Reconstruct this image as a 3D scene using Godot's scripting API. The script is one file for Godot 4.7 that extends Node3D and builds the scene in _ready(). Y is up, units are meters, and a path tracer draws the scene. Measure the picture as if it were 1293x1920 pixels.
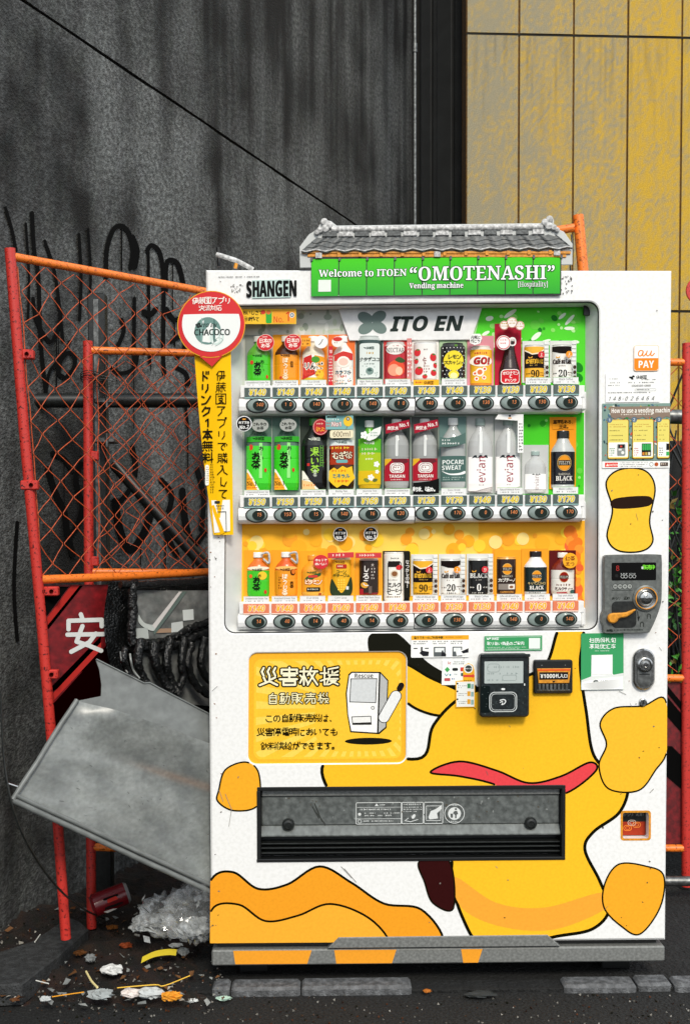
extends Node3D

# ---------------------------------------------------------------- camera numbers
const FOCAL := 2070.0
const CX := 646.5
const CY := 1078.0
const HORIZON := 986.0
var cam_basis := Basis.from_euler(Vector3(-0.0441, -0.0178, -0.0028))
var cam_at := Vector3(-0.299, 1.227, 2.892)
var rng := RandomNumberGenerator.new()
var used := {}
var base_of := {}
var M := {}
var fonts := []
var glyph := {}
var noise := FastNoiseLite.new()


func spot(px: float, py: float, depth: float) -> Vector3:
	return cam_at + cam_basis * (Vector3((px - CX) / FOCAL, -(py - CY) / FOCAL, -1.0) * depth)


# place on the front sheet of the machine: measured on the photograph, metres from its bottom centre
func F(px: float, py: float) -> Vector2:
	var t := (py - 500.7) / 1307.3
	var l := lerpf(382.0, 400.0, t)
	var r := lerpf(1257.0, 1247.0, t)
	var s := (px - l) / (r - l)
	var top := lerpf(500.7, 511.5, s)
	var bot := lerpf(1808.0, 1805.5, s)
	return Vector2((s - 0.5) * 1.21, 0.06 + (bot - py) / (bot - top) * 1.83)


# ---------------------------------------------------------------- mesh builder
class MB:
	var v := PackedVector3Array()
	var n := PackedVector3Array()
	var c := PackedColorArray()
	var col := Color.WHITE

	func tri(a: Vector3, b: Vector3, d: Vector3, na: Vector3, nb: Vector3, nd: Vector3) -> void:
		var g := (b - a).cross(d - a)
		if g.length_squared() < 1e-18:
			return
		if g.dot(na + nb + nd) > 0.0:
			v.append_array([a, d, b])
			n.append_array([na, nd, nb])
		else:
			v.append_array([a, b, d])
			n.append_array([na, nb, nd])
		c.append_array([col, col, col])

	func flat(a: Vector3, b: Vector3, d: Vector3, towards: Vector3) -> void:
		var g := (b - a).cross(d - a).normalized()
		if g.dot(towards) < 0.0:
			g = -g
		tri(a, b, d, g, g, g)

	func quad(a: Vector3, b: Vector3, d: Vector3, e: Vector3, towards: Vector3) -> void:
		flat(a, b, d, towards)
		flat(a, d, e, towards)

	func squad(a: Vector3, b: Vector3, d: Vector3, e: Vector3, na: Vector3, nb: Vector3, nd: Vector3, ne: Vector3) -> void:
		tri(a, b, d, na, nb, nd)
		tri(a, d, e, na, nd, ne)

	func box(mn: Vector3, mx: Vector3, b := 0.0, xf := Transform3D()) -> void:
		var ce := (mn + mx) / 2.0
		var h := (mx - mn) / 2.0
		b = minf(b, minf(h.x, minf(h.y, h.z)) * 0.9)
		var P := func(s: Vector3, a: int) -> Vector3:
			var q := Vector3()
			for k in 3:
				q[k] = s[k] * (h[k] - (0.0 if k == a else b))
			return xf * (ce + q)
		for a in 3:
			var u := (a + 1) % 3
			var w := (a + 2) % 3
			for s in [-1.0, 1.0]:
				var q := []
				for k in [[-1, -1], [1, -1], [1, 1], [-1, 1]]:
					var sg := Vector3()
					sg[a] = s
					sg[u] = k[0]
					sg[w] = k[1]
					q.append(P.call(sg, a))
				var o := Vector3()
				o[a] = s
				quad(q[0], q[1], q[2], q[3], xf.basis * o)
			if b > 0.0:
				for s in [-1.0, 1.0]:
					for t in [-1.0, 1.0]:
						var q2 := []
						for k in [-1.0, 1.0]:
							var sg := Vector3()
							sg[a] = k
							sg[u] = s
							sg[w] = t
							q2.append(P.call(sg, u))
							q2.append(P.call(sg, w))
						var o := Vector3()
						o[u] = s
						o[w] = t
						quad(q2[0], q2[1], q2[3], q2[2], xf.basis * o)
		if b > 0.0:
			for sx in [-1.0, 1.0]:
				for sy in [-1.0, 1.0]:
					for sz in [-1.0, 1.0]:
						var sg := Vector3(sx, sy, sz)
						flat(P.call(sg, 0), P.call(sg, 1), P.call(sg, 2), xf.basis * sg)

	func tube(p: Array, r: float, sides := 8, cap := true, r2 := -1.0) -> void:
		var m := p.size()
		var rings := []
		var nr := []
		var up := Vector3(0.13, 0.9, 0.3).normalized()
		for i in m:
			var t: Vector3 = (p[mini(i + 1, m - 1)] - p[maxi(i - 1, 0)]).normalized()
			if absf(t.dot(up)) > 0.95:
				up = Vector3(0.9, 0.1, 0.3).normalized()
			var x := t.cross(up).normalized()
			var y := x.cross(t).normalized()
			up = y
			var rr := r if r2 < 0.0 else lerpf(r, r2, float(i) / (m - 1))
			var ring := []
			var rn := []
			for k in sides:
				var a := TAU * k / sides
				var d := x * cos(a) + y * sin(a)
				ring.append(p[i] + d * rr)
				rn.append(d)
			rings.append(ring)
			nr.append(rn)
		for i in m - 1:
			for k in sides:
				var j := (k + 1) % sides
				squad(rings[i][k], rings[i][j], rings[i + 1][j], rings[i + 1][k], nr[i][k], nr[i][j], nr[i + 1][j], nr[i + 1][k])
		if cap:
			for e in [0, m - 1]:
				var o: Vector3 = p[0] - p[1] if e == 0 else p[m - 1] - p[m - 2]
				for k in sides:
					flat(p[e], rings[e][k], rings[e][(k + 1) % sides], o)

	# profile: list of [radius, height, colour]; depth squashed by sq
	func lathe(prof: Array, seg := 20, sq := 1.0, at := Vector3(), half := false) -> void:
		var m := prof.size()
		var hi := PI if half else TAU
		for i in m - 1:
			var a = prof[i]
			var b = prof[i + 1]
			col = b[2] if b.size() > 2 else col
			var dr: float = b[0] - a[0]
			var dy: float = b[1] - a[1]
			for k in seg:
				var t0 := hi * k / seg
				var t1 := hi * (k + 1) / seg
				var d0 := Vector3(cos(t0), 0, sin(t0) * sq)
				var d1 := Vector3(cos(t1), 0, sin(t1) * sq)
				var n0 := Vector3(cos(t0) * dy, -dr, sin(t0) / sq * dy).normalized()
				var n1 := Vector3(cos(t1) * dy, -dr, sin(t1) / sq * dy).normalized()
				if dy < 0.0 and absf(dy) > absf(dr) * 0.01:
					n0 = -n0
					n1 = -n1
				var p0: Vector3 = at + d0 * a[0] + Vector3(0, a[1], 0)
				var p1: Vector3 = at + d1 * a[0] + Vector3(0, a[1], 0)
				var p2: Vector3 = at + d1 * b[0] + Vector3(0, b[1], 0)
				var p3: Vector3 = at + d0 * b[0] + Vector3(0, b[1], 0)
				squad(p0, p1, p2, p3, n0, n1, n1, n0)

	# a smooth sheet: f(u, v) -> Vector3, u and v in 0..1
	func sheet(nu: int, nv: int, f: Callable, cf = null, towards := Vector3(0, 0, 1)) -> void:
		var g := []
		for i in nu + 1:
			var row := []
			for j in nv + 1:
				row.append(f.call(float(i) / nu, float(j) / nv))
			g.append(row)
		var nn := []
		for i in nu + 1:
			var row := []
			for j in nv + 1:
				var du: Vector3 = g[mini(i + 1, nu)][j] - g[maxi(i - 1, 0)][j]
				var dv: Vector3 = g[i][mini(j + 1, nv)] - g[i][maxi(j - 1, 0)]
				var q := du.cross(dv).normalized()
				row.append(-q if q.dot(towards) < 0.0 else q)
			nn.append(row)
		for i in nu:
			for j in nv:
				var k0 := v.size()
				squad(g[i][j], g[i + 1][j], g[i + 1][j + 1], g[i][j + 1], nn[i][j], nn[i + 1][j], nn[i + 1][j + 1], nn[i][j + 1])
				if cf != null:
					for k in range(k0, v.size()):
						c[k] = Color.WHITE
		if cf != null:
			var cols := {}
			for i in nu + 1:
				for j in nv + 1:
					cols[g[i][j]] = cf.call(float(i) / nu, float(j) / nv)
			for k in v.size():
				if cols.has(v[k]):
					c[k] = cols[v[k]]

	# extruded outline (local x, y), front at z1, back at z0, front edge chamfered by b
	func prism(pts: PackedVector2Array, z0: float, z1: float, b := 0.0, xf := Transform3D()) -> void:
		if Geometry2D.is_polygon_clockwise(pts):
			pts = pts.duplicate()
			pts.reverse()
		var m := pts.size()
		var inn := PackedVector2Array()
		for i in m:
			var d0 := (pts[i] - pts[(i + m - 1) % m]).normalized()
			var d1 := (pts[(i + 1) % m] - pts[i]).normalized()
			var n0 := Vector2(-d0.y, d0.x)
			var n1 := Vector2(-d1.y, d1.x)
			var k := (n0 + n1).normalized()
			inn.append(pts[i] + k * b / maxf(0.4, k.dot(n0)))
		var ix := Geometry2D.triangulate_polygon(inn)
		for i in range(0, ix.size(), 3):
			flat(xf * Vector3(inn[ix[i]].x, inn[ix[i]].y, z1), xf * Vector3(inn[ix[i + 1]].x, inn[ix[i + 1]].y, z1), xf * Vector3(inn[ix[i + 2]].x, inn[ix[i + 2]].y, z1), xf.basis * Vector3(0, 0, 1))
			flat(xf * Vector3(pts[ix[i]].x, pts[ix[i]].y, z0), xf * Vector3(pts[ix[i + 1]].x, pts[ix[i + 1]].y, z0), xf * Vector3(pts[ix[i + 2]].x, pts[ix[i + 2]].y, z0), xf.basis * Vector3(0, 0, -1))
		for i in m:
			var j := (i + 1) % m
			var o := Vector3((pts[j] - pts[i]).y, -(pts[j] - pts[i]).x, 0)
			quad(xf * Vector3(pts[i].x, pts[i].y, z0), xf * Vector3(pts[j].x, pts[j].y, z0), xf * Vector3(pts[j].x, pts[j].y, z1 - b), xf * Vector3(pts[i].x, pts[i].y, z1 - b), xf.basis * o)
			if b > 0.0:
				quad(xf * Vector3(pts[i].x, pts[i].y, z1 - b), xf * Vector3(pts[j].x, pts[j].y, z1 - b), xf * Vector3(inn[j].x, inn[j].y, z1), xf * Vector3(inn[i].x, inn[i].y, z1), xf.basis * (o.normalized() + Vector3(0, 0, 1)))

	func mesh() -> ArrayMesh:
		var a := []
		a.resize(Mesh.ARRAY_MAX)
		a[Mesh.ARRAY_VERTEX] = v
		a[Mesh.ARRAY_NORMAL] = n
		a[Mesh.ARRAY_COLOR] = c
		var am := ArrayMesh.new()
		am.add_surface_from_arrays(Mesh.PRIMITIVE_TRIANGLES, a)
		return am


# ---------------------------------------------------------------- flat print: filled outlines, strokes and letters laid on a surface
class Ink:
	var mb := MB.new()
	var host
	var place: Callable          # (px, py) -> Vector3 on the surface
	var out := Vector3(0, 0, 1)  # surface normal
	var z := 0.0
	var dz := 5e-6
	var ox := 0.0
	var oy := 0.0
	var rad := 0.0               # half width of a curved body, photo pixels
	var squash := 0.5
	var axis := 0.0

	func c(s) -> Color:
		var k: Color = s if s is Color else Color.html(s)
		return k.srgb_to_linear()

	var lift := 0.0

	func at(p: Vector2) -> Vector3:
		var q := p + Vector2(ox, oy)
		var w: Vector3 = place.call(q.x, q.y)
		var up := z + lift
		if rad > 0.0:
			var u := clampf((q.x - axis) / rad, -1.0, 1.0)
			# the body counts as thirteen flat staves, so that layers never cross
			var f := (asin(u) + PI / 2) * 13.0 / PI - 0.5
			var i0 := clampf(floorf(f), -1.0, 12.0)
			var a0 := clampf(-PI / 2 + (i0 + 0.5) * PI / 13.0, -PI / 2, PI / 2)
			var a1 := clampf(-PI / 2 + (i0 + 1.5) * PI / 13.0, -PI / 2, PI / 2)
			var w0 := clampf((u - sin(a0)) / maxf(1e-6, sin(a1) - sin(a0)), 0.0, 1.0)
			up += squash * rad * 0.00140 * lerpf(cos(a0), cos(a1), w0)
		return w + out * up

	func fill(pts: PackedVector2Array, ix: PackedInt32Array, col) -> void:
		mb.col = c(col)
		for i in range(0, ix.size(), 3):
			mb.tri(at(pts[ix[i]]), at(pts[ix[i + 1]]), at(pts[ix[i + 2]]), out, out, out)

	func poly(pts: PackedVector2Array, col) -> void:
		z += dz
		var parts := [pts]
		if rad > 0.0:
			parts = []
			var lo := 1e9
			var hi := -1e9
			for p in pts:
				lo = minf(lo, p.x)
				hi = maxf(hi, p.x)
			# cut at fixed lines round the body, so that every layer bends alike
			var c0 := axis - ox
			var last := -1e4
			for i in 14:
				var next := c0 + rad * sin(lerpf(-PI / 2, PI / 2, (i + 0.5) / 13.0)) if i < 13 else 1e4
				if next > lo and last < hi:
					parts.append_array(Geometry2D.intersect_polygons(pts, PackedVector2Array([Vector2(last, -9999), Vector2(next, -9999), Vector2(next, 9999), Vector2(last, 9999)])))
				last = next
		for q in parts:
			fill(q, Geometry2D.triangulate_polygon(q), col)

	func R(x0: float, y0: float, x1: float, y1: float, col) -> void:
		poly(PackedVector2Array([Vector2(x0, y0), Vector2(x1, y0), Vector2(x1, y1), Vector2(x0, y1)]), col)

	func RR(x0: float, y0: float, x1: float, y1: float, r: float, col) -> void:
		poly(host.rr(x0, y0, x1, y1, r), col)

	func E(x: float, y: float, rx: float, ry: float, col, rot := 0.0) -> void:
		var p := PackedVector2Array()
		var k := clampi(int(rx + ry), 10, 40)
		for i in k:
			p.append(Vector2(x, y) + Vector2(cos(TAU * i / k) * rx, sin(TAU * i / k) * ry).rotated(rot))
		poly(p, col)

	func Y(nums: Array, col, curved := false) -> void:   # filled outline from x, y, x, y ...
		var p := PackedVector2Array()
		for i in range(0, nums.size(), 2):
			p.append(Vector2(nums[i], nums[i + 1]))
		poly(host.smooth(p, true) if curved else p, col)

	func S(p: PackedVector2Array, w: float, col, closed := false) -> void:
		z += dz
		lift = 0.0005 if rad > 0.0 else 0.0
		var k := 8.0
		var q := PackedVector2Array()
		for e in p:
			q.append(e * k)
		if closed:
			var o := Geometry2D.offset_polygon(q, w * k / 2)
			var i := Geometry2D.offset_polygon(q, -w * k / 2)
			var m := p.size()
			mb.col = c(col)
			for a in m:
				var b := (a + 1) % m
				var t0 := (p[b] - p[(a + m - 1) % m]).normalized().orthogonal() * w / 2
				var t1 := (p[(b + 1) % m] - p[a]).normalized().orthogonal() * w / 2
				mb.squad(at(p[a] + t0), at(p[b] + t1), at(p[b] - t1), at(p[a] - t0), out, out, out, out)
			lift = 0.0
			return
		var outs := Geometry2D.offset_polyline(q, w * k / 2, Geometry2D.JOIN_ROUND, Geometry2D.END_ROUND)
		if outs.size() > 1 and p.size() > 2:   # the stroke closes on itself: draw it in two pieces
			var h := p.size() / 2
			S(p.slice(0, h + 1), w, col)
			S(p.slice(h), w, col)
			lift = 0.0
			return
		for s in outs:
			var u := PackedVector2Array()
			for e in s:
				u.append(e / k)
			fill(u, Geometry2D.triangulate_polygon(u), col)
		lift = 0.0

	func L(nums: Array, w: float, col, curved := false, closed := false) -> void:
		var p := PackedVector2Array()
		for i in range(0, nums.size(), 2):
			p.append(Vector2(nums[i], nums[i + 1]))
		S(host.smooth(p, closed) if curved else p, w, col, closed)

	# Latin lettering centred on (x, y); h is the height of a capital
	func T(text: String, x: float, y: float, h: float, col, font := 0, wide := 1.0, shear := 0.0, rot := 0.0, edge := 0.0, ecol = "#000000", anchor := 0.5) -> float:
		var d = host.letters(text, font)
		lift = 0.0005 if rad > 0.0 else 0.0
		var k: float = h / d.cap
		var wd: float = d.width * k * wide
		var spots := [Vector2()]
		if edge > 0.0:
			spots = []
			for i in 8:
				spots.append(Vector2.from_angle(TAU * i / 8) * edge)
			spots.append(Vector2())
		for e in spots.size():
			z += dz
			mb.col = c(ecol if edge > 0.0 and e < 8 else col)
			var tv: PackedVector2Array = d.pts
			for i in range(0, tv.size(), 3):
				var q := []
				for j in 3:
					var p: Vector2 = tv[i + j]
					var l := Vector2(p.x * k * wide - wd * anchor, -(p.y - d.mid) * k)
					l.x -= l.y * shear
					q.append(at(Vector2(x, y) + spots[e] + l.rotated(rot)))
				mb.tri(q[0], q[1], q[2], out, out, out)
		lift = 0.0
		return wd

	# the same, fitted between two ends
	func TW(text: String, x0: float, x1: float, y: float, h: float, col, font := 0, edge := 0.0, ecol = "#000000", shear := 0.0) -> void:
		var d = host.letters(text, font)
		T(text, (x0 + x1) / 2, y, h, col, font, (x1 - x0) / (d.width * h / d.cap), shear, 0.0, edge, ecol)

	# any lettering: brush-drawn signs on a 10 x 10 grid, other characters from the font; s is the size of a sign; (x, y) is the middle of the first one
	func G(text: String, x: float, y: float, s: float, col, w := 0.11, down := false, edge := 0.0, ecol = "#000000", step := 1.0, wide := 1.0, slant := 0.0) -> void:
		for pass_no in ([0, 1] if edge > 0.0 else [1]):
			for i in text.length():
				var ch := text[i]
				var cx := x + (i * slant if down else i * s * step * wide)
				var cy := y + (i * s * step if down else 0.0)
				if ch == " ":
					continue
				if not host.glyph.has(ch):
					if pass_no == 1:
						T(ch, cx, cy, s * 0.78, col, 0, 1.0, 0.0, 0.0, edge, ecol)
					continue
				var ws := w * clampf(1.25 - host.glyph[ch].size() * 0.045, 0.74, 1.0)
				for st in host.glyph[ch]:
					var p := PackedVector2Array()
					for q in st:
						if down and ch == "ー":
							p.append(Vector2(cx, cy) + Vector2(0.0, (q.x - 5.0) * 0.1 * s))
						else:
							p.append(Vector2(cx, cy) + (q - Vector2(4.8, 4.8)) * 0.1 * s * Vector2(wide, 1))
					S(p, ws * s + (edge * 2.0 if pass_no == 0 else 0.0), ecol if pass_no == 0 else col)

	# lines of print too small to read
	func small(x0: float, y0: float, x1: float, rows: int, lh: float, col, dense := 0.8) -> void:
		for r in rows:
			var x := x0
			var end: float = x1 - (x1 - x0) * (host.rng.randf() * 0.3 if r == rows - 1 else 0.0)
			while x < end:
				var w: float = lh * host.rng.randf_range(0.3, 0.75)
				if host.rng.randf() < dense:
					var y := y0 + r * lh
					R(x, y + lh * host.rng.randf_range(0.0, 0.15), x + w * 0.4, y + lh * 0.62, col)
					if host.rng.randf() < 0.6:
						R(x, y + lh * 0.25, x + w, y + lh * 0.42, col)
				x += w + lh * 0.18


func rr(x0: float, y0: float, x1: float, y1: float, r: float, k := 6) -> PackedVector2Array:
	var p := PackedVector2Array()
	for e in [[x1 - r, y0 + r, -PI / 2], [x1 - r, y1 - r, 0.0], [x0 + r, y1 - r, PI / 2], [x0 + r, y0 + r, PI]]:
		for i in k + 1:
			p.append(Vector2(e[0], e[1]) + Vector2.from_angle(e[2] + PI / 2 * i / k) * r)
	return p


func smooth(p: PackedVector2Array, closed := false, k := 6) -> PackedVector2Array:
	var o := PackedVector2Array()
	var m := p.size()
	for i in (m if closed else m - 1):
		var a := p[(i + m - 1) % m] if closed else p[maxi(i - 1, 0)]
		var b := p[i]
		var d := p[(i + 1) % m]
		var e := p[(i + 2) % m] if closed else p[mini(i + 2, m - 1)]
		for j in k:
			o.append(b.cubic_interpolate(d, a, e, float(j) / k))
	if not closed:
		o.append(p[m - 1])
	return o


func smooth3(p: Array, k := 6) -> Array:
	var o := []
	var m := p.size()
	for i in m - 1:
		for j in k:
			o.append((p[i] as Vector3).cubic_interpolate(p[i + 1], p[maxi(i - 1, 0)], p[mini(i + 2, m - 1)], float(j) / k))
	o.append(p[m - 1])
	return o


var letter_cache := {}

func letters(text: String, font: int) -> Dictionary:
	var key := "%s|%d" % [text, font]
	if letter_cache.has(key):
		return letter_cache[key]
	var tm := TextMesh.new()
	tm.text = text
	tm.font = fonts[font]
	tm.font_size = 64
	tm.pixel_size = 0.01
	tm.depth = 0.0
	tm.curve_step = 3.0
	var a: Array = tm.get_mesh_arrays()
	var pts := PackedVector2Array()
	var vs: PackedVector3Array = a[Mesh.ARRAY_VERTEX]
	var ix = a[Mesh.ARRAY_INDEX]
	if ix != null and ix.size() > 0:
		for i in ix:
			pts.append(Vector2(vs[i].x, vs[i].y))
	else:
		for p in vs:
			pts.append(Vector2(p.x, p.y))
	var lo := 1e9
	var hi := -1e9
	var ylo := 1e9
	var yhi := -1e9
	for p in pts:
		lo = minf(lo, p.x)
		hi = maxf(hi, p.x)
		ylo = minf(ylo, p.y)
		yhi = maxf(yhi, p.y)
	for i in pts.size():
		pts[i].x -= lo
	var d := {"pts": pts, "width": hi - lo, "cap": yhi - ylo, "mid": (yhi + ylo) / 2}
	if text != "H":
		var ref := letters("H", font)
		d.cap = ref.cap
		d.mid = ref.mid
	letter_cache[key] = d
	return d


# ---------------------------------------------------------------- nodes
func numbered(called: String, parent: Node) -> String:
	var key := "%d/%s" % [parent.get_instance_id(), called]
	var k: int = used.get(key, 0)
	used[key] = k + 1
	return called if k == 0 else "%s_%03d" % [called, k]


func obj(called: String, mb: MB, m: Material, parent: Node3D = self) -> MeshInstance3D:
	var o := MeshInstance3D.new()
	o.name = numbered(called, parent)
	if base_of.has(parent):
		var a: Vector3 = base_of[parent]
		for i in mb.v.size():
			mb.v[i] -= a
		base_of[o] = a
	o.mesh = mb.mesh()
	o.material_override = m
	parent.add_child(o, true)
	return o


func ink_obj(called: String, k: Ink, parent: Node3D, m: Material = null) -> MeshInstance3D:
	return obj(called, k.mb, m if m else M.ink, parent)


# a thing: a Node3D at its base; meshes given to obj() in world metres are moved into it
func thing(called: String, label: String, category: String, base: Vector3, group := "") -> Node3D:
	var o := Node3D.new()
	o.name = numbered(called, self)
	add_child(o, true)
	o.position = base
	base_of[o] = base
	tag(o, label, category, group)
	return o


func tag(o: Node, label: String, category: String, group := "") -> void:
	o.set_meta("label", label)
	o.set_meta("category", category)
	if group != "":
		o.set_meta("group", group)


func new_ink(place: Callable, z := 0.0) -> Ink:
	var k := Ink.new()
	k.host = self
	k.place = place
	k.z = z
	return k


func front_ink(z := 0.0) -> Ink:
	return new_ink(func(x: float, y: float) -> Vector3:
		var p := F(x, y)
		return Vector3(p.x, p.y, 0.0), z)


func fp(p: PackedVector2Array) -> PackedVector2Array:
	var o := PackedVector2Array()
	for e in p:
		o.append(F(e.x, e.y))
	return o


func fbox(mb: MB, x0: float, y0: float, x1: float, y1: float, z0: float, z1: float, b := 0.001) -> void:
	var a := F((x0 + x1) / 2, (y0 + y1) / 2)
	var w := F(x1, (y0 + y1) / 2).x - F(x0, (y0 + y1) / 2).x
	var h := F((x0 + x1) / 2, y0).y - F((x0 + x1) / 2, y1).y
	mb.box(Vector3(a.x - w / 2, a.y - h / 2, z0), Vector3(a.x + w / 2, a.y + h / 2, z1), b)


# ---------------------------------------------------------------- materials
func grain(freq: float, lo: Color, hi: Color, sd: int, size := 512, normal := false, bump := 4.0, kind := FastNoiseLite.TYPE_SIMPLEX_SMOOTH, mid := 0.5) -> NoiseTexture2D:
	var t := NoiseTexture2D.new()
	var k := FastNoiseLite.new()
	k.noise_type = kind
	k.frequency = freq
	k.seed = sd
	k.fractal_octaves = 5
	t.noise = k
	t.width = size
	t.height = size
	t.seamless = true
	if normal:
		t.as_normal_map = true
		t.bump_strength = bump
	else:
		var g := Gradient.new()
		g.set_color(0, lo)
		g.set_color(1, hi)
		g.set_offset(0, mid - 0.35)
		g.set_offset(1, mid + 0.35)
		t.color_ramp = g
	return t


func mat(col: String, rough := 0.5, metal := 0.0, tex: Texture2D = null, scale := 1.0, nrm: Texture2D = null, nscale := 1.0, vc := false) -> StandardMaterial3D:
	var m := StandardMaterial3D.new()
	m.albedo_color = Color.html(col)
	m.roughness = rough
	m.metallic = metal
	m.vertex_color_use_as_albedo = vc
	if tex or nrm:
		m.uv1_triplanar = true
		m.uv1_world_triplanar = true
		m.uv1_scale = Vector3.ONE * scale
	if tex:
		m.albedo_texture = tex
	if nrm:
		m.normal_enabled = true
		m.normal_texture = nrm
		m.normal_scale = nscale
	return m


func _ready() -> void:
	rng.seed = 7
	noise.seed = 3
	# camera
	var cam := Camera3D.new()
	cam.name = "camera"
	cam.projection = Camera3D.PROJECTION_FRUSTUM
	cam.near = 0.05
	cam.far = 200.0
	cam.size = 0.05 * 1920.0 / FOCAL
	cam.frustum_offset = Vector2(0.0, 0.05 * (CY - 960.0) / FOCAL)
	cam.transform = Transform3D(cam_basis, cam_at)
	add_child(cam)
	cam.current = true
	# sky and light
	var we := WorldEnvironment.new()
	we.name = "world_environment"
	var env := Environment.new()
	env.background_mode = Environment.BG_SKY
	var sm := ProceduralSkyMaterial.new()
	sm.sky_top_color = Color(0.90, 0.93, 0.97)
	sm.sky_horizon_color = Color(0.80, 0.82, 0.84)
	sm.sky_curve = 0.3
	sm.ground_bottom_color = Color(0.08, 0.08, 0.08)
	sm.ground_horizon_color = Color(0.18, 0.18, 0.18)
	sm.sky_energy_multiplier = 1.0
	var sky := Sky.new()
	sky.sky_material = sm
	env.sky = sky
	env.tonemap_mode = Environment.TONE_MAPPER_LINEAR
	env.tonemap_exposure = 1.68
	env.sdfgi_enabled = true
	env.ssao_enabled = true
	env.ssil_enabled = true
	we.environment = env
	add_child(we)
	var sun := DirectionalLight3D.new()
	sun.name = "sun"
	sun.light_energy = 0.5
	sun.light_color = Color(1.0, 0.97, 0.92)
	sun.light_angular_distance = 14.0
	sun.shadow_enabled = true
	sun.rotation_degrees = Vector3(-40, 10, 0)
	add_child(sun)

	write_glyphs()
	make_materials()
	make_setting()
	make_walls()
	make_fences()
	make_machine()
	make_products()
	make_sign()
	make_pennant()
	make_rubbish()


func make_materials() -> void:
	for f in [["Droid Sans", 700], ["Droid Sans", 400], ["Droid Serif", 700], ["Droid Sans Mono", 400], ["Droid Serif", 400]]:
		var s := SystemFont.new()
		s.font_names = PackedStringArray([f[0]])
		s.font_weight = f[1]
		fonts.append(s)
	var faint := grain(0.03, Color(0.955, 0.955, 0.955), Color(1, 1, 1), 61)
	var fine := grain(0.02, Color(0.80, 0.80, 0.80), Color(1, 1, 1), 1)
	var rough_n := grain(0.06, Color.BLACK, Color.WHITE, 2, 512, true, 10.0)
	var soft_n := grain(0.012, Color.BLACK, Color.WHITE, 5, 512, true, 3.0)
	var blot := grain(0.015, Color(0.62, 0.62, 0.62), Color(1, 1, 1), 8)
	var cloth := grain(0.03, Color(0.55, 0.55, 0.50), Color(1, 1, 1), 9)
	M.ink = mat("#ffffff", 0.42, 0.0, grain(0.03, Color(0.955, 0.955, 0.955), Color(1, 1, 1), 21, 512, false, 4.0, FastNoiseLite.TYPE_SIMPLEX_SMOOTH, 0.35), 6.0, null, 1.0, true)
	M.print = mat("#ffffff", 0.45, 0.0, null, 1.0, null, 1.0, true)
	M.paint = mat("#ffffff", 0.9, 0.0, null, 1.0, null, 1.0, true)
	M.paint.specular_mode = BaseMaterial3D.SPECULAR_DISABLED
	M.white = mat("#f0f0ee", 0.34, 0.0, grain(0.03, Color(0.955, 0.955, 0.95), Color(1, 1, 1), 11, 512, false, 4.0, FastNoiseLite.TYPE_SIMPLEX_SMOOTH, 0.3), 5.0)
	M.plinth = mat("#868885", 0.45, 0.1, fine, 9.0)
	M.bezel = mat("#dcdddb", 0.4, 0.0, faint, 2.0)
	M.shelf = mat("#f0f0ee", 0.3, 0.0, faint, 3.0)
	M.black = mat("#121313", 0.4)
	M.lens = mat("#84928d", 0.12)  # pale tone carries the painted reflection on the dark buttons
	M.dark = mat("#232624", 0.35, 0.0, blot, 8.0)
	M.flap = mat("#737876", 0.36, 0.2, grain(0.02, Color(0.72, 0.72, 0.72), Color(1, 1, 1), 51), 4.0)
	M.grey = mat("#6d716e", 0.4, 0.1, fine, 6.0)
	M.chrome = mat("#c9c9c6", 0.22, 1.0, fine, 9.0)
	M.steel = mat("#8b8d8b", 0.4, 0.8, blot, 5.0)
	M.body = mat("#ffffff", 0.25, 0.0, null, 1.0, null, 1.0, true)
	M.clear = mat("#d9dedc", 0.08)
	M.clear.transparency = BaseMaterial3D.TRANSPARENCY_ALPHA
	M.clear.albedo_color.a = 0.5
	M.tile_grey = mat("#6a6e6e", 0.5, 0.0, blot, 14.0)
	M.tile_white = mat("#e4e4e2", 0.5, 0.0, blot, 10.0)
	M.orange_and_lit_red = mat("#f07c26", 0.42, 0.0, grain(0.03, Color(0.5, 0.42, 0.42), Color(1, 1, 1), 15, 512, false, 4.0, FastNoiseLite.TYPE_SIMPLEX_SMOOTH, 0.15), 5.0)  # orange post; on fence rails, light from above painted into their red
	M.red_paint = mat("#c23229", 0.42, 0.0, grain(0.03, Color(0.46, 0.40, 0.40), Color(1, 1, 1), 17, 512, false, 4.0, FastNoiseLite.TYPE_SIMPLEX_SMOOTH, 0.15), 5.0)
	M.wire = mat("#e0602c", 0.5, 0.0, blot, 9.0)
	for key in ["red_paint", "orange_and_lit_red"]:   # chips down to primer and rust
		var ramp: Gradient = (M[key].albedo_texture as NoiseTexture2D).color_ramp
		ramp.set_offset(0, 0.20)
		ramp.set_offset(1, 0.30)
		ramp.set_color(0, Color(0.30, 0.26, 0.26))
	M.panel_red = mat("#ffffff", 0.5, 0.0, blot, 5.0, null, 1.0, true)
	M.wall = mat("#ffffff", 0.95, 0.0, grain(0.05, Color(0.55, 0.55, 0.55), Color(1, 1, 1), 41), 1.1, grain(0.15, Color.BLACK, Color.WHITE, 42, 512, true, 14.0, FastNoiseLite.TYPE_CELLULAR), 0.26, true)
	M.wall.uv1_scale = Vector3.ONE * 1.7
	M.tiles = mat("#ffffff", 0.75, 0.0, grain(0.09, Color(0.72, 0.72, 0.70), Color(1, 1, 1), 9), 3.4, rough_n, 0.12, true)
	M.darkwall = mat("#191b1a", 0.8, 0.0, blot, 0.8, soft_n, 0.3)
	M.seam = mat("#7a5312", 0.9, 0.0, blot, 6.0)
	M.joint = mat("#1d1a12", 0.9)
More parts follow.
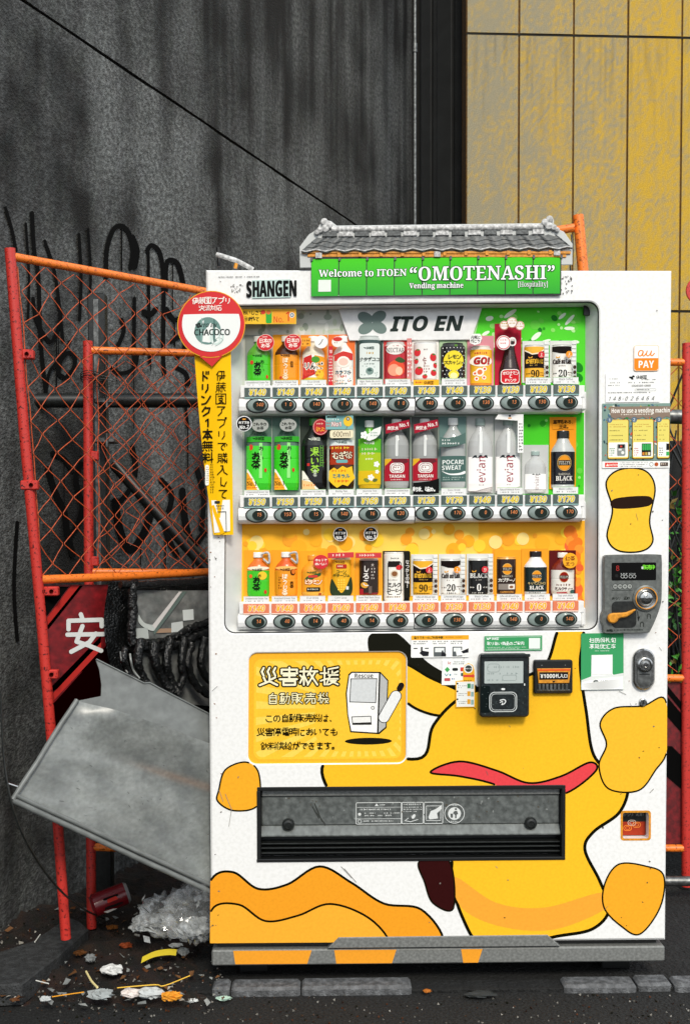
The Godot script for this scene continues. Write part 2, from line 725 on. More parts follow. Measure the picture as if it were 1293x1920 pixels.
	M.asphalt = mat("#232524", 0.92, 0.0, grain(0.09, Color(0.25, 0.25, 0.25), Color(1, 1, 1), 31), 2.2, rough_n, 1.2)
	M.pave = mat("#171817", 0.9, 0.0, blot, 1.7, rough_n, 0.8)
	M.kerb = mat("#707274", 0.85, 0.0, blot, 5.0, rough_n, 0.7)
	M.soil = mat("#ffffff", 0.95, 0.0, blot, 3.0, rough_n, 1.0, true)
	M.board_stained = mat("#ffffff", 0.33, 0.0, grain(0.06, Color(0.84, 0.84, 0.84), Color(1, 1, 1), 33), 2.3, soft_n, 0.12, true)
	M.board = mat("#7f8381", 0.42, 0.0, grain(0.02, Color(0.78, 0.78, 0.78), Color(1, 1, 1), 33), 2.3, soft_n, 0.12)
	M.tarp = mat("#ffffff", 0.45, 0.0, blot, 3.0, soft_n, 0.5, true)
	M.plastic_black = mat("#0d0e0e", 0.22, 0.0, null, 4.0, rough_n, 0.8)
	M.foil = mat("#b4b8b8", 0.15, 0.0, blot, 9.0)
	M.film = mat("#e8eded", 0.05)
	M.film.transparency = BaseMaterial3D.TRANSPARENCY_ALPHA
	M.film.albedo_color.a = 0.08
	M.grey_light = mat("#eceeec", 0.4, 0.0, faint, 5.0)
	M.tag_red = mat("#e07a52", 0.5)
	M.tag_dark = mat("#46554f", 0.5)
	M.orange_plastic = mat("#f0a02a", 0.4, 0.0, fine, 7.0)
	M.body_paper = mat("#ffffff", 0.55, 0.0, null, 1.0, null, 1.0, true)
	M.clear_body = mat("#ffffff", 0.1, 0.0, null, 1.0, null, 1.0, true)
	M.clear_body.transparency = BaseMaterial3D.TRANSPARENCY_ALPHA
	M.clear_body.albedo_color.a = 0.72
	M.reader = mat("#1e2729", 0.35, 0.0, blot, 9.0)
	M.lcd = mat("#b4bdba", 0.25)
	M.kerb_dark = mat("#3e4041", 0.85, 0.0, blot, 4.0, rough_n, 0.8)
	for key in ["ink", "print", "body_paper"]:
		M[key].metallic_specular = 0.2
	M.wall.uv1_triplanar_sharpness = 10.0
	M.leaf = mat("#ffffff", 0.5, 0.0, null, 1.0, null, 1.0, true)


# where the sight line of a pixel meets a level at height h
func ground(px: float, py: float, h := 0.0) -> Vector3:
	var d := spot(px, py, 1.0) - cam_at
	return cam_at + d * ((h - cam_at.y) / d.y)


var wall_a := Vector3()
var wall_d := Vector3()
var wall_n := Vector3()

# a point of the long grey wall, from a pixel
func on_wall(px: float, py: float) -> Vector3:
	var d := spot(px, py, 1.0) - cam_at
	return cam_at + d * ((wall_a - cam_at).dot(wall_n) / d.dot(wall_n))


func lin(s: String) -> Color:
	return Color.html(s).srgb_to_linear()


func make_setting() -> void:
	var mb := MB.new()
	mb.quad(Vector3(-40, -0.006, -40), Vector3(40, -0.006, -40), Vector3(40, -0.006, 40), Vector3(-40, -0.006, 40), Vector3.UP)
	var o := obj("street", mb, M.asphalt)
	o.set_meta("kind", "structure")
	# pavement behind the kerb
	mb = MB.new()
	var z1 := 0.028
	mb.box(Vector3(-2.2, -0.3, -6.0), Vector3(6.0, -0.001, z1 - 0.056), 0.0)
	obj("pavement", mb, M.pave).set_meta("kind", "structure")
	var kerb := Node3D.new()
	kerb.name = "kerb"
	add_child(kerb)
	kerb.set_meta("kind", "structure")
	mb = MB.new()
	mb.box(Vector3(-1.0, -0.1, z1 - 0.06), Vector3(6.0, 0.0035, z1 + 0.004), 0.002)
	obj("kerb_bed", mb, M.pave, kerb)
	var spans := [[395, 428], [431, 562], [565, 774], [1066, 1205], [1209, 1274], [1279, 1420]]
	for s in spans:
		mb = MB.new()
		var a := ground(s[0], 1862, 0.018)
		var b := ground(s[1], 1862, 0.018)
		var xf := Transform3D(Basis(Vector3.UP, rng.randf_range(-0.008, 0.008)), Vector3(0, rng.randf_range(-0.003, 0.002), 0))
		mb.box(Vector3(a.x, -0.1, z1 - 0.052), Vector3(b.x, 0.017, z1 + 0.012), 0.007, xf)
		obj("kerb_stone", mb, M.kerb, kerb)
	# loose dark soil on the left
	mb = MB.new()
	var nz := noise
	nz.frequency = 1.0
	mb.sheet(70, 60, func(u: float, v: float) -> Vector3:
		var x := lerpf(-2.4, -0.55, u)
		var z := lerpf(-1.6, 0.16, v)
		var e := minf(1.0, minf((1.0 - u) * 8.0, minf((1.0 - v) * 10.0, u * 8.0)))
		return Vector3(x, -0.02 + e * (0.04 + 0.035 * nz.get_noise_2d(x * 2.5, z * 2.5) + 0.02 * nz.get_noise_2d(x * 14.0, z * 14.0) + 0.012 * nz.get_noise_2d(x * 40.0, z * 40.0)), z), func(u: float, v: float) -> Color:
		var k := 0.5 + 0.5 * nz.get_noise_2d(u * 60.0, v * 60.0)
		return lin("#0f0d0c").lerp(lin("#432a1b"), clampf(k * 1.5 - 0.5, 0.0, 1.0)), Vector3.UP)
	o = obj("soil", mb, M.soil)
	o.set_meta("kind", "structure")


func make_walls() -> void:
	# the long stained wall that runs back on the left
	var a0 := spot(-150, HORIZON, 3.3 * 1500.0 / 1650.0)
	var b0 := spot(775, HORIZON, 3.3 * 1500.0 / 725.0)
	wall_a = Vector3(a0.x, 0, a0.z)
	var b := Vector3(b0.x, 0, b0.z)
	wall_d = (b - wall_a).normalized()
	wall_n = Vector3(-wall_d.z, 0, wall_d.x)
	if wall_n.dot(cam_at - wall_a) < 0.0:
		wall_n = -wall_n
	var ln := (b - wall_a).length()
	var t := thing("stained_wall", "long rough dark grey wall with black graffiti and a slanting joint line", "wall", wall_a)
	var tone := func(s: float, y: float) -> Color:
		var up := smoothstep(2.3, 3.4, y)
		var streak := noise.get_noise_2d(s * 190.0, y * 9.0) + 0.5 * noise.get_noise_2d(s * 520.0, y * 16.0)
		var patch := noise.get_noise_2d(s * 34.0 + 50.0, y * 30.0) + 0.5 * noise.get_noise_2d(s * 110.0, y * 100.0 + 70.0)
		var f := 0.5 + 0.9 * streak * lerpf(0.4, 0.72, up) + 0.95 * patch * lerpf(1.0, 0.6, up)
		f += 0.14 * (1.0 - up) - 0.34 * smoothstep(1.5, -0.4, s) - 0.10 * up  # left end darkened in the colour, mostly to stand in for vignetting
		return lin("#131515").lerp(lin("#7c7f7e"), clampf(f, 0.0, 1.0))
	noise.frequency = 0.03
	var xs := -2.0
	for part in [["lower_wall", -0.2, 2.825, 0.0], ["upper_wall", 2.845, 7.0, -0.012]]:
		var mb := MB.new()
		var y0: float = part[1]
		var y1: float = part[2]
		var off: float = part[3]
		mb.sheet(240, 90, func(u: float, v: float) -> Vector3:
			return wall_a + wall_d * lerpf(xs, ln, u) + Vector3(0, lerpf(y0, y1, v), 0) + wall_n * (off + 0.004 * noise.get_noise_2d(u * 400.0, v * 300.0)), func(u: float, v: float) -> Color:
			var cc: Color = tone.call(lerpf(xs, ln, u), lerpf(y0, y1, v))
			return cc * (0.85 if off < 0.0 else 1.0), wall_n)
		mb.col = lin("#3a3a3a")
		var p := wall_a + wall_d * xs
		var q := wall_a + wall_d * ln
		for yy in [y0, y1]:
			mb.quad(p + Vector3(0, yy, 0) + wall_n * off, q + Vector3(0, yy, 0) + wall_n * off, q + Vector3(0, yy, 0) - wall_n * 0.3, p + Vector3(0, yy, 0) - wall_n * 0.3, Vector3(0, -1 if yy == y0 else 1, 0))
		mb.quad(p + Vector3(0, y0, 0) - wall_n * 0.3, q + Vector3(0, y0, 0) - wall_n * 0.3, q + Vector3(0, y1, 0) - wall_n * 0.3, p + Vector3(0, y1, 0) - wall_n * 0.3, -wall_n)
		for e in [[p, -1.0], [q, 1.0]]:
			mb.quad(e[0] + Vector3(0, y0, 0) + wall_n * off, e[0] + Vector3(0, y1, 0) + wall_n * off, e[0] + Vector3(0, y1, 0) - wall_n * 0.3, e[0] + Vector3(0, y0, 0) - wall_n * 0.3, wall_d * e[1])
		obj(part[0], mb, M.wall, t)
	var mb2 := MB.new()
	mb2.col = lin("#0c0c0c")
	var g0 := wall_a + wall_d * (xs + 0.01) + Vector3(0, 2.826, 0) - wall_n * 0.03
	var g1 := wall_a + wall_d * (ln - 0.01) + Vector3(0, 2.826, 0) - wall_n * 0.03
	mb2.quad(g0, g1, g1 + Vector3(0, 0.018, 0), g0 + Vector3(0, 0.018, 0), wall_n)
	obj("joint", mb2, M.paint, t)
	# graffiti
	var k := new_ink(on_wall, 0.0048)
	k.out = wall_n
	k.dz = 1.5e-5
	var black := "#1b1c1c"
	for s in [
		[9, [197, 520, 198, 470, 210, 432, 226, 424, 240, 438, 247, 470, 243, 502]], [8, [274, 470, 282, 460, 296, 470, 303, 500, 305, 560, 304, 660, 306, 700]], [9, [309, 545, 310, 496, 322, 488, 334, 500, 343, 540]],
		[6, [276, 465, 277, 560, 279, 680]], [12, [246, 446, 254, 470, 250, 500]], [7, [250, 560, 249, 690]], [8, [58, 400, 62, 470, 70, 520, 74, 640, 84, 735]], [6, [82, 452, 98, 500, 108, 560, 116, 640]],
		[7, [60, 560, 66, 600, 90, 640, 104, 625, 112, 590, 104, 560]], [8, [108, 700, 112, 676, 126, 662, 138, 668, 136, 690, 122, 708, 112, 704]], [6, [84, 740, 90, 700, 104, 680, 130, 640]],
		[8, [226, 600, 230, 620, 218, 650, 206, 660]], [7, [208, 690, 224, 700, 250, 690, 256, 660]], [9, [310, 580, 325, 600, 342, 592]], [9, [320, 640, 340, 630, 345, 650, 330, 670]], [6, [146, 440, 150, 520, 147, 600]], [5, [163, 430, 168, 510, 166, 560]],
		[10, [268, 585, 280, 590, 290, 580]], [8, [330, 690, 346, 700, 352, 720]], [12, [88, 880, 100, 920, 118, 960, 124, 1000, 134, 1040]], [10, [150, 870, 140, 900, 152, 950, 140, 990, 124, 1010]], [9, [96, 850, 118, 860, 132, 880]],
		[14, [214, 940, 222, 990, 240, 1030, 262, 1010, 280, 960, 262, 930]], [10, [246, 840, 252, 880, 240, 920, 214, 950]], [12, [340, 920, 346, 980, 360, 1020, 380, 1000]], [9, [368, 880, 380, 930, 376, 990]], [10, [300, 900, 320, 930, 308, 990, 330, 1040]],
		[6, [8, 390, 20, 430, 28, 470]], [5, [46, 420, 52, 520, 50, 600]], [7, [30, 980, 24, 1100, 30, 1200]], [5, [346, 760, 350, 800]],
	]:
		k.L(s[1], s[0] * 1.0, black, true)
		# a thin drip below some strokes
		if rng.randf() < 0.6:
			var e: Array = s[1]
			var x: float = e[e.size() / 2 - (e.size() / 2) % 2]
			var y: float = e[e.size() / 2 - (e.size() / 2) % 2 + 1]
			k.L([x, y, x + rng.randf_range(-1, 1), y + rng.randf_range(40, 120)], rng.randf_range(1.5, 3.0), black)
	ink_obj("graffiti", k, t, M.paint)

	# dark return wall with boards
	var c0 := spot(872, HORIZON, 6.55)
	var c := Vector3(c0.x, 0, c0.z)
	t = thing("dark_wall", "narrow black boarded wall strip between grey wall and yellow tiles", "wall", Vector3(b.x, 0, b.z))
	var dir := (c - b).normalized()
	var nn := Vector3(-dir.z, 0, dir.x)
	if nn.dot(cam_at - b) < 0.0:
		nn = -nn
	var w := (c - b).length()
	var xf := Transform3D(Basis(dir, Vector3.UP, nn), b)
	var mb3 := MB.new()
	mb3.box(Vector3(-0.3, -0.1, -0.4), Vector3(w, 7.0, -0.1), 0.0, xf)
	obj("backing", mb3, M.joint, t)
	var x := 0.006
	for f in [0.22, 0.1, 0.3, 0.26, 0.12]:
		mb3 = MB.new()
		mb3.box(Vector3(x, 0.0, -0.098), Vector3(x + f * w - 0.008, 6.99, rng.randf_range(-0.075, -0.05)), 0.004, xf)
		obj("board", mb3, M.darkwall, t)
		x += f * w
	t = thing("drain_pipe", "thin vertical pipe where grey wall meets the black boards", "pipe", Vector3(b.x, 0, b.z))
	mb3 = MB.new()
	var pp := spot(777, HORIZON, 6.5)
	mb3.tube([Vector3(pp.x, 0, pp.z), Vector3(pp.x, 6.9, pp.z)], 0.011, 10)
	obj("pipe", mb3, M.steel, t)
	for yy in [1.4, 2.7, 3.96, 5.2]:
		mb3 = MB.new()
		mb3.tube([Vector3(pp.x, yy, pp.z), Vector3(pp.x, yy + 0.05, pp.z)], 0.016, 10)
		obj("clip", mb3, M.steel, t)

	# yellow tiled wall
	var d0 := spot(872, HORIZON, 6.50)
	var d1 := spot(1293, HORIZON, 6.57)
	var q0 := Vector3(d0.x, 0, d0.z)
	var qd := (Vector3(d1.x, 0, d1.z) - q0).normalized()
	var qn := Vector3(-qd.z, 0, qd.x)
	if qn.dot(cam_at - q0) < 0.0:
		qn = -qn
	xf = Transform3D(Basis(qd, Vector3.UP, qn), q0)
	t = thing("yellow_wall", "tall wall of faded yellow panels with dark vertical joints", "wall", q0)
	mb3 = MB.new()
	mb3.box(Vector3(0.0, -0.1, -0.35), Vector3(3.4, 7.0, -0.007), 0.0, xf)
	obj("backing", mb3, M.seam, t)
	for yy in [0.9075, 2.4875, 4.0685, 5.6525]:
		mb3 = MB.new()
		mb3.box(Vector3(0.001, yy - 0.0065, -0.006), Vector3(3.39, yy + 0.0065, -0.0045), 0.0, xf)
		obj("level_joint", mb3, M.joint, t)
	var pw := 0.3195
	noise.frequency = 1.0
	var rows := [[0.02, 0.905], [0.91, 2.485], [2.49, 4.066], [4.071, 5.65], [5.655, 6.95]]
	for i in 10:
		var xa := 0.0 if i == 0 else 0.307 + (i - 1) * pw
		var xb := 0.307 + i * pw
		for r in rows:
			mb3 = MB.new()
			var ya: float = r[0]
			var yb: float = r[1]
			var out := rng.randf_range(-0.001, 0.001)
			var base := rng.randf_range(-0.12, 0.12)
			mb3.sheet(22, 84, func(u: float, v: float) -> Vector3:
				return xf * Vector3(lerpf(xa + 0.006, xb - 0.006, u), lerpf(ya + 0.005, yb - 0.005, v), out), func(u: float, v: float) -> Color:
				var X := lerpf(xa, xb, u)
				var Yv := lerpf(ya, yb, v)
				var g := 0.04 + 0.21 * minf(X / 0.32, 3.6) + 0.45 * noise.get_noise_2d(X * 5.0, Yv * 3.0) + 0.9 * noise.get_noise_2d(X * 38.0 + 20.0, Yv * 30.0) + base
				var rain := maxf(0.0, noise.get_noise_2d(X * 40.0, Yv * 1.2 + 9.0)) * smoothstep(0.45, 1.0, v)
				return lin("#ada386").lerp(lin("#e6b92e"), clampf(g, 0.0, 1.0)) * (1.0 - 0.5 * rain), qn)
			mb3.col = lin("#9a7a20")
			var cn := [Vector3(xa + 0.006, ya + 0.005, 0), Vector3(xb - 0.006, ya + 0.005, 0), Vector3(xb - 0.006, yb - 0.005, 0), Vector3(xa + 0.006, yb - 0.005, 0)]
			for j in 4:
				var e0: Vector3 = cn[j]
				var e1: Vector3 = cn[(j + 1) % 4]
				mb3.quad(xf * (e0 + Vector3(0, 0, out)), xf * (e1 + Vector3(0, 0, out)), xf * (e1 + Vector3(0, 0, -0.0068)), xf * (e0 + Vector3(0, 0, -0.0068)), xf.basis * Vector3((e1 - e0).y, -(e1 - e0).x, 0))
			obj("panel", mb3, M.tiles, t)


func fence_depth(px: float) -> float:
	return 2.8 * 2470.0 / (2490.0 - px)


# chain link: wires zigzag over a four-cornered patch given as P(u, v)
func chain_link(mb: MB, P: Callable, nx: int, ny: int, r: float, wob: float) -> void:
	var node := {}
	for i in nx + 1:
		for j in ny + 1:
			node[Vector2i(i, j)] = Vector2(rng.randf_range(-wob, wob), rng.randf_range(-wob, wob))
	for i in nx:
		var pts := []
		for j in ny + 1:
			var side := (j + i) % 2
			var key := Vector2i(i + side, j)
			var o: Vector2 = node[key]
			var u := clampf((i + side + o.x) / nx, 0.0, 1.0)
			var v := clampf((j + o.y) / ny, 0.0, 1.0)
			var p: Vector3 = P.call(u, v)
			pts.append(p + Vector3(0, 0, 0.002 if i % 2 else -0.002))
		var fine := []
		for j in pts.size() - 1:
			fine.append(pts[j].lerp(pts[j + 1], 0.06))
			fine.append(pts[j].lerp(pts[j + 1], 0.5) + Vector3(rng.randf_range(-1, 1), rng.randf_range(-1, 1), rng.randf_range(-1, 1)) * 0.002)
			fine.append(pts[j].lerp(pts[j + 1], 0.94))
		mb.tube(fine, r, 5)


func make_fences() -> void:
	# front panel: red frame, chain link above, painted sheet below
	var P1 := func(x: float, y: float) -> Vector3:
		return spot(x, y, fence_depth(x))
	var base := ground(118, 1880, 0.0)
	var t := thing("construction_fence", "red construction fence panel nearest the street, chain link above a red sheet", "fence", Vector3(base.x, 0, base.z), "construction fence panels around the lot")
	var mb := MB.new()
	mb.tube([P1.call(19, 466), P1.call(45, 800), P1.call(76, 1140), P1.call(100, 1420), P1.call(124, 1760)], 0.0135, 14)
	var post := obj("post", mb, M.red_paint, t)
	mb = MB.new()
	mb.tube([P1.call(22, 481) , P1.call(200, 513), P1.call(416, 552)], 0.0108, 12)
	obj("rail", mb, M.orange_and_lit_red, t)
	mb = MB.new()
	mb.tube([P1.call(68, 1087), P1.call(230, 1081), P1.call(416, 1071)], 0.0115, 12)
	obj("rail", mb, M.orange_and_lit_red, t)
	mb = MB.new()
	chain_link(mb, func(u: float, v: float) -> Vector3:
		var xl := lerpf(36, 77, v)
		var y0 := lerpf(490, 561, u)
		var y1 := lerpf(1082, 1068, u)
		return spot(lerpf(xl, 416, u), lerpf(y0, y1, v), fence_depth(lerpf(xl, 416, u)) - 0.004), 14, 20, 0.0013, 0.18)
	for a in [[34, 500, 76, 1075]]:
		var e := []
		for i in 12:
			e.append(P1.call(lerpf(a[0], a[2], i / 11.0) + rng.randf_range(-2, 4), lerpf(a[1], a[3], i / 11.0)))
		mb.tube(e, 0.0017, 5)
	obj("wire_mesh", mb, M.wire, t).set_meta("kind", "stuff")
	# lower sheet with a painted sign
	mb = MB.new()
	mb.col = lin("#8e1a20")
	var S1 := func(x: float, y: float) -> Vector3:
		return spot(x, y, fence_depth(x) + 0.012)
	mb.sheet(10, 8, func(u: float, v: float) -> Vector3:
		var y := lerpf(1096, 1500, v)
		return S1.call(lerpf(78 + (y - 1096) * 0.075, 424, u), y))
	obj("sheet", mb, M.panel_red, t)
	var k := new_ink(S1, 0.002)
	k.out = (cam_at - S1.call(200, 1200)).normalized()
	k.Y([82, 1100, 130, 1100, 88, 1156], "#0f0e0e")
	k.Y([134, 1098, 150, 1098, 90, 1172, 88, 1160], "#a32b2a")
	k.Y([150, 1098, 156, 1098, 91, 1180, 90, 1173], "#0c0c0c")
	k.Y([186, 1236, 190, 1192, 95, 1290, 95, 1300], "#0c0c0c")
	k.Y([190, 1204, 190, 1218, 97, 1318, 96, 1304], "#a32b2a")
	k.Y([235, 1175, 424, 1100, 424, 1494, 110, 1494, 98, 1322, 190, 1220], "#0d0c0c")
	for e in [[152, 1152, 156, 1163], [129, 1180, 129, 1164, 191, 1162, 191, 1174], [127, 1190, 194, 1189], [155, 1174, 144, 1203, 166, 1210, 190, 1220], [180, 1188, 168, 1204, 134, 1222]]:
		k.L(e, 8.2, "#c3c6c3")
	ink_obj("painted_sign", k, t, M.paint)
	for e in [[92, 1108], [92, 1263], [52, 666], [60, 910]]:
		mb = MB.new()
		var q: Vector3 = P1.call(e[0] + (4 if e[1] > 1000 else -2), e[1])
		mb.box(q + Vector3(-0.022, -0.012, -0.004), q + Vector3(0.022, 0.012, 0.02), 0.003)
		obj("bracket", mb, M.red_paint, t)
		mb = MB.new()
		mb.lathe([[0.0, 0.0], [0.006, 0.0], [0.005, 0.004], [0.0, 0.005]], 8, 1.0)
		for i in mb.v.size():
			mb.v[i] = q + Vector3(0.006, 0, 0.02) + Vector3(mb.v[i].x, mb.v[i].z, mb.v[i].y)
		obj("bolt", mb, M.red_paint, t)

	# second panel, further back
	var P2 := func(x: float, y: float) -> Vector3:
		return spot(x, y, 3.30 + (x - 165.0) * 0.00035)
	base = ground(172, 1745, 0.0)
	t = thing("construction_fence", "inner construction fence panel with red post tied to a black upright", "fence", Vector3(base.x, 0, base.z), "construction fence panels around the lot")
	mb = MB.new()
	mb.tube([P2.call(165, 640), P2.call(167, 1080), P2.call(172, 1740)], 0.0145, 14)
	obj("post", mb, M.red_paint, t)
	mb = MB.new()
	mb.tube([P2.call(172, 657), P2.call(428, 664)], 0.0115, 12)
	obj("rail", mb, M.orange_and_lit_red, t)
	mb = MB.new()
	mb.tube([P2.call(172, 1072), P2.call(428, 1074)], 0.0105, 12)
	obj("rail", mb, M.orange_and_lit_red, t)
	mb = MB.new()
	mb.tube([P2.call(174, 1588), P2.call(330, 1592)], 0.012, 12)
	obj("rail", mb, M.orange_and_lit_red, t)
	mb = MB.new()
	chain_link(mb, func(u: float, v: float) -> Vector3:
		return P2.call(lerpf(184, 430, u), lerpf(672, 1066, v)), 9, 14, 0.0013, 0.22)
	var e2 := []
	for i in 14:
		e2.append(P2.call(184 + rng.randf_range(-2, 3), lerpf(672, 1068, i / 13.0)))
	mb.tube(e2, 0.0017, 5)
	obj("wire_mesh", mb, M.wire, t).set_meta("kind", "stuff")
	for e in [[176, 855], [176, 1052]]:
		mb = MB.new()
		var q: Vector3 = P2.call(e[0], e[1])
		mb.box(q + Vector3(-0.012, -0.014, -0.004), q + Vector3(0.016, 0.014, 0.012), 0.003)
		obj("bracket", mb, M.red_paint, t)

	# black upright, cross pipe and brace behind
	base = ground(183, 1730, 0.0)
	t = thing("scaffold_upright", "black square steel upright behind the inner fence post", "post", Vector3(base.x, 0, base.z))
	mb = MB.new()
	var u0 := spot(183, 552, 3.42)
	mb.box(Vector3(u0.x - 0.026, 0.0, u0.z - 0.026), Vector3(u0.x + 0.026, u0.y, u0.z + 0.026), 0.003)
	obj("upright", mb, M.dark, t)
	mb = MB.new()
	mb.box(Vector3(u0.x - 0.008, 0.9, u0.z + 0.0262), Vector3(u0.x + 0.008, u0.y - 0.02, u0.z + 0.030), 0.001)
	obj("slot_rib", mb, M.steel, t)
	for y in [752, 826]:
		mb = MB.new()
		var q := spot(196, y, 3.36)
		mb.box(q + Vector3(-0.03, -0.008, -0.05), q + Vector3(0.034, 0.008, 0.012), 0.004)
		mb.tube([q + Vector3(0.01, -0.02, 0.012), q + Vector3(0.01, 0.02, 0.012)], 0.006, 8)
		obj("clamp", mb, M.steel, t)
	mb = MB.new()
	for i in 7:
		var q := spot(170 + rng.randf_range(-6, 10), 712 + rng.randf_range(-12, 14), 3.27)
		mb.tube(smooth3([q, q + Vector3(rng.randf_range(0.01, 0.04), rng.randf_range(-0.03, 0.03), 0.01), q + Vector3(rng.randf_range(0.03, 0.09), rng.randf_range(-0.06, 0.05), 0.0)], 4), 0.0013, 5)
	for i in 3:
		var ring := []
		for j in 13:
			var a := TAU * j / 12
			ring.append(spot(174, 706 + i * 4, 3.33) + Vector3(cos(a) * 0.034, 0.01 * sin(a), sin(a) * 0.06))
		mb.tube(ring, 0.0013, 5)
	obj("tie_wire", mb, M.dark, t)
	t = thing("cross_pipe", "thick dark grey pipe running level behind both fence panels", "pipe", spot(62, 751, 3.46))
	mb = MB.new()
	mb.tube([spot(62, 751, 3.46), spot(432, 751, 3.5)], 0.023, 16)
	obj("pipe", mb, M.dark, t)
	t = thing("brace_bar", "black diagonal bar behind the inner chain link", "bar", spot(385, 1062, 3.5))
	mb = MB.new()
	mb.tube([spot(214, 868, 3.56), spot(436, 1120, 3.56)], 0.021, 12)
	obj("bar", mb, M.dark, t)

	# orange post that rises behind the machine
	base = spot(1095, 986, 3.8)
	t = thing("fence_post", "tilted orange post rising behind the machine's roof sign", "post", Vector3(base.x, 0, base.z))
	mb = MB.new()
	mb.tube([spot(1083, 404, 3.8), spot(1092, 505, 3.8), spot(1110, 760, 3.8), Vector3(spot(1140, 986, 3.8).x, 0, base.z)], 0.0185, 16)
	obj("upright", mb, M.orange_and_lit_red, t)
	mb = MB.new()
	mb.tube([spot(1076, 427, 3.79), spot(1030, 434, 3.8), spot(940, 448, 3.84)], 0.0145, 14)
	obj("rail", mb, M.orange_and_lit_red, t)
	mb = MB.new()
	mb.tube(smooth3([spot(1070, 440, 3.76), spot(1073, 470, 3.75), spot(1068, 500, 3.76), spot(1074, 540, 3.77)]), 0.003, 6)
	obj("wire", mb, M.dark, t)

	# panel on the right of the machine
	var PR := func(x: float, y: float) -> Vector3:
		return spot(x, y, 3.72)
	base = ground(1286, 1660, 0.0)
	t = thing("construction_fence", "red fence panel showing at the right edge of the machine", "fence", Vector3(PR.call(1286, 986).x, 0, PR.call(1286, 986).z), "construction fence panels around the lot")
	mb = MB.new()
	mb.tube([PR.call(1287, 644), PR.call(1286, 1100), PR.call(1286, 1662)], 0.0165, 14)
	obj("post", mb, M.red_paint, t)
	for y in [679, 1271, 1590]:
		mb = MB.new()
		mb.tube([PR.call(1190, y), PR.call(1420, y + 1)], 0.0125, 12)
		obj("rail", mb, M.orange_and_lit_red, t)
	mb = MB.new()
	chain_link(mb, func(u: float, v: float) -> Vector3:
		return PR.call(lerpf(1200, 1420, u), lerpf(684, 1266, v)) + Vector3(0, 0, -0.012), 6, 16, 0.0016, 0.1)
	obj("wire_mesh", mb, M.wire, t).set_meta("kind", "stuff")
	mb = MB.new()
	mb.col = lin("#7a1519")
	mb.sheet(4, 4, func(u: float, v: float) -> Vector3:
		return PR.call(lerpf(1195, 1420, u), lerpf(1280, 1584, v)) + Vector3(0, 0, -0.01))
	obj("sheet", mb, M.panel_red, t)
	k = new_ink(func(x: float, y: float) -> Vector3:
		return PR.call(x, y) + Vector3(0, 0, -0.008))
	k.Y([1196, 1282, 1230, 1282, 1300, 1365, 1300, 1400], "#0f0e0e")
	k.Y([1236, 1282, 1248, 1282, 1310, 1356, 1300, 1360], "#0f0e0e")
	k.Y([1196, 1400, 1260, 1400, 1300, 1440, 1300, 1500, 1230, 1440], "#0f0e0e")
	ink_obj("painted_stripes", k, t, M.paint)
	# round sign cut by the edge of the picture
	t = thing("round_sign", "red round sign plate on the right behind the machine", "sign", spot(1310, 545, 3.68))
	mb = MB.new()
	var rp := PackedVector2Array()
	for i in 32:
		rp.append(Vector2.from_angle(TAU * i / 32) * 0.046)
	mb.prism(rp, 0.0, 0.006, 0.0015, Transform3D(Basis(), spot(1310, 545, 3.68)))
	obj("plate", mb, M.red_paint, t)
	mb = MB.new()
	mb.tube([spot(1310, 545, 3.7), Vector3(spot(1310, 545, 3.7).x, 0, spot(1310, 545, 3.7).z)], 0.012, 10)
	obj("pole", mb, M.steel, t)
	t = thing("guard_pipe", "grey level pipe behind the right fence panel", "pipe", spot(1250, 782, 4.1))
	mb = MB.new()
	mb.tube([spot(1180, 780, 4.1), spot(1440, 784, 4.1)], 0.027, 14)
	obj("pipe", mb, M.steel, t)
	t = thing("low_rail", "low blue grey rail beside the machine's right foot", "rail", spot(1250, 1650, 3.6))
	mb = MB.new()
	mb.tube([spot(1200, 1652, 3.6), spot(1440, 1652, 3.6)], 0.016, 12)
	obj("pipe", mb, M.steel, t)
	# greenery behind the right panel
	var hb := spot(1290, 986, 4.35)
	t = thing("ivy_shrub", "green leafy shrub behind the right chain link", "shrub", Vector3(hb.x, 0, hb.z))
	mb = MB.new()
	for i in 14:
		var p0 := Vector3(hb.x + rng.randf_range(-0.4, 0.5), 0, hb.z + rng.randf_range(-0.2, 0.2))
		mb.tube(smooth3([p0, p0 + Vector3(rng.randf_range(-0.1, 0.1), 0.7, rng.randf_range(-0.1, 0.1)), p0 + Vector3(rng.randf_range(-0.2, 0.2), rng.randf_range(1.2, 1.8), rng.randf_range(-0.1, 0.1))]), 0.009, 6, true, 0.003)
	mb.col = lin("#2b211a")
	obj("stem", mb, M.dark, t)
	mb = MB.new()
	for i in 4200:
		var p := Vector3(hb.x + rng.randf_range(-0.5, 0.6), rng.randf_range(0.05, 1.34), hb.z + rng.randf_range(-0.22, 0.22))
		if noise.get_noise_3d(p.x * 3.0, p.y * 3.0, p.z * 3.0) < -0.12:
			continue
		mb.col = lin(["#2f6b22", "#3f8a2c", "#235417", "#58a03a", "#6d5a2a"][rng.randi() % 5])
		var s := rng.randf_range(0.012, 0.03)
		var bb := Basis.from_euler(Vector3(rng.randf_range(-1.2, 0.6), rng.randf_range(-1.5, 1.5), rng.randf() * TAU))
		mb.flat(p, p + bb * Vector3(s * 0.45, s * 0.8, 0.002), p + bb * Vector3(0, s * 1.7, 0), Vector3(0, 0.3, 1))
		mb.flat(p, p + bb * Vector3(-s * 0.45, s * 0.8, 0.002), p + bb * Vector3(0, s * 1.7, 0), Vector3(0, 0.3, 1))
	obj("foliage", mb, M.leaf, t).set_meta("kind", "stuff")
	t = thing("dead_brush", "dark tangle of bare branches above the green shrub", "shrub", Vector3(hb.x, 0, hb.z - 0.4))
	mb = MB.new()
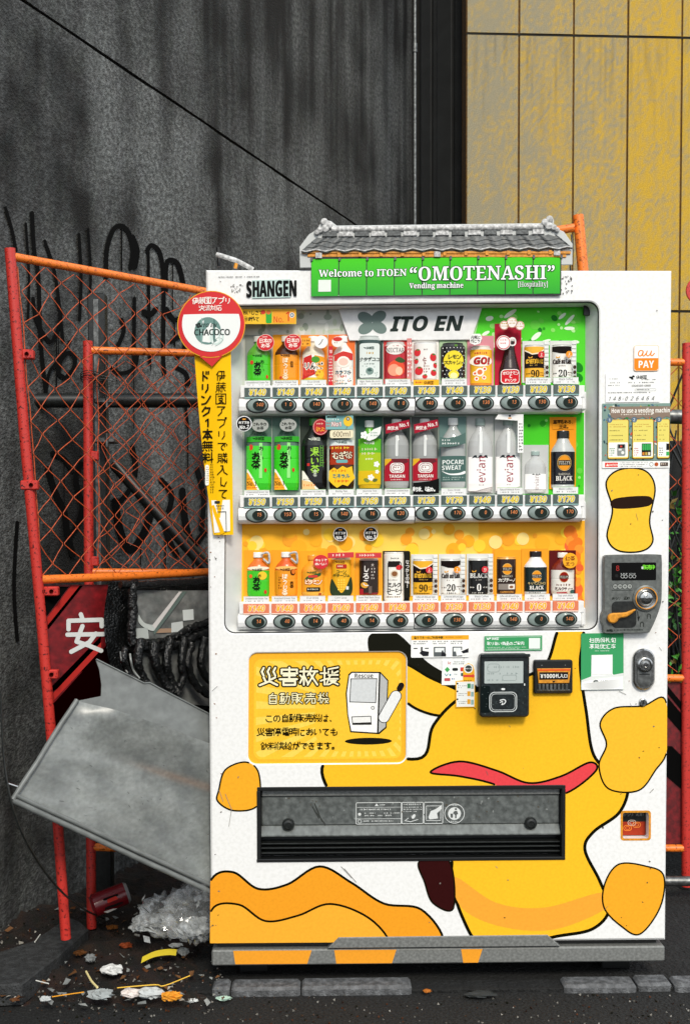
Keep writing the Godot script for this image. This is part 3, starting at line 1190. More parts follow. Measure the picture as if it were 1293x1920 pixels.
	for i in 60:
		var p0 := Vector3(hb.x + rng.randf_range(-0.5, 0.6), rng.randf_range(0.0, 0.6), hb.z - 0.5 + rng.randf_range(-0.2, 0.2))
		mb.tube(smooth3([p0, p0 + Vector3(rng.randf_range(-0.2, 0.2), 0.5, rng.randf_range(-0.1, 0.1)), p0 + Vector3(rng.randf_range(-0.4, 0.4), rng.randf_range(0.8, 1.5), 0)], 4), 0.012, 6, true, 0.004)
	obj("branch", mb, M.dark, t).set_meta("kind", "stuff")
	t = thing("black_hoarding", "low black hoarding board behind the shrub", "hoarding", Vector3(hb.x, 0, hb.z - 0.8))
	mb = MB.new()
	mb.box(Vector3(hb.x - 0.9, 0, hb.z - 0.85), Vector3(hb.x + 2.2, 1.62, hb.z - 0.8), 0.004)
	obj("hoarding_board", mb, M.darkwall, t)


const HOLES := [[420, 566, 1120, 1175, 20], [466, 1212, 760, 1422, 16], [485, 1468, 1057, 1607, 3], [1166, 1519, 1217, 1570, 4]]
var machine: Node3D


# a stripe or shape of the door print: cut off where the door has an opening
func door_shape(k: Ink, nums: Array, col, edge: float, curved := true, line = "#15120c") -> void:
	var p := PackedVector2Array()
	for i in range(0, nums.size(), 2):
		p.append(Vector2(nums[i], nums[i + 1]))
	if curved:
		p = smooth(p, true, 8)
	var frame := rr(397, 510, 1250, 1764, 2)
	var parts: Array = Geometry2D.intersect_polygons(p, frame)
	for h in HOLES:
		var hole := rr(h[0] - 2, h[1] - 2, h[2] + 2, h[3] + 2, h[4] + 2)
		var nxt := []
		for q in parts:
			nxt.append_array(Geometry2D.clip_polygons(q, hole))
		parts = nxt
	k.z += k.dz * 4
	for q in parts:
		if not Geometry2D.is_polygon_clockwise(q):
			k.poly(q, col)
	if edge > 0.0:
		var ring := p.duplicate()
		ring.append(p[0])
		var lines: Array = Geometry2D.intersect_polyline_with_polygon(ring, rr(399, 512, 1248, 1762, 2))
		for h in HOLES:
			var hole := rr(h[0] - 2 - edge / 2, h[1] - 2 - edge / 2, h[2] + 2 + edge / 2, h[3] + 2 + edge / 2, h[4] + 2)
			var nxt := []
			for q in lines:
				nxt.append_array(Geometry2D.clip_polyline_with_polygon(q, hole))
			lines = nxt
		for q in lines:
			k.S(q, edge, line)


func wall_ring(mb: MB, a: PackedVector2Array, za: float, b: PackedVector2Array, zb: float, inward := true) -> void:
	var m := a.size()
	var ce := Vector2()
	for p in a:
		ce += p / m
	for i in m:
		var j := (i + 1) % m
		var o := (ce - (a[i] + a[j]) / 2) * (1.0 if inward else -1.0)
		mb.quad(Vector3(a[i].x, a[i].y, za), Vector3(a[j].x, a[j].y, za), Vector3(b[j].x, b[j].y, zb), Vector3(b[i].x, b[i].y, zb), Vector3(o.x, o.y, 0.02))


func face(mb: MB, pts: PackedVector2Array, z: float) -> void:
	var ix := Geometry2D.triangulate_polygon(pts)
	for i in range(0, ix.size(), 3):
		mb.flat(Vector3(pts[ix[i]].x, pts[ix[i]].y, z), Vector3(pts[ix[i + 1]].x, pts[ix[i + 1]].y, z), Vector3(pts[ix[i + 2]].x, pts[ix[i + 2]].y, z), Vector3(0, 0, 1))


func disc(mb: MB, px: float, py: float, r: float, prof: Array) -> void:   # a turned knob facing the street: prof of [radius share, z]
	var c := F(px, py)
	var rm := r * 0.00140
	var q := MB.new()
	var pr := []
	for e in prof:
		pr.append([e[0] * rm, e[1], mb.col])
	q.lathe(pr, 24)
	for i in q.v.size():
		mb.v.append(Vector3(c.x + q.v[i].x, c.y - q.v[i].z, q.v[i].y))
		mb.n.append(Vector3(q.n[i].x, -q.n[i].z, q.n[i].y))
		mb.c.append(q.c[i])


func fprism(mb: MB, pts: PackedVector2Array, z0: float, z1: float, b := 0.001) -> void:
	mb.prism(fp(pts), z0, z1, b)


func make_machine() -> void:
	machine = thing("vending_machine", "big white drinks vending machine with three lit rows and yellow wave print", "vending machine", Vector3(0, 0.0, 0))
	var t := machine
	var mb := MB.new()
	mb.box(Vector3(-0.603, 0.085, -0.72), Vector3(0.603, 1.888, -0.131), 0.006)
	mb.box(Vector3(0.55, 0.10, -0.20), Vector3(0.6135, 1.87, -0.1325), 0.003)
	obj("cabinet", mb, M.white, t)
	for x in [-0.5, 0.5]:
		mb = MB.new()
		mb.box(Vector3(x - 0.04, 0.0, -0.64), Vector3(x + 0.04, 0.084, -0.1), 0.003)
		obj("foot", mb, M.black, t)
	# door front with its openings
	mb = MB.new()
	var cuts := [499.5, 870.0, 1317.0, 1537.0, 1765.0]
	var outer_in := rr(386.5, 504, 1254.5, 1763, 5)
	for i in 4:
		var band := PackedVector2Array([Vector2(300, cuts[i]), Vector2(1400, cuts[i]), Vector2(1400, cuts[i + 1]), Vector2(300, cuts[i + 1])])
		# the door is a true rectangle in metres, so its sides are followed in photo units
		var rim := PackedVector2Array([Vector2(386.0, 504), Vector2(1253.5, 514.0), Vector2(1245.3, 1760), Vector2(403.2, 1762)])
		var parts: Array = Geometry2D.intersect_polygons(band, rim)
		for h in HOLES:
			var nxt := []
			for q in parts:
				nxt.append_array(Geometry2D.clip_polygons(q, rr(h[0] - 2, h[1] - 2, h[2] + 2, h[3] + 2, h[4] + 2)))
			parts = nxt
		for q in parts:
			face(mb, fp(q), 0.0)
	var ro := PackedVector2Array([F(382.5, 500.9), F(1256.6, 511.8), F(1247.7, 1764), F(399.7, 1765)])
	var ri := PackedVector2Array([F(386.0, 504), F(1253.5, 514.0), F(1245.3, 1760), F(403.2, 1762)])
	wall_ring(mb, ri, 0.0, ro, -0.004, false)
	wall_ring(mb, ro, -0.004, ro, -0.13, false)
	for i in HOLES.size():
		var h = HOLES[i]
		var a := fp(rr(h[0] - 2, h[1] - 2, h[2] + 2, h[3] + 2, h[4] + 2))
		var b := fp(rr(h[0], h[1], h[2], h[3], h[4]))
		wall_ring(mb, a, 0.0, b, -0.0022)
		if i > 0:
			wall_ring(mb, b, -0.0022, b, -0.055)
	var door := obj("door", mb, M.white, t)
	# printed wave art, a plain stand-in for the wrap
	var k := front_ink(0.0004)
	var yl := "#fbc02d"
	door_shape(k, [400, 1640, 440, 1628, 486, 1660, 540, 1652, 600, 1618, 660, 1650, 720, 1690, 790, 1702, 830, 1764, 760, 1790, 420, 1790, 380, 1720], "#f3a02a", 4.5)
	door_shape(k, [400, 1700, 450, 1690, 500, 1722, 560, 1712, 620, 1690, 690, 1716, 730, 1764, 700, 1790, 400, 1790], "#f7b035", 4.0)
	door_shape(k, [690, 1182, 740, 1176, 800, 1232, 852, 1262, 905, 1288, 860, 1322, 800, 1318, 740, 1290, 700, 1240], "#191612", 0.0)
	door_shape(k, [752, 1236, 806, 1262, 880, 1300, 860, 1330, 806, 1330, 756, 1300], yl, 5.0)
	door_shape(k, [1044, 1176, 1066, 1172, 1092, 1178, 1086, 1240, 1098, 1330, 1112, 1410, 1150, 1448, 1176, 1474, 1160, 1520, 1112, 1556, 1096, 1590, 1124, 1650, 1142, 1704, 1110, 1742, 1040, 1756, 960, 1774, 900, 1770, 868, 1720, 846, 1650, 840, 1590, 760, 1560, 640, 1500, 606, 1424, 700, 1408, 790, 1412, 812, 1350, 868, 1296, 960, 1268, 1020, 1240], yl, 6.0)
	door_shape(k, [806, 1440, 860, 1420, 930, 1438, 990, 1462, 1050, 1450, 1104, 1424, 1116, 1440, 1060, 1482, 990, 1490, 920, 1462, 860, 1448], "#e6474e", 4.0)
	door_shape(k, [852, 1640, 930, 1690, 1020, 1700, 1128, 1672, 1140, 1700, 1040, 1742, 940, 1736, 866, 1700], "#f5a83a", 0.0)
	door_shape(k, [786, 1610, 842, 1610, 850, 1700, 812, 1690, 796, 1650], "#34150f", 3.0)
	door_shape(k, [412, 1470, 424, 1432, 462, 1418, 486, 1440, 484, 1500, 440, 1510, 410, 1492], "#f6ad2c", 3.0)
	door_shape(k, [1134, 900, 1160, 876, 1206, 878, 1226, 910, 1216, 970, 1222, 1010, 1200, 1028, 1156, 1026, 1136, 1000, 1146, 950], "#f8c53a", 3.0)
	door_shape(k, [1150, 930, 1214, 926, 1214, 944, 1150, 948], "#2a1611", 0.0)
	door_shape(k, [1124, 1350, 1150, 1322, 1204, 1318, 1246, 1306, 1250, 1400, 1228, 1440, 1196, 1478, 1140, 1474, 1122, 1430, 1136, 1390], "#f8bd33", 3.0)
	door_shape(k, [1134, 1654, 1160, 1618, 1210, 1622, 1244, 1640, 1238, 1700, 1200, 1752, 1164, 1736, 1132, 1700], "#f4ab2e", 3.0)
	ink_obj("wave_print", k, t, M.ink)
	# scuffs, chips and rust spots on the white paint
	k = front_ink(0.0016)
	for i in 150:
		var x := rng.randf_range(402, 1245)
		var y := rng.randf_range(520, 1755)
		if rng.randf() < 0.55:
			x = rng.randf_range(392, 418) if rng.randf() < 0.5 else rng.randf_range(1125, 1246)
		var skip := false
		for h in HOLES:
			if x > h[0] - 8 and x < h[2] + 8 and y > h[1] - 8 and y < h[3] + 8:
				skip = true
		if skip:
			continue
		if rng.randf() < 0.75:
			k.E(x, y, rng.randf_range(0.5, 1.6), rng.randf_range(0.6, 2.2), ["#4a443c", "#77706a", "#2a2522", "#8a5a33"][rng.randi() % 4], rng.randf() * 3.0)
		else:
			var d := Vector2.from_angle(rng.randf_range(0.6, 2.4)) * rng.randf_range(4, 16)
			k.L([x, y, x + d.x, y + d.y], rng.randf_range(0.4, 0.9), ["#6d6862", "#9a958e"][rng.randi() % 2])
	for e in [[424, 1478, 436, 1508], [436, 1506, 431, 1540], [412, 1470, 420, 1492], [640, 1618, 660, 1640], [646, 1622, 668, 1648], [1160, 1290, 1172, 1296]]:
		k.L(e, 0.9, "#8b8882")
	for i in 26:
		k.E(1048 + rng.randf_range(0, 22), 520 + rng.randf_range(-2, 32), rng.randf_range(0.6, 2.4), rng.randf_range(0.5, 1.3), "#57524c", rng.randf() * 3)
		k.E(440 + rng.randf_range(-11, 11), 537 + rng.randf_range(-9, 9), rng.randf_range(0.5, 1.8), rng.randf_range(0.4, 0.9), "#6a655f", rng.randf() * 3)
	k.small(406, 513, 505, 1, 4.0, "#3a3a3a", 0.95)
	ink_obj("scuff_marks", k, t, M.print)
	# bottom plinth and kick plate
	mb = MB.new()
	fbox(mb, 400, 1778, 1248, 1808, -0.06, -0.004, 0.004)
	obj("plinth", mb, M.plinth, t)
	for s in [[440, 586], [628, 744], [865, 905]]:
		k = front_ink(-0.0037)
		k.Y([s[0], 1780, s[1], 1780, s[1] - 8, 1806, s[0] + 4, 1806], "#f0a030")
		ink_obj("plinth_print", k, t, M.ink)
	mb = MB.new()
	fprism(mb, PackedVector2Array([Vector2(636, 1754), Vector2(1026, 1752), Vector2(1050, 1774), Vector2(616, 1775)]), -0.05, 0.003, 0.002)
	obj("kick_plate", mb, M.plinth, t)
	mb = MB.new()
	mb.box(Vector3(-0.59, 0.07, -0.5), Vector3(0.59, 0.13, -0.03), 0.0)  # black block stands for the shade in the gap below the door
	obj("base_gap_shade", mb, M.black, t)

	# ---- display window: sloped bezel, printed back, header
	mb = MB.new()
	var o4 := fp(rr(420, 566, 1120, 1175, 20))
	var i4 := fp(rr(449, 568, 1104, 1167, 8))
	wall_ring(mb, o4, -0.0022, o4, -0.012)
	wall_ring(mb, o4, -0.012, i4, -0.0592)
	obj("display_bezel", mb, M.bezel, t)
	mb = MB.new()
	wall_ring(mb, fp(rr(419.2, 565.2, 1120.8, 1175.8, 20.6)), -0.0024, fp(rr(421.6, 568, 1118.4, 1173, 18.8)), -0.008)
	obj("window_seal", mb, M.black, t)
	mb = MB.new()
	fbox(mb, 440, 560, 1112, 1174, -0.1, -0.0875, 0.0)
	obj("display_back", mb, M.shelf, t)
	k = front_ink(-0.0874)
	k.R(447, 567, 1105, 736, "#c6ccc2")
	k.R(880, 567, 1105, 736, "#58d636")
	k.Y([860, 567, 905, 567, 885, 650, 850, 736], "#a9dc94")
	k.R(447, 766, 1102, 941, "#a5b3a6")
	k.R(985, 766, 1102, 941, "#4ac92e")
	k.R(447, 970, 1104, 1141, "#ffbb33")
	k.R(600, 970, 900, 1060, "#fbd25c")
	for i in 60:
		var x := rng.randf_range(455, 640)
		k.E(x, rng.randf_range(575, 612), rng.randf_range(2, 9), rng.randf_range(2, 9), ["#c9cfc4", "#98a595", "#b8c4ae", "#d8dcd4"][rng.randi() % 4])
	for i in 70:
		var r := rng.randf_range(2, 11)
		k.E(rng.randf_range(905, 1104 - r), rng.randf_range(568 + r, 734 - r), r, r * rng.randf_range(0.6, 1.0), ["#2f9a22", "#67d145", "#8fe26b", "#1f7d22", "#b9f0a0"][rng.randi() % 5], rng.randf())
	for i in 14:
		k.E(rng.randf_range(910, 1090), rng.randf_range(574, 640), rng.randf_range(7, 15), rng.randf_range(2.5, 5), "#eaf7e2", rng.randf_range(-0.9, 0.3))
	for i in 30:
		var r := rng.randf_range(2, 8)
		k.E(rng.randf_range(990, 1100 - r), rng.randf_range(768 + r, 926), r, r, ["#2f9a22", "#67d145", "#1d8a1e", "#9be67c"][rng.randi() % 4])
	for i in 60:
		var r := rng.randf_range(4, 15)
		k.E(rng.randf_range(447 + r, 1104 - r), rng.randf_range(971 + r, 1040 - r * 0.4), r, r, ["#fcd23f", "#f9b22c", "#fde08a", "#f7a52f"][rng.randi() % 4])
	for i in 30:
		var r := rng.randf_range(4, 14)
		k.E(rng.randf_range(1075, 1104 - r), rng.randf_range(975 + r, 1126), r, r, ["#f0802c", "#f39a3a", "#ee6a3a"][rng.randi() % 3])
	ink_obj("printed_back", k, t, M.print)
	mb = MB.new()
	fprism(mb, PackedVector2Array([Vector2(630, 567), Vector2(905, 568), Vector2(884, 628), Vector2(652, 627)]), -0.0855, -0.078, 0.001)
	obj("header_plate", mb, M.shelf, t)
	k = front_ink(-0.0776)
	for e in [[-13, -7.5, 0.45], [12, -9, -0.5], [-12, 9, -0.45], [13, 8, 0.5]]:
		k.E(695 + e[0], 594 + e[1] * 1.15, 15.5, 10.5, "#73857f", e[2])
	k.T("ITO EN", 799, 597, 26.5, "#2e3734", 0, 1.13, 0.26, 0.0, 0.9, "#2e3734")
	ink_obj("header_lettering", k, t, M.print)
	mb = MB.new()
	fbox(mb, 1098, 567, 1113, 586, -0.078, -0.07)
	obj("sensor_block", mb, M.black, t)

	# ---- price shelves
	var prices := [["140", "140", "140", "140", "140", "140", "140", "140", "130", "130", "130", "130"], ["150", "150", "150", "140", "160", "120", "120", "170", "140", "140", "130", "170"], ["140", "140", "140", "140", "140", "140", "130", "130", "130", "140", "160", "140"]]
	var leds := [["140", "1 0", "140", "1 0", "140", "1 0", "140", "14", "130", "13", "130", "13"], ["15", "150", "15", "140", "16", "120", " 0", "170", " 0", "140", " 0", "170"], ["14", "40", "14", "40", "14", "40", " 0", "130", " 0", "140", " 0", "140"]]
	var names := [["Unsweetened Green Tea", "Roasted Green Tea", "Fruit Drink", "", "Agar Nata de coco", "Fruit Drink (Peach)", "", "Carbonated Fruit Drink", "", "", "Coffee with Milk and Sugar", "Black Coffee"], ["Unsweetened Green Tea", "", "Unsweetened Rich Green Tea", "Barley Tea", "Jasmine Tea", "Unsweetened Carbonated Water", "", "Ionic Drink", "", "Natural Mineral Water", "", "Black Coffee"], ["Unsweetened Green Tea", "Roasted Green Tea", "Fruit Drink", "Corn Soup", "Sweet Red Bean Soup", "", "Coffee with Milk and Sugar", "Coffee with Milk and Sugar", "Black Coffee", "Coffee with Milk and Sugar", "Black Coffee", "Tea with Milk"]]
	var tag_y := [726.0, 930.0, 1130.0]
	for r in 3:
		var ty: float = tag_y[r]
		for s in [[445, 774.5], [776.5, 1089]]:
			mb = MB.new()
			var a := F(s[0], ty + 24)
			var b := F(s[1], ty + 24)
			var h := 0.0205
			# a bar with a rounded nose
			var sec := [Vector2(-0.087, h), Vector2(-0.024, h), Vector2(-0.014, h * 0.8), Vector2(-0.009, h * 0.35), Vector2(-0.008, -h * 0.1), Vector2(-0.010, -h * 0.6), Vector2(-0.018, -h * 0.95), Vector2(-0.03, -h * 1.1), Vector2(-0.087, -h * 1.1)]
			for i in sec.size() - 1:
				var p: Vector2 = sec[i]
				var q: Vector2 = sec[i + 1]
				var o := Vector3(0, q.x - p.x, -(q.y - p.y))
				mb.quad(Vector3(a.x, a.y + p.y, p.x), Vector3(b.x, a.y + p.y, p.x), Vector3(b.x, a.y + q.y, q.x), Vector3(a.x, a.y + q.y, q.x), o)
			for x in [a.x, b.x]:
				for i in range(1, sec.size() - 1):
					mb.flat(Vector3(x, a.y + sec[0].y, sec[0].x), Vector3(x, a.y + sec[i].y, sec[i].x), Vector3(x, a.y + sec[i + 1].y, sec[i + 1].x), Vector3(-1 if x == a.x else 1, 0, 0))
			obj("button_bar", mb, M.shelf, t)
		mb = MB.new()
		fbox(mb, 1089.5, ty + 3, 1100, ty + 38, -0.087, -0.02, 0.004)
		obj("bar_end", mb, M.shelf, t)
		mb = MB.new()
		fbox(mb, 447, ty - 11, 1096, ty + 11, -0.087, -0.046, 0.001)
		obj("tag_rail", mb, M.shelf, t)
		for i in 12:
			var cx := 479.0 + 52.8 * i
			if i > 5:
				cx += 1.0
			var warm := r == 2
			mb = MB.new()
			fbox(mb, cx - 24.2, ty - 9.5, cx + 24.2, ty + 10.5, -0.0458, -0.0425, 0.0006)
			mb.col = Color.WHITE
			var tg := obj("price_tag", mb, M.tag_red if warm else M.tag_dark, t)
			k = front_ink(-0.0422)
			k.R(cx - 24, ty + 8.2, cx + 24, ty + 10.3, "#8fb3b0" if not warm else "#f3d9c8")
			var pc := "¥%s" % prices[r][i]
			k.T(pc, cx, ty - 0.8, 11.5, "#f4dc4a", 0, 0.90, 0.18, 0.0, 1.15, "#f6f6ee" if not warm else "#fdf3df")
			k.T(pc, cx, ty - 0.8, 11.5, "#f1d53a" if not warm else "#ffc23c", 0, 0.90, 0.18, 0.0, 0.45, "#3c3d2c" if not warm else "#d8622a")
			ink_obj("price", k, tg, M.print)
			if names[r][i] != "":
				mb = MB.new()
				fbox(mb, cx - 24, ty - 23.5, cx + 23.5, ty - 10.5, -0.05, -0.0472, 0.0005)
				var nc := obj("name_card", mb, M.shelf, t)
				k = front_ink(-0.0470)
				var nm: String = names[r][i]
				var hh := 3.4
				var wd := 2.5 * nm.length()
				k.T(nm, cx, ty - 19.6, hh, "#5b5b58", 1, minf(1.0, 42.0 / wd))
				k.small(cx - 20, ty - 16, cx - 2, 1, 4.2, "#84847f")
				k.small(cx + 3, ty - 16, cx + 21, 1, 4.2, "#84847f")
				k.R(cx - 24, ty - 23.5, cx + 23.5, ty - 22.8, "#9fd08a" if not warm else "#d0d0c0")
				ink_obj("name_print", k, nc, M.print)
			# push button: oval lens in a ring, paler left side painted as its reflection
			mb = MB.new()
			var c := F(cx, ty + 24)
			var pr := MB.new()
			pr.lathe([[0.0305, -0.004], [0.0295, 0.0005], [0.0272, 0.002], [0.0265, 0.0]], 28)
			for q in pr.v.size():
				mb.v.append(Vector3(c.x + pr.v[q].x, c.y - pr.v[q].z * 0.66, pr.v[q].y - 0.0075))
				mb.n.append(Vector3(pr.n[q].x, -pr.n[q].z, pr.n[q].y).normalized())
				mb.c.append(Color.WHITE)
			var bt := obj("button", mb, M.black, t)
			mb = MB.new()
			pr = MB.new()
			pr.lathe([[0.0268, 0.0], [0.024, 0.0022], [0.018, 0.0038], [0.009, 0.0048], [0.0, 0.005]], 28)
			for q in pr.v.size():
				mb.v.append(Vector3(c.x + pr.v[q].x, c.y - pr.v[q].z * 0.66, pr.v[q].y - 0.0075))
				mb.n.append(Vector3(pr.n[q].x, -pr.n[q].z * 1.3, pr.n[q].y).normalized())
				mb.c.append(Color.WHITE)
			obj("lens", mb, M.lens, bt)
			k = front_ink(-0.0022)
			k.E(cx + 4.0, ty + 24.2, 12.0, 9.2, "#232b28")
			k.T(leds[r][i], cx + 5.5, ty + 22.8, 6.6, "#ff9a5a", 3, 0.85, 0.1)
			ink_obj("price_digits", k, bt, M.print)

	for b in [[455, 784, 14.5, "2"], [636, 991, 13.5, "1"], [694, 991, 13.5, "3"]]:
		mb = MB.new()
		mb.col = Color.WHITE
		var zz := -0.028 if b[3] == "2" else -0.072
		disc(mb, b[0], b[1], b[2], [[1.0, zz - 0.002], [0.98, zz], [0.0, zz]])
		var bd := obj("recommend_badge", mb, M.body, t)
		k = front_ink(zz + 0.0004)
		k.E(b[0], b[1], b[2] - 1.4, b[2] - 1.4, "#16181a")
		k.Y([b[0] - 3, b[1] - 7, b[0] - 3, b[1] - 10, b[0] - 1, b[1] - 8.4, b[0], b[1] - 10.4, b[0] + 1, b[1] - 8.4, b[0] + 3, b[1] - 10, b[0] + 3, b[1] - 7], "#f2a33a")
		k.G("おすすめ", b[0] - 7.6, b[1] - 2.2, 5.6, "#f4f4f0", 0.13, false, 0.0, "#000000", 0.92)
		k.T("No.%s" % b[3], b[0] + 0.5, b[1] + 6.2, 6.6, "#f4f4f0", 0, 0.9, 0.2, -0.08)
		ink_obj("badge_print", k, bd, M.print)

	# ---- yellow rescue panel, set back
	mb = MB.new()
	fprism(mb, rr(464, 1210, 762, 1424, 16), -0.02, -0.006, 0.0)
	var rp := obj("rescue_panel", mb, M.shelf, t)
	k = front_ink(-0.0057)
	k.poly(rr(466, 1212, 760, 1422, 15), "#f9b62f")
	k.poly(rr(476, 1224, 752, 1414, 14), "#fbc63a")
	for i in 40:
		var a0 := TAU * i / 40
		var p0 := Vector2(676, 1318)
		var tr := PackedVector2Array([p0, p0 + Vector2.from_angle(a0) * 300, p0 + Vector2.from_angle(a0 + 0.075) * 300])
		for q in Geometry2D.intersect_polygons(tr, rr(480, 1228, 750, 1410, 12)):
			for qq in Geometry2D.clip_polygons(q, rr(590, 1236, 748, 1400, 40)):
				k.poly(qq, "#fcd65a")
	k.E(690, 1381, 44, 6.5, "#191714")
	k.Y([652, 1254, 658, 1249, 712, 1250, 727, 1266, 724, 1356, 710, 1368, 656, 1364, 650, 1330, 647, 1290], "#191714")
	k.Y([712, 1253, 725, 1267, 722, 1354, 709, 1365], "#b9bab8")
	k.Y([654, 1256, 659, 1251.5, 709, 1252.5, 706, 1365, 658, 1361.5, 652, 1330, 649.5, 1290], "#f6f6f3")
	k.Y([656, 1262, 706, 1262, 704, 1309, 654, 1307], "#2c2c2a")
	k.Y([657.5, 1263.5, 704.5, 1263.5, 702.5, 1307.5, 655.5, 1305.5], "#d3d6d6")
	k.T("Rescue", 681, 1257, 8.0, "#22201c", 0, 0.95)
	k.E(698, 1318, 3.6, 3.6, "#3a3a38")
	k.E(698, 1318, 2.5, 2.5, "#e8e8e4")
	k.Y([658, 1334, 695, 1333, 696, 1350, 660, 1350], "#2c2c2a")
	k.Y([659.5, 1335.5, 693.5, 1334.5, 694.5, 1345, 661, 1346], "#f0f0ec")
	k.L([719, 1336, 741, 1296], 22, "#1d1c1a")
	k.L([719, 1336, 741, 1296], 19, "#ecedeb")
	k.L([748, 1282, 751, 1276], 11, "#1d1c1a")
	for e in [[0, 504], [1, 541], [2, 579], [3, 617.5]]:
		k.G("災害救援"[e[0]], e[1], 1258, 36, "#f7f1d0", 0.115, false, 2.6, "#17130c")
	for e in [[0, 511], [1, 534], [2, 557.5], [3, 581.5], [4, 606]]:
		k.G("自動販売機"[e[0]], e[1], 1299, 21, "#faf0c0", 0.10, false, 1.6, "#17130c")
	k.G("この自動販売機は、", 504.6, 1336, 15.4, "#1c1408", 0.12, false, 0.0, "#000000", 0.96)
	k.G("災害停電時においても", 489.6, 1362, 15.6, "#1c1408", 0.12, false, 0.0, "#000000", 0.97)
	k.G("飲料供給ができます。", 497, 1388.5, 15.2, "#1c1408", 0.12, false, 0.0, "#000000", 0.96)
	ink_obj("rescue_print", k, rp, M.ink)

	# ---- dispensing flap
	mb = MB.new()
	fbox(mb, 484, 1466, 1058, 1610, -0.12, -0.05, 0.0)
	obj("chute", mb, M.black, t)
	mb = MB.new()
	for e in [[483, 1466, 1059, 1473], [483, 1603, 1059, 1609], [483, 1473, 490, 1603], [1052, 1473, 1059, 1603]]:
		fbox(mb, e[0], e[1], e[2], e[3], -0.03, 0.003, 0.0012)
	obj("chute_frame", mb, M.black, t)
	mb = MB.new()
	fbox(mb, 491, 1475, 1051, 1487, -0.045, -0.016, 0.002)  # strip put in for the reflection above the flap
	obj("reflection_strip", mb, M.plinth, t)
	mb = MB.new()
	fbox(mb, 490.5, 1488, 1051.5, 1544, -0.045, -0.022, 0.003)
	var fl := obj("flap", mb, M.flap, t)
	mb = MB.new()
	var fa := F(491, 1544.5)
	var fb := F(1051, 1560)
	mb.quad(Vector3(fa.x, fa.y, -0.026), Vector3(fb.x, fa.y, -0.026), Vector3(fb.x, fb.y, -0.008), Vector3(fa.x, fb.y, -0.008), Vector3(0, 1, 1))
	mb.quad(Vector3(fa.x, fb.y, -0.008), Vector3(fb.x, fb.y, -0.008), Vector3(fb.x, fb.y - 0.003, -0.008), Vector3(fa.x, fb.y - 0.003, -0.008), Vector3(0, 0, 1))
	mb.quad(Vector3(fa.x, fb.y - 0.003, -0.008), Vector3(fb.x, fb.y - 0.003, -0.008), Vector3(fb.x, fb.y - 0.003, -0.045), Vector3(fa.x, fb.y - 0.003, -0.045), Vector3(0, -1, 0))
	obj("flap_lip", mb, M.flap, t)
	for y in [1577, 1585.5, 1595]:
		mb = MB.new()
		fbox(mb, 490.5, y - 1.4, 1051.5, y + 1.4, -0.05, -0.012, 0.001)
		obj("louvre", mb, M.dark, t)
	for e in [[541, 1541], [996.5, 1542]]:
		mb = MB.new()
		disc(mb, e[0], e[1], 12, [[1.0, -0.024], [0.95, -0.013], [0.8, -0.009], [0.5, -0.0075], [0.45, -0.010], [0.0, -0.010]])
		obj("knob", mb, M.dark, t)
	k = front_ink(-0.0217)
	var pw := "#d9dcda"
	for e in [[668, 753], [754, 794], [796, 831]]:
		k.S(rr(e[0], 1501, e[1], 1542, 2, 3), 1.2, pw, true)
	k.Y([703, 1507.5, 706.5, 1501.8 + 0.6, 710, 1507.5], pw)
	k.small(713, 1503.5, 722, 1, 5.0, pw, 1.0)
	k.L([670, 1510, 751, 1510], 0.6, pw)
	k.small(676, 1512, 747, 1, 5.6, pw, 1.0)
	k.small(684, 1519.5, 750, 2, 4.6, pw, 0.9)
	k.E(674.5, 1523, 3, 3, pw)
	k.L([668, 1532, 753, 1532], 0.8, pw)
	k.S(rr(671.5, 1533.5, 678, 1540, 3, 3), 0.9, pw, true)
	k.small(682, 1534.5, 748, 1, 5.0, pw, 0.95)
	k.small(757, 1503, 791, 1, 4.8, pw, 1.0)
	k.small(757, 1509, 791, 3, 3.9, pw, 0.9)
	k.L([766, 1531, 760, 1536, 770, 1538, 784, 1534], 1.2, pw)
	k.E(776, 1528, 3, 5, pw, 0.6)
	k.L([800, 1534, 800, 1508, 827, 1508, 827, 1536, 800, 1536], 1.0, pw)
	k.Y([804, 1530, 808, 1518, 818, 1514, 829, 1506, 829, 1514, 820, 1522, 822, 1532, 806, 1534], pw)
	k.S(rr(834.5, 1504.5, 871.5, 1541.5, 18.4, 8), 1.2, pw, true)
	k.E(853, 1523, 12.2, 12.2, pw)
	k.E(855.5, 1514.5, 2.2, 2.2, "#5c605e")
	k.Y([853, 1518, 858, 1518, 860, 1524, 857, 1525, 857, 1532, 854, 1532, 854, 1526, 850, 1522], "#5c605e")
	k.Y([845, 1523, 850.5, 1523, 850, 1531, 846, 1531], "#5c605e")
	k.T("のんだあとは", 853, 1508, 3.0, pw, 1) if false else k.small(843, 1505.5, 864, 1, 3.6, pw, 1.0)
	k.small(843, 1537, 864, 1, 3.6, pw, 1.0)
	ink_obj("flap_print", k, fl, M.print)
	k = front_ink(-0.0216)
	for e in [[586, 1508, 598, 1530], [590, 1502, 604, 1536], [594, 1520, 610, 1542]]:
		k.L(e, 2.2, "#3c3f3c")
	for i in 60:
		k.E(rng.randf_range(496, 1046), rng.randf_range(1490, 1540), rng.randf_range(0.5, 2.5), rng.randf_range(0.4, 1.6), ["#4d504e", "#8f9391", "#5a5449"][rng.randi() % 3], rng.randf() * 3)
	ink_obj("flap_scuffs", k, fl, M.print)

	# ---- change return
	mb = MB.new()
	fbox(mb, 1165, 1518, 1218, 1571, -0.06, -0.03, 0.0)
	var cr := obj("change_return", mb, M.dark, t)
	k = front_ink(-0.0297)
	k.R(1167, 1543, 1216, 1569, "#a33a22")
	k.G("おつり", 1175, 1529, 7.4, "#8a8d8b", 0.12)
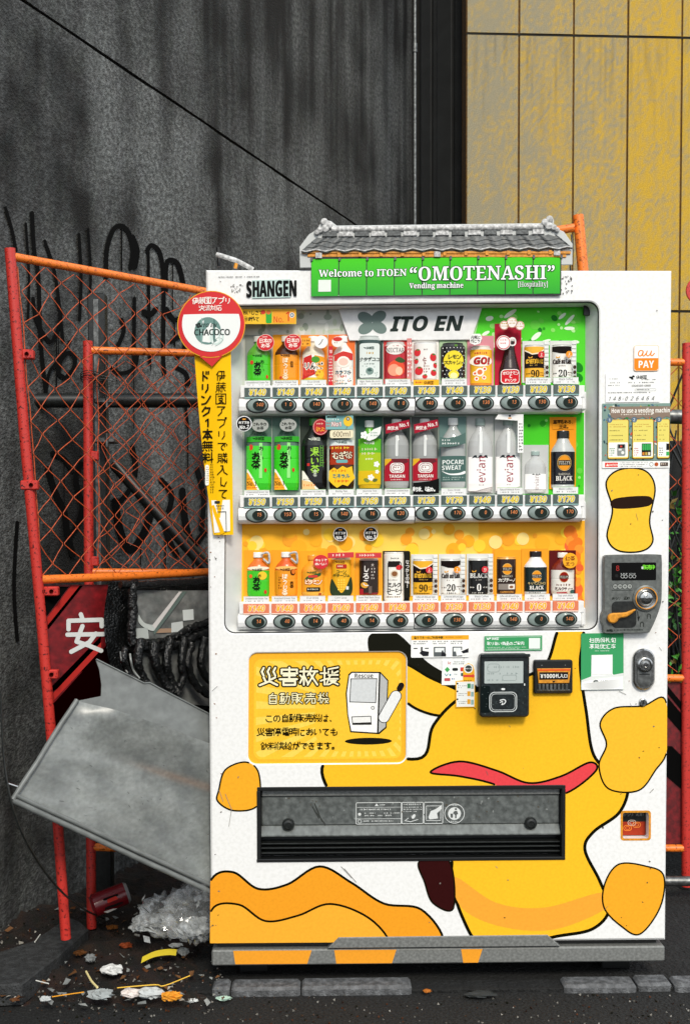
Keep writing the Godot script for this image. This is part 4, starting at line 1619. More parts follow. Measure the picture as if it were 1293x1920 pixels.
	k.G("返却", 1201, 1529, 7.4, "#8a8d8b", 0.12)
	for e in [[1190, 1545, "#c9b9ae"], [1182, 1555, "#f08a35"], [1199, 1549, "#e8893c"]]:
		k.S(rr(e[0] - 7.5, e[1] - 5, e[0] + 7.5, e[1] + 5, 4.8, 4), 1.2, e[2], true)
		k.S(rr(e[0] - 4, e[1] - 2.6, e[0] + 4, e[1] + 2.6, 2.4, 3), 0.9, e[2], true)
	ink_obj("return_print", k, cr, M.print)
	mb = MB.new()
	var c1 := fp(rr(1163, 1516, 1220, 1573, 6))
	var c2 := fp(rr(1167, 1520, 1216, 1569, 4))
	wall_ring(mb, c1, 0.0008, c2, 0.0006, false)
	for i in mb.n.size():
		mb.n[i] = Vector3(0, 0, 1)
	obj("return_rim", mb, M.orange_plastic, t)

	# ---- coin panel
	mb = MB.new()
	var outline := smooth(PackedVector2Array([Vector2(1130, 1036), Vector2(1136, 1034), Vector2(1180, 1033.5), Vector2(1228, 1034), Vector2(1234.5, 1040), Vector2(1235, 1080), Vector2(1234.5, 1116), Vector2(1231, 1134), Vector2(1222, 1158), Vector2(1213, 1176), Vector2(1207, 1179), Vector2(1170, 1179.5), Vector2(1131, 1179.5), Vector2(1126.5, 1175), Vector2(1126, 1168), Vector2(1122.5, 1158), Vector2(1123, 1144), Vector2(1127, 1134), Vector2(1127, 1090), Vector2(1127, 1042)]), true, 3)
	fprism(mb, outline, 0.0003, 0.022, 0.0012)
	var cp := obj("coin_panel", mb, M.grey, t)
	k = front_ink(0.0223)
	k.RR(1140.5, 1048.5, 1224, 1081.5, 2.5, "#0e0f10")
	k.T("8", 1152, 1058.5, 9.5, "#a8322f", 3, 1.0)
	k.G("販売中", 1203.5, 1057.5, 8.6, "#7be03c", 0.13, false, 0.0, "#000000", 0.86)
	k.R(1196.5, 1056, 1200, 1060.5, "#cfd2d0")
	k.small(1158, 1067.5, 1172, 1, 4.4, "#b9bcba", 1.0)
	k.small(1173.5, 1067.5, 1187, 1, 4.4, "#b9bcba", 1.0)
	for x in [1161, 1167, 1176, 1183]:
		k.S(rr(x - 3, 1071, x + 3, 1077, 2.9, 3), 0.8, "#b9bcba", true)
	k.E(1150, 1072.5, 3.2, 3.2, "#232625")
	for e in [[1147.5, "500"], [1156.5, "100"], [1165.5, "50"], [1174.5, "10"]]:
		k.E(e[0], 1092.5, 5.2, 5.2, "#171918")
		k.E(e[0], 1092.5, 4.4, 4.4, "#9da19d")
		k.T(e[1], e[0], 1092.5, 3.4, "#171918", 0, 0.8)
	k.L([1141.5, 1099.5, 1179.5, 1099.5], 0.8, "#2c2f2d")
	k.G("おつり・返却", 1144, 1114.5, 5.8, "#1b1d1c", 0.13, false, 0.0, "#000000", 0.95)
	k.G("お願い", 1134, 1174, 5.4, "#1b1d1c", 0.14, false, 0.0, "#000000", 0.95)
	k.small(1151, 1171.8, 1203, 1, 4.2, "#1b1d1c", 0.95)
	k.L([1189.5, 1139, 1191, 1156], 1.5, "#232625")
	k.Y([1189, 1150, 1194, 1148, 1191, 1157], "#232625")
	for e in [[1197.5, 1163], [1210.5, 1148]]:
		k.L([e[0] - 3, e[1] + 4.5, e[0] - 3, e[1] - 2, e[0], e[1] - 4.5, e[0] + 3, e[1] - 2, e[0] + 3, e[1] + 4.5], 1.3, "#303331")
	ink_obj("coin_panel_print", k, cp, M.print)
	mb = MB.new()
	fprism(mb, rr(1141, 1120, 1187, 1169, 9), 0.0224, 0.0236, 0.0005)
	obj("lever_recess", mb, M.dark, cp)
	mb = MB.new()
	fprism(mb, smooth(PackedVector2Array([Vector2(1132, 1148), Vector2(1138, 1142), Vector2(1152, 1141), Vector2(1166, 1140), Vector2(1181, 1134.5), Vector2(1182.5, 1137), Vector2(1168, 1148), Vector2(1154, 1151), Vector2(1149, 1157), Vector2(1142, 1160), Vector2(1134, 1157)]), true, 4), 0.026, 0.036, 0.003)
	obj("return_lever", mb, M.orange_plastic, t)
	mb = MB.new()
	disc(mb, 1204.5, 1114.6, 25, [[1.0, 0.021], [0.98, 0.026], [0.86, 0.028], [0.84, 0.028]])
	obj("coin_ring_base", mb, M.grey, t)
	mb = MB.new()
	disc(mb, 1204.5, 1114.6, 21, [[1.0, 0.026], [0.98, 0.0305], [0.91, 0.0305], [0.90, 0.028]])
	obj("coin_ring", mb, M.orange_plastic, t)
	mb = MB.new()
	disc(mb, 1204.5, 1114.6, 19, [[1.0, 0.029], [0.78, 0.024], [0.74, 0.0245], [0.6, 0.030], [0.35, 0.033], [0.0, 0.034]])
	var cd := obj("coin_slot", mb, M.chrome, t)
	mb = MB.new()
	fbox(mb, 1192.5, 1114.2, 1216.5, 1116.2, 0.030, 0.0345, 0.0)
	fbox(mb, 1204, 1104, 1205, 1114, 0.030, 0.0338, 0.0)
	obj("slit", mb, M.black, cd)

	# ---- lock and key
	mb = MB.new()
	fprism(mb, rr(1184, 1209.5, 1225, 1287.5, 20, 8), 0.0004, 0.012, 0.004)
	var lk := obj("lock_plate", mb, M.chrome, t)
	mb = MB.new()
	fprism(mb, rr(1191.5, 1222, 1217.5, 1281, 12.5, 8), 0.0124, 0.0135, 0.0005)
	obj("lock_recess", mb, M.steel, lk)
	mb = MB.new()
	disc(mb, 1204.7, 1239, 14.5, [[1.0, 0.013], [0.97, 0.020], [0.8, 0.022], [0.7, 0.017], [0.55, 0.017], [0.52, 0.023], [0.3, 0.0235], [0.28, 0.022], [0.0, 0.022]])
	obj("lock_cylinder", mb, M.chrome, lk)
	mb = MB.new()
	fbox(mb, 1200, 1237.8, 1209.5, 1240.2, 0.0222, 0.0238, 0.0)
	fbox(mb, 1195, 1256, 1214, 1257.8, 0.0136, 0.0150, 0.0)
	obj("key_slit", mb, M.black, lk)
	mb = MB.new()
	disc(mb, 1204, 1311, 8, [[1.0, 0.0008], [0.95, 0.005], [0.72, 0.006], [0.66, 0.0045], [0.0, 0.0045]])
	var kh := obj("keyhole", mb, M.chrome, t)
	mb = MB.new()
	fbox(mb, 1203.2, 1308, 1204.8, 1315, 0.0046, 0.0062, 0.0)
	obj("key_slit", mb, M.black, kh)

	# ---- card reader
	mb = MB.new()
	fprism(mb, rr(894.5, 1216, 986, 1333, 7), 0.0003, 0.036, 0.004)
	var rd := obj("card_reader", mb, M.reader, t)
	mb = MB.new()
	fprism(mb, rr(894.5, 1215, 987, 1220.5, 1.5), 0.0363, 0.041, 0.001)
	obj("reader_hood", mb, M.reader, rd)
	mb = MB.new()
	fprism(mb, rr(902.5, 1228.5, 974.5, 1269.5, 1), 0.0363, 0.0372, 0.0003)
	var scn := obj("reader_screen", mb, M.lcd, rd)
	k = front_ink(0.0375)
	for y in [1237, 1249, 1261]:
		k.small(908, y, 968, 1, 6.0, "#8d9896", 0.6)
	k.S(rr(908, 1233, 931, 1248, 6, 4), 0.7, "#8d9896", true)
	k.S(rr(936, 1254, 962, 1264, 3, 4), 0.7, "#8d9896", true)
	ink_obj("screen_print", k, scn, M.print)
	k = front_ink(0.0364)
	k.RR(896, 1274, 913, 1324, 2, "#15191a")
	for e in [[912.5, 962.5, 1286, 1322, 9.0, 1.6], [915.5, 959.5, 1289, 1319, 7.0, 1.0]]:
		k.S(rr(e[0], e[2], e[1], e[3], e[4], 5), e[5], "#c4c9c7", true)
	k.L([932, 1301, 938, 1299.5, 942, 1302, 940, 1307, 935, 1309], 1.8, "#e3e6e4", true)
	k.L([932, 1305, 936, 1303, 936, 1308], 1.5, "#e3e6e4", true)
	k.RR(934, 1278.5, 941, 1282, 1.6, "#e7eae8")
	k.R(976, 1270, 978, 1274, "#e7eae8")
	for i in 40:
		k.E(rng.randf_range(898, 983), rng.randf_range(1272, 1330), rng.randf_range(0.3, 0.9), rng.randf_range(0.3, 0.7), "#6e7876")
	ink_obj("reader_print", k, rd, M.print)

	# ---- bill slot
	mb = MB.new()
	fprism(mb, rr(997.5, 1229, 1070, 1292, 4), 0.0003, 0.014, 0.003)
	var bs := obj("bill_slot", mb, M.black, t)
	mb = MB.new()
	fprism(mb, PackedVector2Array([Vector2(1002.5, 1244.5), Vector2(1065.5, 1244.5), Vector2(1062.5, 1272), Vector2(1005.5, 1272)]), 0.0143, 0.02, 0.0015)
	var bf := obj("bill_frame", mb, M.orange_plastic, bs)
	k = front_ink(0.0203)
	k.R(1006.5, 1251, 1060.5, 1265, "#23211f")
	k.TW("¥1000", 1008.5, 1036, 1258.2, 7.4, "#f2f0ea", 0)
	k.G("札入口", 1041, 1258.2, 7.6, "#f2f0ea", 0.13, false, 0.0, "#000000", 0.98)
	k.Y([1030, 1267, 1037, 1267, 1033.5, 1271], "#23211f")
	k.R(1004, 1245.3, 1064, 1248.4, "#e0552c")
	ink_obj("bill_print", k, bf, M.print)
	mb = MB.new()
	for i in 8:
		fbox(mb, 1005 + i * 7.2, 1273.5, 1010 + i * 7.2, 1286, 0.0142, 0.0185, 0.001)
	fbox(mb, 1003, 1284, 1065, 1287, 0.0142, 0.0175, 0.001)
	obj("roller", mb, M.steel, bs)
	k = front_ink(0.0143)
	k.E(1012, 1238.5, 0.9, 0.9, "#8a8d8b")
	k.E(1056, 1238.5, 0.9, 0.9, "#8a8d8b")
	ink_obj("slot_marks", k, bs, M.print)
	# the printed back and its tags sit well forward in the shallow window
	for o in t.get_children():
		var nm := str(o.name)
		for key in ["display_back", "printed_back", "header_plate", "header_lettering", "sensor_block", "tag_rail", "price_tag", "name_card", "recommend_badge"]:
			if nm.begins_with(key):
				o.position.z += 0.028
	make_stickers(t)


func sticker(called: String, pts: PackedVector2Array, col: String, z: float, curl := 0.0) -> Array:
	var mb := MB.new()
	mb.col = lin(col)
	fprism(mb, pts, z - 0.0003, z + 0.0005, 0.0)
	var o := obj(called, mb, M.body_paper, machine)
	return [o, front_ink(z + 0.0007)]


func make_stickers(t: Node3D) -> void:
	var s: Array
	var k: Ink
	s = sticker("name_sticker", PackedVector2Array([Vector2(468.5, 521), Vector2(540.5, 520), Vector2(541, 553), Vector2(469, 554)]), "#bcd3cd", 0.0025)
	k = s[1]
	k.T("SHANGEN", 505, 537, 27.5, "#101213", 0, 0.52, 0.0, -0.01, 0.8, "#101213")
	ink_obj("lettering", k, s[0])
	s = sticker("ranking_sticker", PackedVector2Array([Vector2(448, 570), Vector2(551, 571), Vector2(551, 599), Vector2(448, 598)]), "#f0c23c", -0.02)
	k = s[1]
	k.G("おいしさで", 454, 577.5, 8.4, "#26221a", 0.13, false, 0.0, "#000000", 0.92)
	k.G("選ばれて", 454, 589, 8.4, "#26221a", 0.13, false, 0.0, "#000000", 0.95)
	k.RR(494, 575, 505, 597, 3, "#3fae45")
	k.E(489, 576.5, 4.5, 4, "#e0493c")
	k.E(499, 577, 4.5, 4, "#e0793c")
	k.R(507, 573, 549, 597, "#f4a83a")
	k.T("No.", 518, 590, 11, "#d33228", 1, 0.85)
	k.T("1", 534.5, 585, 18, "#d33228", 1, 0.9)
	k.E(543, 582.5, 5, 5, "#e9e9e4")
	k.E(543, 582.5, 3.6, 3.6, "#2b5a78")
	k.E(543, 582.5, 2.0, 2.0, "#e9e9e4")
	ink_obj("print", k, s[0], M.print)
	# payment sticker on the right column
	s = sticker("payment_sticker", rr(1185, 648, 1232, 695, 4), "#f2c9a0", 0.0025)
	k = s[1]
	k.poly(rr(1186, 649, 1231, 694, 3.5), "#fbfbf8")
	k.poly(PackedVector2Array([Vector2(1186, 671.5), Vector2(1231, 671.5), Vector2(1231, 691), Vector2(1228, 694), Vector2(1189, 694), Vector2(1186, 691)]), "#f28b25")
	k.L([1202, 658.5, 1197, 657.5, 1193.5, 662, 1194.5, 667, 1199, 666.5, 1202.5, 660, 1201.5, 666, 1204, 667.5, 1208, 663], 2.2, "#f08a22", true)
	k.L([1210, 658.5, 1208.5, 664.5, 1211.5, 667.5, 1216, 663.5, 1218, 658.5, 1216.8, 665.5, 1219.5, 667.3, 1223.5, 663], 2.2, "#f08a22", true)
	k.T("PAY", 1208.5, 682.7, 13.0, "#fffdf6", 0, 0.92)
	ink_obj("print", k, s[0], M.print)
	# contact notice
	s = sticker("contact_notice", PackedVector2Array([Vector2(1132, 699), Vector2(1234, 699), Vector2(1234, 752), Vector2(1132, 752)]), "#f4f4f1", 0.0018)
	k = s[1]
	for e in [[1181.5, 706.5], [1184.5, 704.5], [1178.5, 706.5], [1182, 709]]:
		k.E(e[0], e[1], 2.6, 1.8, "#1c1f1e", 0.3)
	k.G("伊藤園", 1192.5, 706.5, 7.0, "#1c1f1e", 0.13, false, 0.0, "#000000", 0.98)
	k.small(1200, 709.5, 1225, 1, 3.8, "#5d605e")
	for y in [707.5, 714.5, 719.5]:
		k.small(1137, y, 1159, 1, 4.0, "#5d605e", 0.75)
	k.small(1173, 714.5, 1225, 1, 4.2, "#5d605e", 0.8)
	k.T("(06)6585-6868", 1199, 721.8, 3.6, "#4c4f4d", 1, 1.12)
	k.S(rr(1187, 727.5, 1227, 731.5, 1.9, 3), 0.4, "#8a8d8b", true)
	k.small(1191, 728, 1223, 1, 3.2, "#5d605e", 0.9)
	k.small(1137, 733, 1228, 1, 3.6, "#4c4f4d", 0.95)
	var hx := [1139.5, 1149, 1158.5, 1165, 1171.5, 1182, 1192, 1202, 1211.5, 1221.5]
	var hs := ["1", "4", "8", "-", "0", "2", "6", "4", "6", "4"]
	for i in 10:
		k.T(hs[i], hx[i], 745, 7.2, "#34383a", 1, 0.9, 0.32, rng.randf_range(-0.1, 0.1))
	ink_obj("print", k, s[0], M.print)
	# how-to poster
	s = sticker("guide_poster", PackedVector2Array([Vector2(1126, 754), Vector2(1254.2, 754.5), Vector2(1253.2, 860), Vector2(1126, 860)]), "#7f9a90", 0.0022)
	k = s[1]
	for i in 220:
		var y := rng.randf_range(757, 857)
		k.E(rng.randf_range(1129, 1250), y, rng.randf_range(1.0, 3.6), rng.randf_range(0.8, 2.4), ["#2f4a52", "#d5b63c", "#3f8a4a", "#cf5a4a", "#e6e2d4", "#4d6f8a", "#2b3b3b"][rng.randi() % 7], rng.randf() * 3)
	var ban := PackedVector2Array([Vector2(1138, 760), Vector2(1253.4, 760), Vector2(1253.2, 781)])
	for i in 15:
		ban.append(Vector2(1246 - i * 7.4, 783.0 if i % 2 else 779.0))
	k.poly(ban, "#8d7a6b")
	k.TW("How to use a vending machin", 1143, 1252.6, 767.5, 8.2, "#f6f3ea", 0)
	k.small(1161, 773, 1245, 1, 4.6, "#efe9da", 1.0)
	for e in [[1135.5, 1176, 1], [1182, 1222.7, 2], [1228.6, 1253, 3]]:
		k.RR(e[0], 784, e[1], 857, 3, "#2b2a1c")
		k.RR(e[0] + 0.6, 784, e[1] - 1, 856, 3, "#dd9a2e")
		k.RR(e[0] + 1.2, 785, e[1] - 1.4, 855, 2.6, "#e7d870")
		k.RR(e[0] + 2, 826, e[1] - 2, 853, 2, "#f4f4ef")
		k.E(e[0] + 3.5, 784.5, 5.6, 5.4, "#5f7486")
		k.T(str(e[2]), e[0] + 3.5, 784.5, 5.4, "#cdd6dc", 0)
		for y in [792, 796]:
			k.small(e[0] + 4, y, e[1] - 4, 1, 3.4, "#b9762a", 0.9)
		for y in [803, 812, 820]:
			k.small(e[0] + 4, y, e[1] - 9, 1, 3.6, "#7a6a3a", 0.85)
		k.small(e[0] + 4, 836, e[0] + 12, 4, 4.0, ["#3f8a4a", "#c9483a", "#4a4a44"][e[2] - 1], 1.0)
	k.RR(1154, 829, 1169, 850, 1.5, "#8c918e")
	k.R(1155.5, 830.5, 1167.5, 836.5, "#1c1d1d")
	k.R(1159, 832, 1163, 835, "#d3403a")
	k.R(1156, 838, 1162, 841, "#e8e8e2")
	k.E(1164, 845, 3, 3, "#f0f0ea")
	k.R(1200, 828.5, 1217.5, 851, "#1d201e")
	for i in 4:
		k.RR(1201 + i * 4.2, 829.5, 1204.6 + i * 4.2, 841, 1.2, "#3fae5a")
	for i in 3:
		k.R(1201 + i * 5.4, 844.5, 1205 + i * 5.4, 850, ["#d8842c", "#c9a54a", "#e8dcc0"][i])
	k.R(1246, 829, 1251.6, 841, "#1d201e")
	k.R(1246, 844, 1251.6, 851, "#3fae5a")
	ink_obj("print", k, s[0], M.print)
	s = sticker("caution_strip", PackedVector2Array([Vector2(1126, 860.8), Vector2(1253.2, 861), Vector2(1253, 873.5), Vector2(1126, 873)]), "#f6f6f2", 0.0022)
	k = s[1]
	k.R(1131, 863, 1155.5, 871.2, "#e2463c")
	k.Y([1133, 869.5, 1136, 864.5, 1139, 869.5], "#f9e9d8")
	k.T("CAUTION", 1147, 867.3, 3.4, "#f9f2e6", 0, 0.8)
	k.small(1159, 862.6, 1212, 3, 3.3, "#6a6d6b", 0.9)
	k.S(rr(1215, 863.5, 1222, 870.5, 3.4, 3), 0.6, "#4a4d4b", true)
	k.E(1228, 867, 3.8, 3.8, "#b8562c")
	k.RR(1235, 863.5, 1250, 870.5, 1.0, "#5c5149")
	k.small(1236.5, 864.6, 1249, 1, 5.0, "#e9d8c8", 1.0)
	ink_obj("print", k, s[0], M.print)
	# stickers round the card reader
	s = sticker("e_money_sticker", rr(768.5, 1181, 877, 1223, 2), "#f7f7f3", 0.003)
	k = s[1]
	k.R(769, 1181.5, 876.5, 1190, "#f0ab2e")
	k.G("電子マネーのご利用手順", 776, 1185.8, 5.0, "#231d12", 0.13, false, 0.0, "#000000", 1.0)
	k.small(831, 1184, 871, 1, 3.2, "#a3482a", 0.9)
	for x in [773, 809, 843]:
		k.small(x, 1191.5, x + 26, 2, 4.0, "#4c4f4d", 0.9)
	k.Y([787, 1203, 790, 1203, 790, 1210, 802, 1212, 801, 1220, 791, 1220, 784, 1214, 787, 1212], "#22262a")
	k.L([774, 1205.5, 780, 1205.5], 1.6, "#22262a")
	k.L([795, 1205.5, 801, 1205.5], 1.6, "#22262a")
	k.R(811, 1203, 833, 1221, "#5c6162")
	k.R(813.5, 1205, 830.5, 1213, "#e9ecea")
	k.Y([826, 1210, 829, 1210, 829, 1214, 834, 1216, 834, 1221, 825, 1221], "#22262a")
	k.R(846, 1203, 864, 1221, "#5c6162")
	k.R(848, 1205, 862, 1212, "#e9ecea")
	k.Y([852, 1211, 873, 1208, 874, 1218, 854, 1220], "#f7f7f3")
	k.Y([862, 1212, 876, 1206, 876, 1214, 866, 1216], "#22262a")
	ink_obj("print", k, s[0], M.print)
	s = sticker("assortment_sign", PackedVector2Array([Vector2(906, 1184), Vector2(1014, 1183.5), Vector2(1014, 1211.5), Vector2(906, 1212)]), "#3f9a60", 0.003)
	k = s[1]
	k.S(PackedVector2Array([Vector2(908, 1186), Vector2(1012, 1185.5), Vector2(1012, 1209.5), Vector2(908, 1210)]), 0.7, "#cfe6d6", true)
	for e in [[913, 1189.5], [916, 1188], [911.5, 1189]]:
		k.E(e[0], e[1], 1.8, 1.3, "#eef6f0")
	k.G("伊藤園", 921, 1189, 4.6, "#eef6f0", 0.13)
	k.G("取り扱い商品のご案内", 914, 1198, 6.7, "#f4fbf6", 0.13, false, 0.0, "#000000", 1.04)
	k.small(911, 1204, 984, 2, 3.0, "#d5ebdc", 0.9)
	k.R(989, 1188, 1010, 1208, "#e7f0e9")
	ink_obj("print", k, s[0], M.print)
	s = sticker("card_sticker", PackedVector2Array([Vector2(827, 1228), Vector2(892, 1229), Vector2(892, 1275), Vector2(826, 1275)]), "#f1f4f0", 0.0026)
	k = s[1]
	k.T("ic", 840.5, 1233.5, 5.0, "#c23a32", 0, 1.1)
	k.small(847, 1230.5, 868, 2, 3.6, "#4c4f4d", 0.9)
	k.Y([836.5, 1241, 841.5, 1246, 836.5, 1251, 831.5, 1246], "#4aa65a")
	k.RR(846, 1243, 856.5, 1248.5, 2.5, "#26282a")
	k.RR(861, 1242, 868, 1249.5, 1, "#d0453e")
	k.L([832, 1254, 835, 1258, 838, 1254], 1.2, "#4c8a9a")
	k.E(842, 1256, 1.6, 1.8, "#4c8a9a")
	k.small(846, 1253.5, 858, 1, 4.4, "#5a6a7a", 0.9)
	k.RR(862, 1252.5, 868, 1258.5, 1, "#3a5a5a")
	k.RR(831, 1262, 842, 1267.5, 1, "#c0565a")
	k.small(845, 1262, 858, 1, 4.6, "#5a6a9a", 0.9)
	ink_obj("print", k, s[0], M.print)
	s = sticker("purchase_sticker", PackedVector2Array([Vector2(852, 1268), Vector2(866, 1266), Vector2(866, 1246), Vector2(869, 1238), Vector2(876, 1234), Vector2(884, 1238), Vector2(887, 1246), Vector2(888, 1264), Vector2(888.5, 1317), Vector2(852.5, 1317.5)]), "#f3b62e", 0.0038)
	k = s[1]
	k.E(876, 1244.5, 8.6, 8.6, "#e9ece8")
	k.E(876, 1244.5, 6.4, 6.4, "#3c4543")
	k.small(867.5, 1243, 885, 1, 4.0, "#e9ece8", 1.0)
	k.R(866.5, 1256, 884, 1260.5, "#dd4a3e")
	k.Y([883.5, 1253.5, 888, 1258.2, 883.5, 1263], "#dd4a3e")
	k.R(854, 1269, 887, 1316, "#e9ebe6")
	k.small(868, 1265.5, 885, 1, 4.2, "#26282a", 1.0)
	for y in [1272.5, 1287, 1302]:
		k.E(855.5, y, 1.8, 1.8, "#26282a")
		k.small(857, y + 3, 872, 2, 3.4, "#5c5f5d", 0.9)
		k.R(874, y, 880, y + 9, "#3d8a52" if y < 1280 else "#e0a23a")
		k.R(881, y + 1, 886, y + 10, "#8fb0ac")
	ink_obj("print", k, s[0], M.print)
	# green coupon with its torn lower edge
	s = sticker("coupon_poster", PackedVector2Array([Vector2(1087, 1180.5), Vector2(1166.5, 1180), Vector2(1167, 1286), Vector2(1087, 1286.5)]), "#3f9d62", 0.0045)
	k = s[1]
	k.G("扫码领礼包", 1107, 1193.5, 9.2, "#f4f8f4", 0.12, false, 0.0, "#000000", 1.1)
	k.G("享超优汇率", 1107, 1205, 9.2, "#f4f8f4", 0.12, false, 0.0, "#000000", 1.1)
	k.small(1113, 1212, 1140, 1, 3.6, "#cfe6d6", 0.8)
	k.Y([1106.5, 1221, 1146, 1220.5, 1146, 1256, 1148, 1259, 1106, 1262], "#f2f4f0")
	for i in 16:
		k.E(1109 + i * 2.3, 1257.5, 0.5, 0.5, "#8a8d8b")
	k.Y([1087.5, 1268, 1106, 1261, 1150, 1258, 1166.5, 1255, 1166.8, 1285.5, 1087.5, 1286], "#f4f5f2")
	k.Y([1087.5, 1268, 1106, 1261, 1150, 1258, 1166.5, 1255, 1166.5, 1261, 1120, 1266, 1087.5, 1272], "#dfe3df")
	k.E(1114.5, 1270.5, 5, 2.8, "#4a4f4d", -0.1)
	k.E(1114.5, 1271, 2.8, 1.3, "#8f9492", -0.1)
	k.small(1122, 1267.5, 1140, 1, 3.8, "#7d827f", 0.9)
	ink_obj("print", k, s[0], M.print)
	# curled bit of poster that stands off
	var mb := MB.new()
	mb.col = lin("#f4f5f2")
	mb.sheet(10, 5, func(u: float, v: float) -> Vector3:
		var p := F(lerpf(1087.5, 1166, u), lerpf(1274 - u * 10, 1286, v))
		return Vector3(p.x, p.y, 0.0052 + 0.008 * (1.0 - v) * sin(u * PI)))
	obj("torn_flap", mb, M.body_paper, s[0])


# ---------------------------------------------------------------- dummy drinks in the window
var item: Node3D
var ik: Ink
var X := 0.0

func col_x(i: int) -> float:
	return 479.0 + 52.8 * i + (1.0 if i > 5 else 0.0)


func drink(i: int, kind: String, called: String, label: String, y0: float, y1: float, r: float, cols: Dictionary, dx := 0.0, card := "", card_top := 0.0) -> Ink:
	X = col_x(i)
	var cx := X + dx
	var base := F(cx, y1)
	item = thing(called, label, "bottle" if "bottle" in called else "can", Vector3(base.x, base.y, -0.047), "sample drinks in the machine's window")
	base_of[item] = Vector3(base.x, base.y, -0.075)
	var h := F(cx, y0).y - base.y
	var R := r * 0.00139
	if card != "":
		var mb := MB.new()
		mb.col = lin(card)
		fbox(mb, X - 25.4, card_top if card_top > 0.0 else y0 - 3.0, X + 25.4, y1 + 2.0, -0.0868, -0.0845, 0.0)
		obj("backing_card", mb, M.body_paper, item)
	var cap: String = cols.get("cap", "#eeeeea")
	var sh: String = cols.get("shoulder", cols.get("body", "#dddddd"))
	var bd: String = cols.get("body", "#dddddd")
	var ft: String = cols.get("foot", bd)
	var prof := []
	var cap_prof := []
	match kind:
		"pet":
			cap_prof = [[0.0, 0.0], [0.40, 0.0], [0.43, 0.015], [0.43, 0.115], [0.40, 0.12]]
			prof = [[0.33, 0.12], [0.33, 0.15, sh], [0.48, 0.20, sh], [0.78, 0.28, sh], [0.95, 0.35, sh], [1.0, 0.41, sh], [1.0, 0.60, bd], [0.985, 0.62, bd], [1.0, 0.64, bd], [1.0, 0.90, bd], [0.97, 0.96, ft], [0.90, 1.0, ft]]
		"tall":
			cap_prof = [[0.0, 0.0], [0.38, 0.0], [0.40, 0.01], [0.40, 0.095], [0.38, 0.1]]
			prof = [[0.32, 0.1], [0.32, 0.125, sh], [0.45, 0.17, sh], [0.72, 0.24, sh], [0.92, 0.31, sh], [1.0, 0.38, sh], [1.0, 0.55, bd], [0.985, 0.565, bd], [1.0, 0.58, bd], [1.0, 0.9, bd], [0.97, 0.96, ft], [0.90, 1.0, ft]]
		"can":
			prof = [[0.80, 0.0], [0.84, 0.015, cap], [0.82, 0.03, cap], [1.0, 0.10, cap], [1.0, 0.93, bd], [0.86, 1.0, ft]]
			cap_prof = [[0.0, 0.01], [0.78, 0.01], [0.80, 0.0]]
		"slim":
			prof = [[0.92, 0.0], [0.96, 0.015, cap], [0.94, 0.03, cap], [1.0, 0.06, cap], [1.0, 0.95, bd], [0.93, 1.0, ft]]
			cap_prof = [[0.0, 0.01], [0.90, 0.01], [0.92, 0.0]]
		"alu":
			cap_prof = [[0.0, 0.0], [0.50, 0.0], [0.53, 0.015], [0.53, 0.125], [0.50, 0.13]]
			prof = [[0.44, 0.13], [0.47, 0.15, sh], [0.52, 0.17, sh], [0.62, 0.22, sh], [0.90, 0.31, sh], [1.0, 0.37, sh], [1.0, 0.94, bd], [0.95, 0.955, ft], [0.98, 0.97, ft], [0.92, 1.0, ft]]
		"glass":
			cap_prof = [[0.0, 0.0], [0.44, 0.0], [0.48, 0.02], [0.48, 0.06], [0.42, 0.065]]
			prof = [[0.42, 0.065], [0.44, 0.12, sh], [0.5, 0.25, sh], [0.72, 0.45, bd], [0.95, 0.62, bd], [1.0, 0.7, bd], [1.0, 0.95, bd], [0.92, 1.0, bd]]
	var build := func(src: Array, dc: String) -> MB:
		var pr := []
		for e in src:
			pr.append([e[0] * R, h * (1.0 - e[1]), lin(e[2] if e.size() > 2 else dc)])
		var mb := MB.new()
		mb.lathe(pr, 20, 0.68, Vector3(base.x, base.y, -0.0845), true)
		return mb
	obj("cap" if kind not in ["can", "slim"] else "lid", build.call(cap_prof, cap), M.body, item)
	var clear: bool = cols.get("clear", false)
	obj("body", build.call(prof, bd), M.clear_body if clear else M.body, item)
	ik = front_ink(-0.0845 + 0.0007)
	ik.ox = cx
	ik.axis = cx
	ik.rad = r
	ik.squash = 0.68
	return ik


func done(called := "label_print") -> void:
	ink_obj(called, ik, item, M.print)


# a flat badge standing in front of a drink
func badge(px: float, py: float, rx: float, ry: float, col: String, f: Callable, z := -0.0535) -> void:
	var mb := MB.new()
	mb.col = lin(col)
	var p := PackedVector2Array()
	for i in 28:
		p.append(Vector2(px, py) + Vector2(cos(TAU * i / 28) * rx, sin(TAU * i / 28) * ry))
	fprism(mb, p, z - 0.0012, z, 0.0004)
	var o := obj("badge", mb, M.body_paper, item)
	var k := front_ink(z + 0.0004)
	k.ox = px
	k.oy = py
	f.call(k)
	ink_obj("badge_print", k, o, M.print)


func card_tag(called: String, pts: Array, col: String, f: Callable, z := -0.0535) -> void:
	var mb := MB.new()
	mb.col = lin(col)
	var p := PackedVector2Array()
	for i in range(0, pts.size(), 2):
		p.append(Vector2(pts[i] + X, pts[i + 1]))
	fprism(mb, p, z - 0.0012, z, 0.0003)
	var o := obj(called, mb, M.body_paper, item)
	var k := front_ink(z + 0.0004)
	k.ox = X
	f.call(k)
	ink_obj("tag_print", k, o, M.print)


func no_print(_k: Ink) -> void:
	pass


func logo(k: Ink, y: float, col: String, s := 4.4) -> void:
	k.E(-8.5, y, 1.6, 1.2, col)
	k.E(-10.5, y - 1, 1.2, 0.9, col)
	k.G("伊藤園", -4.5, y, s, col, 0.13)


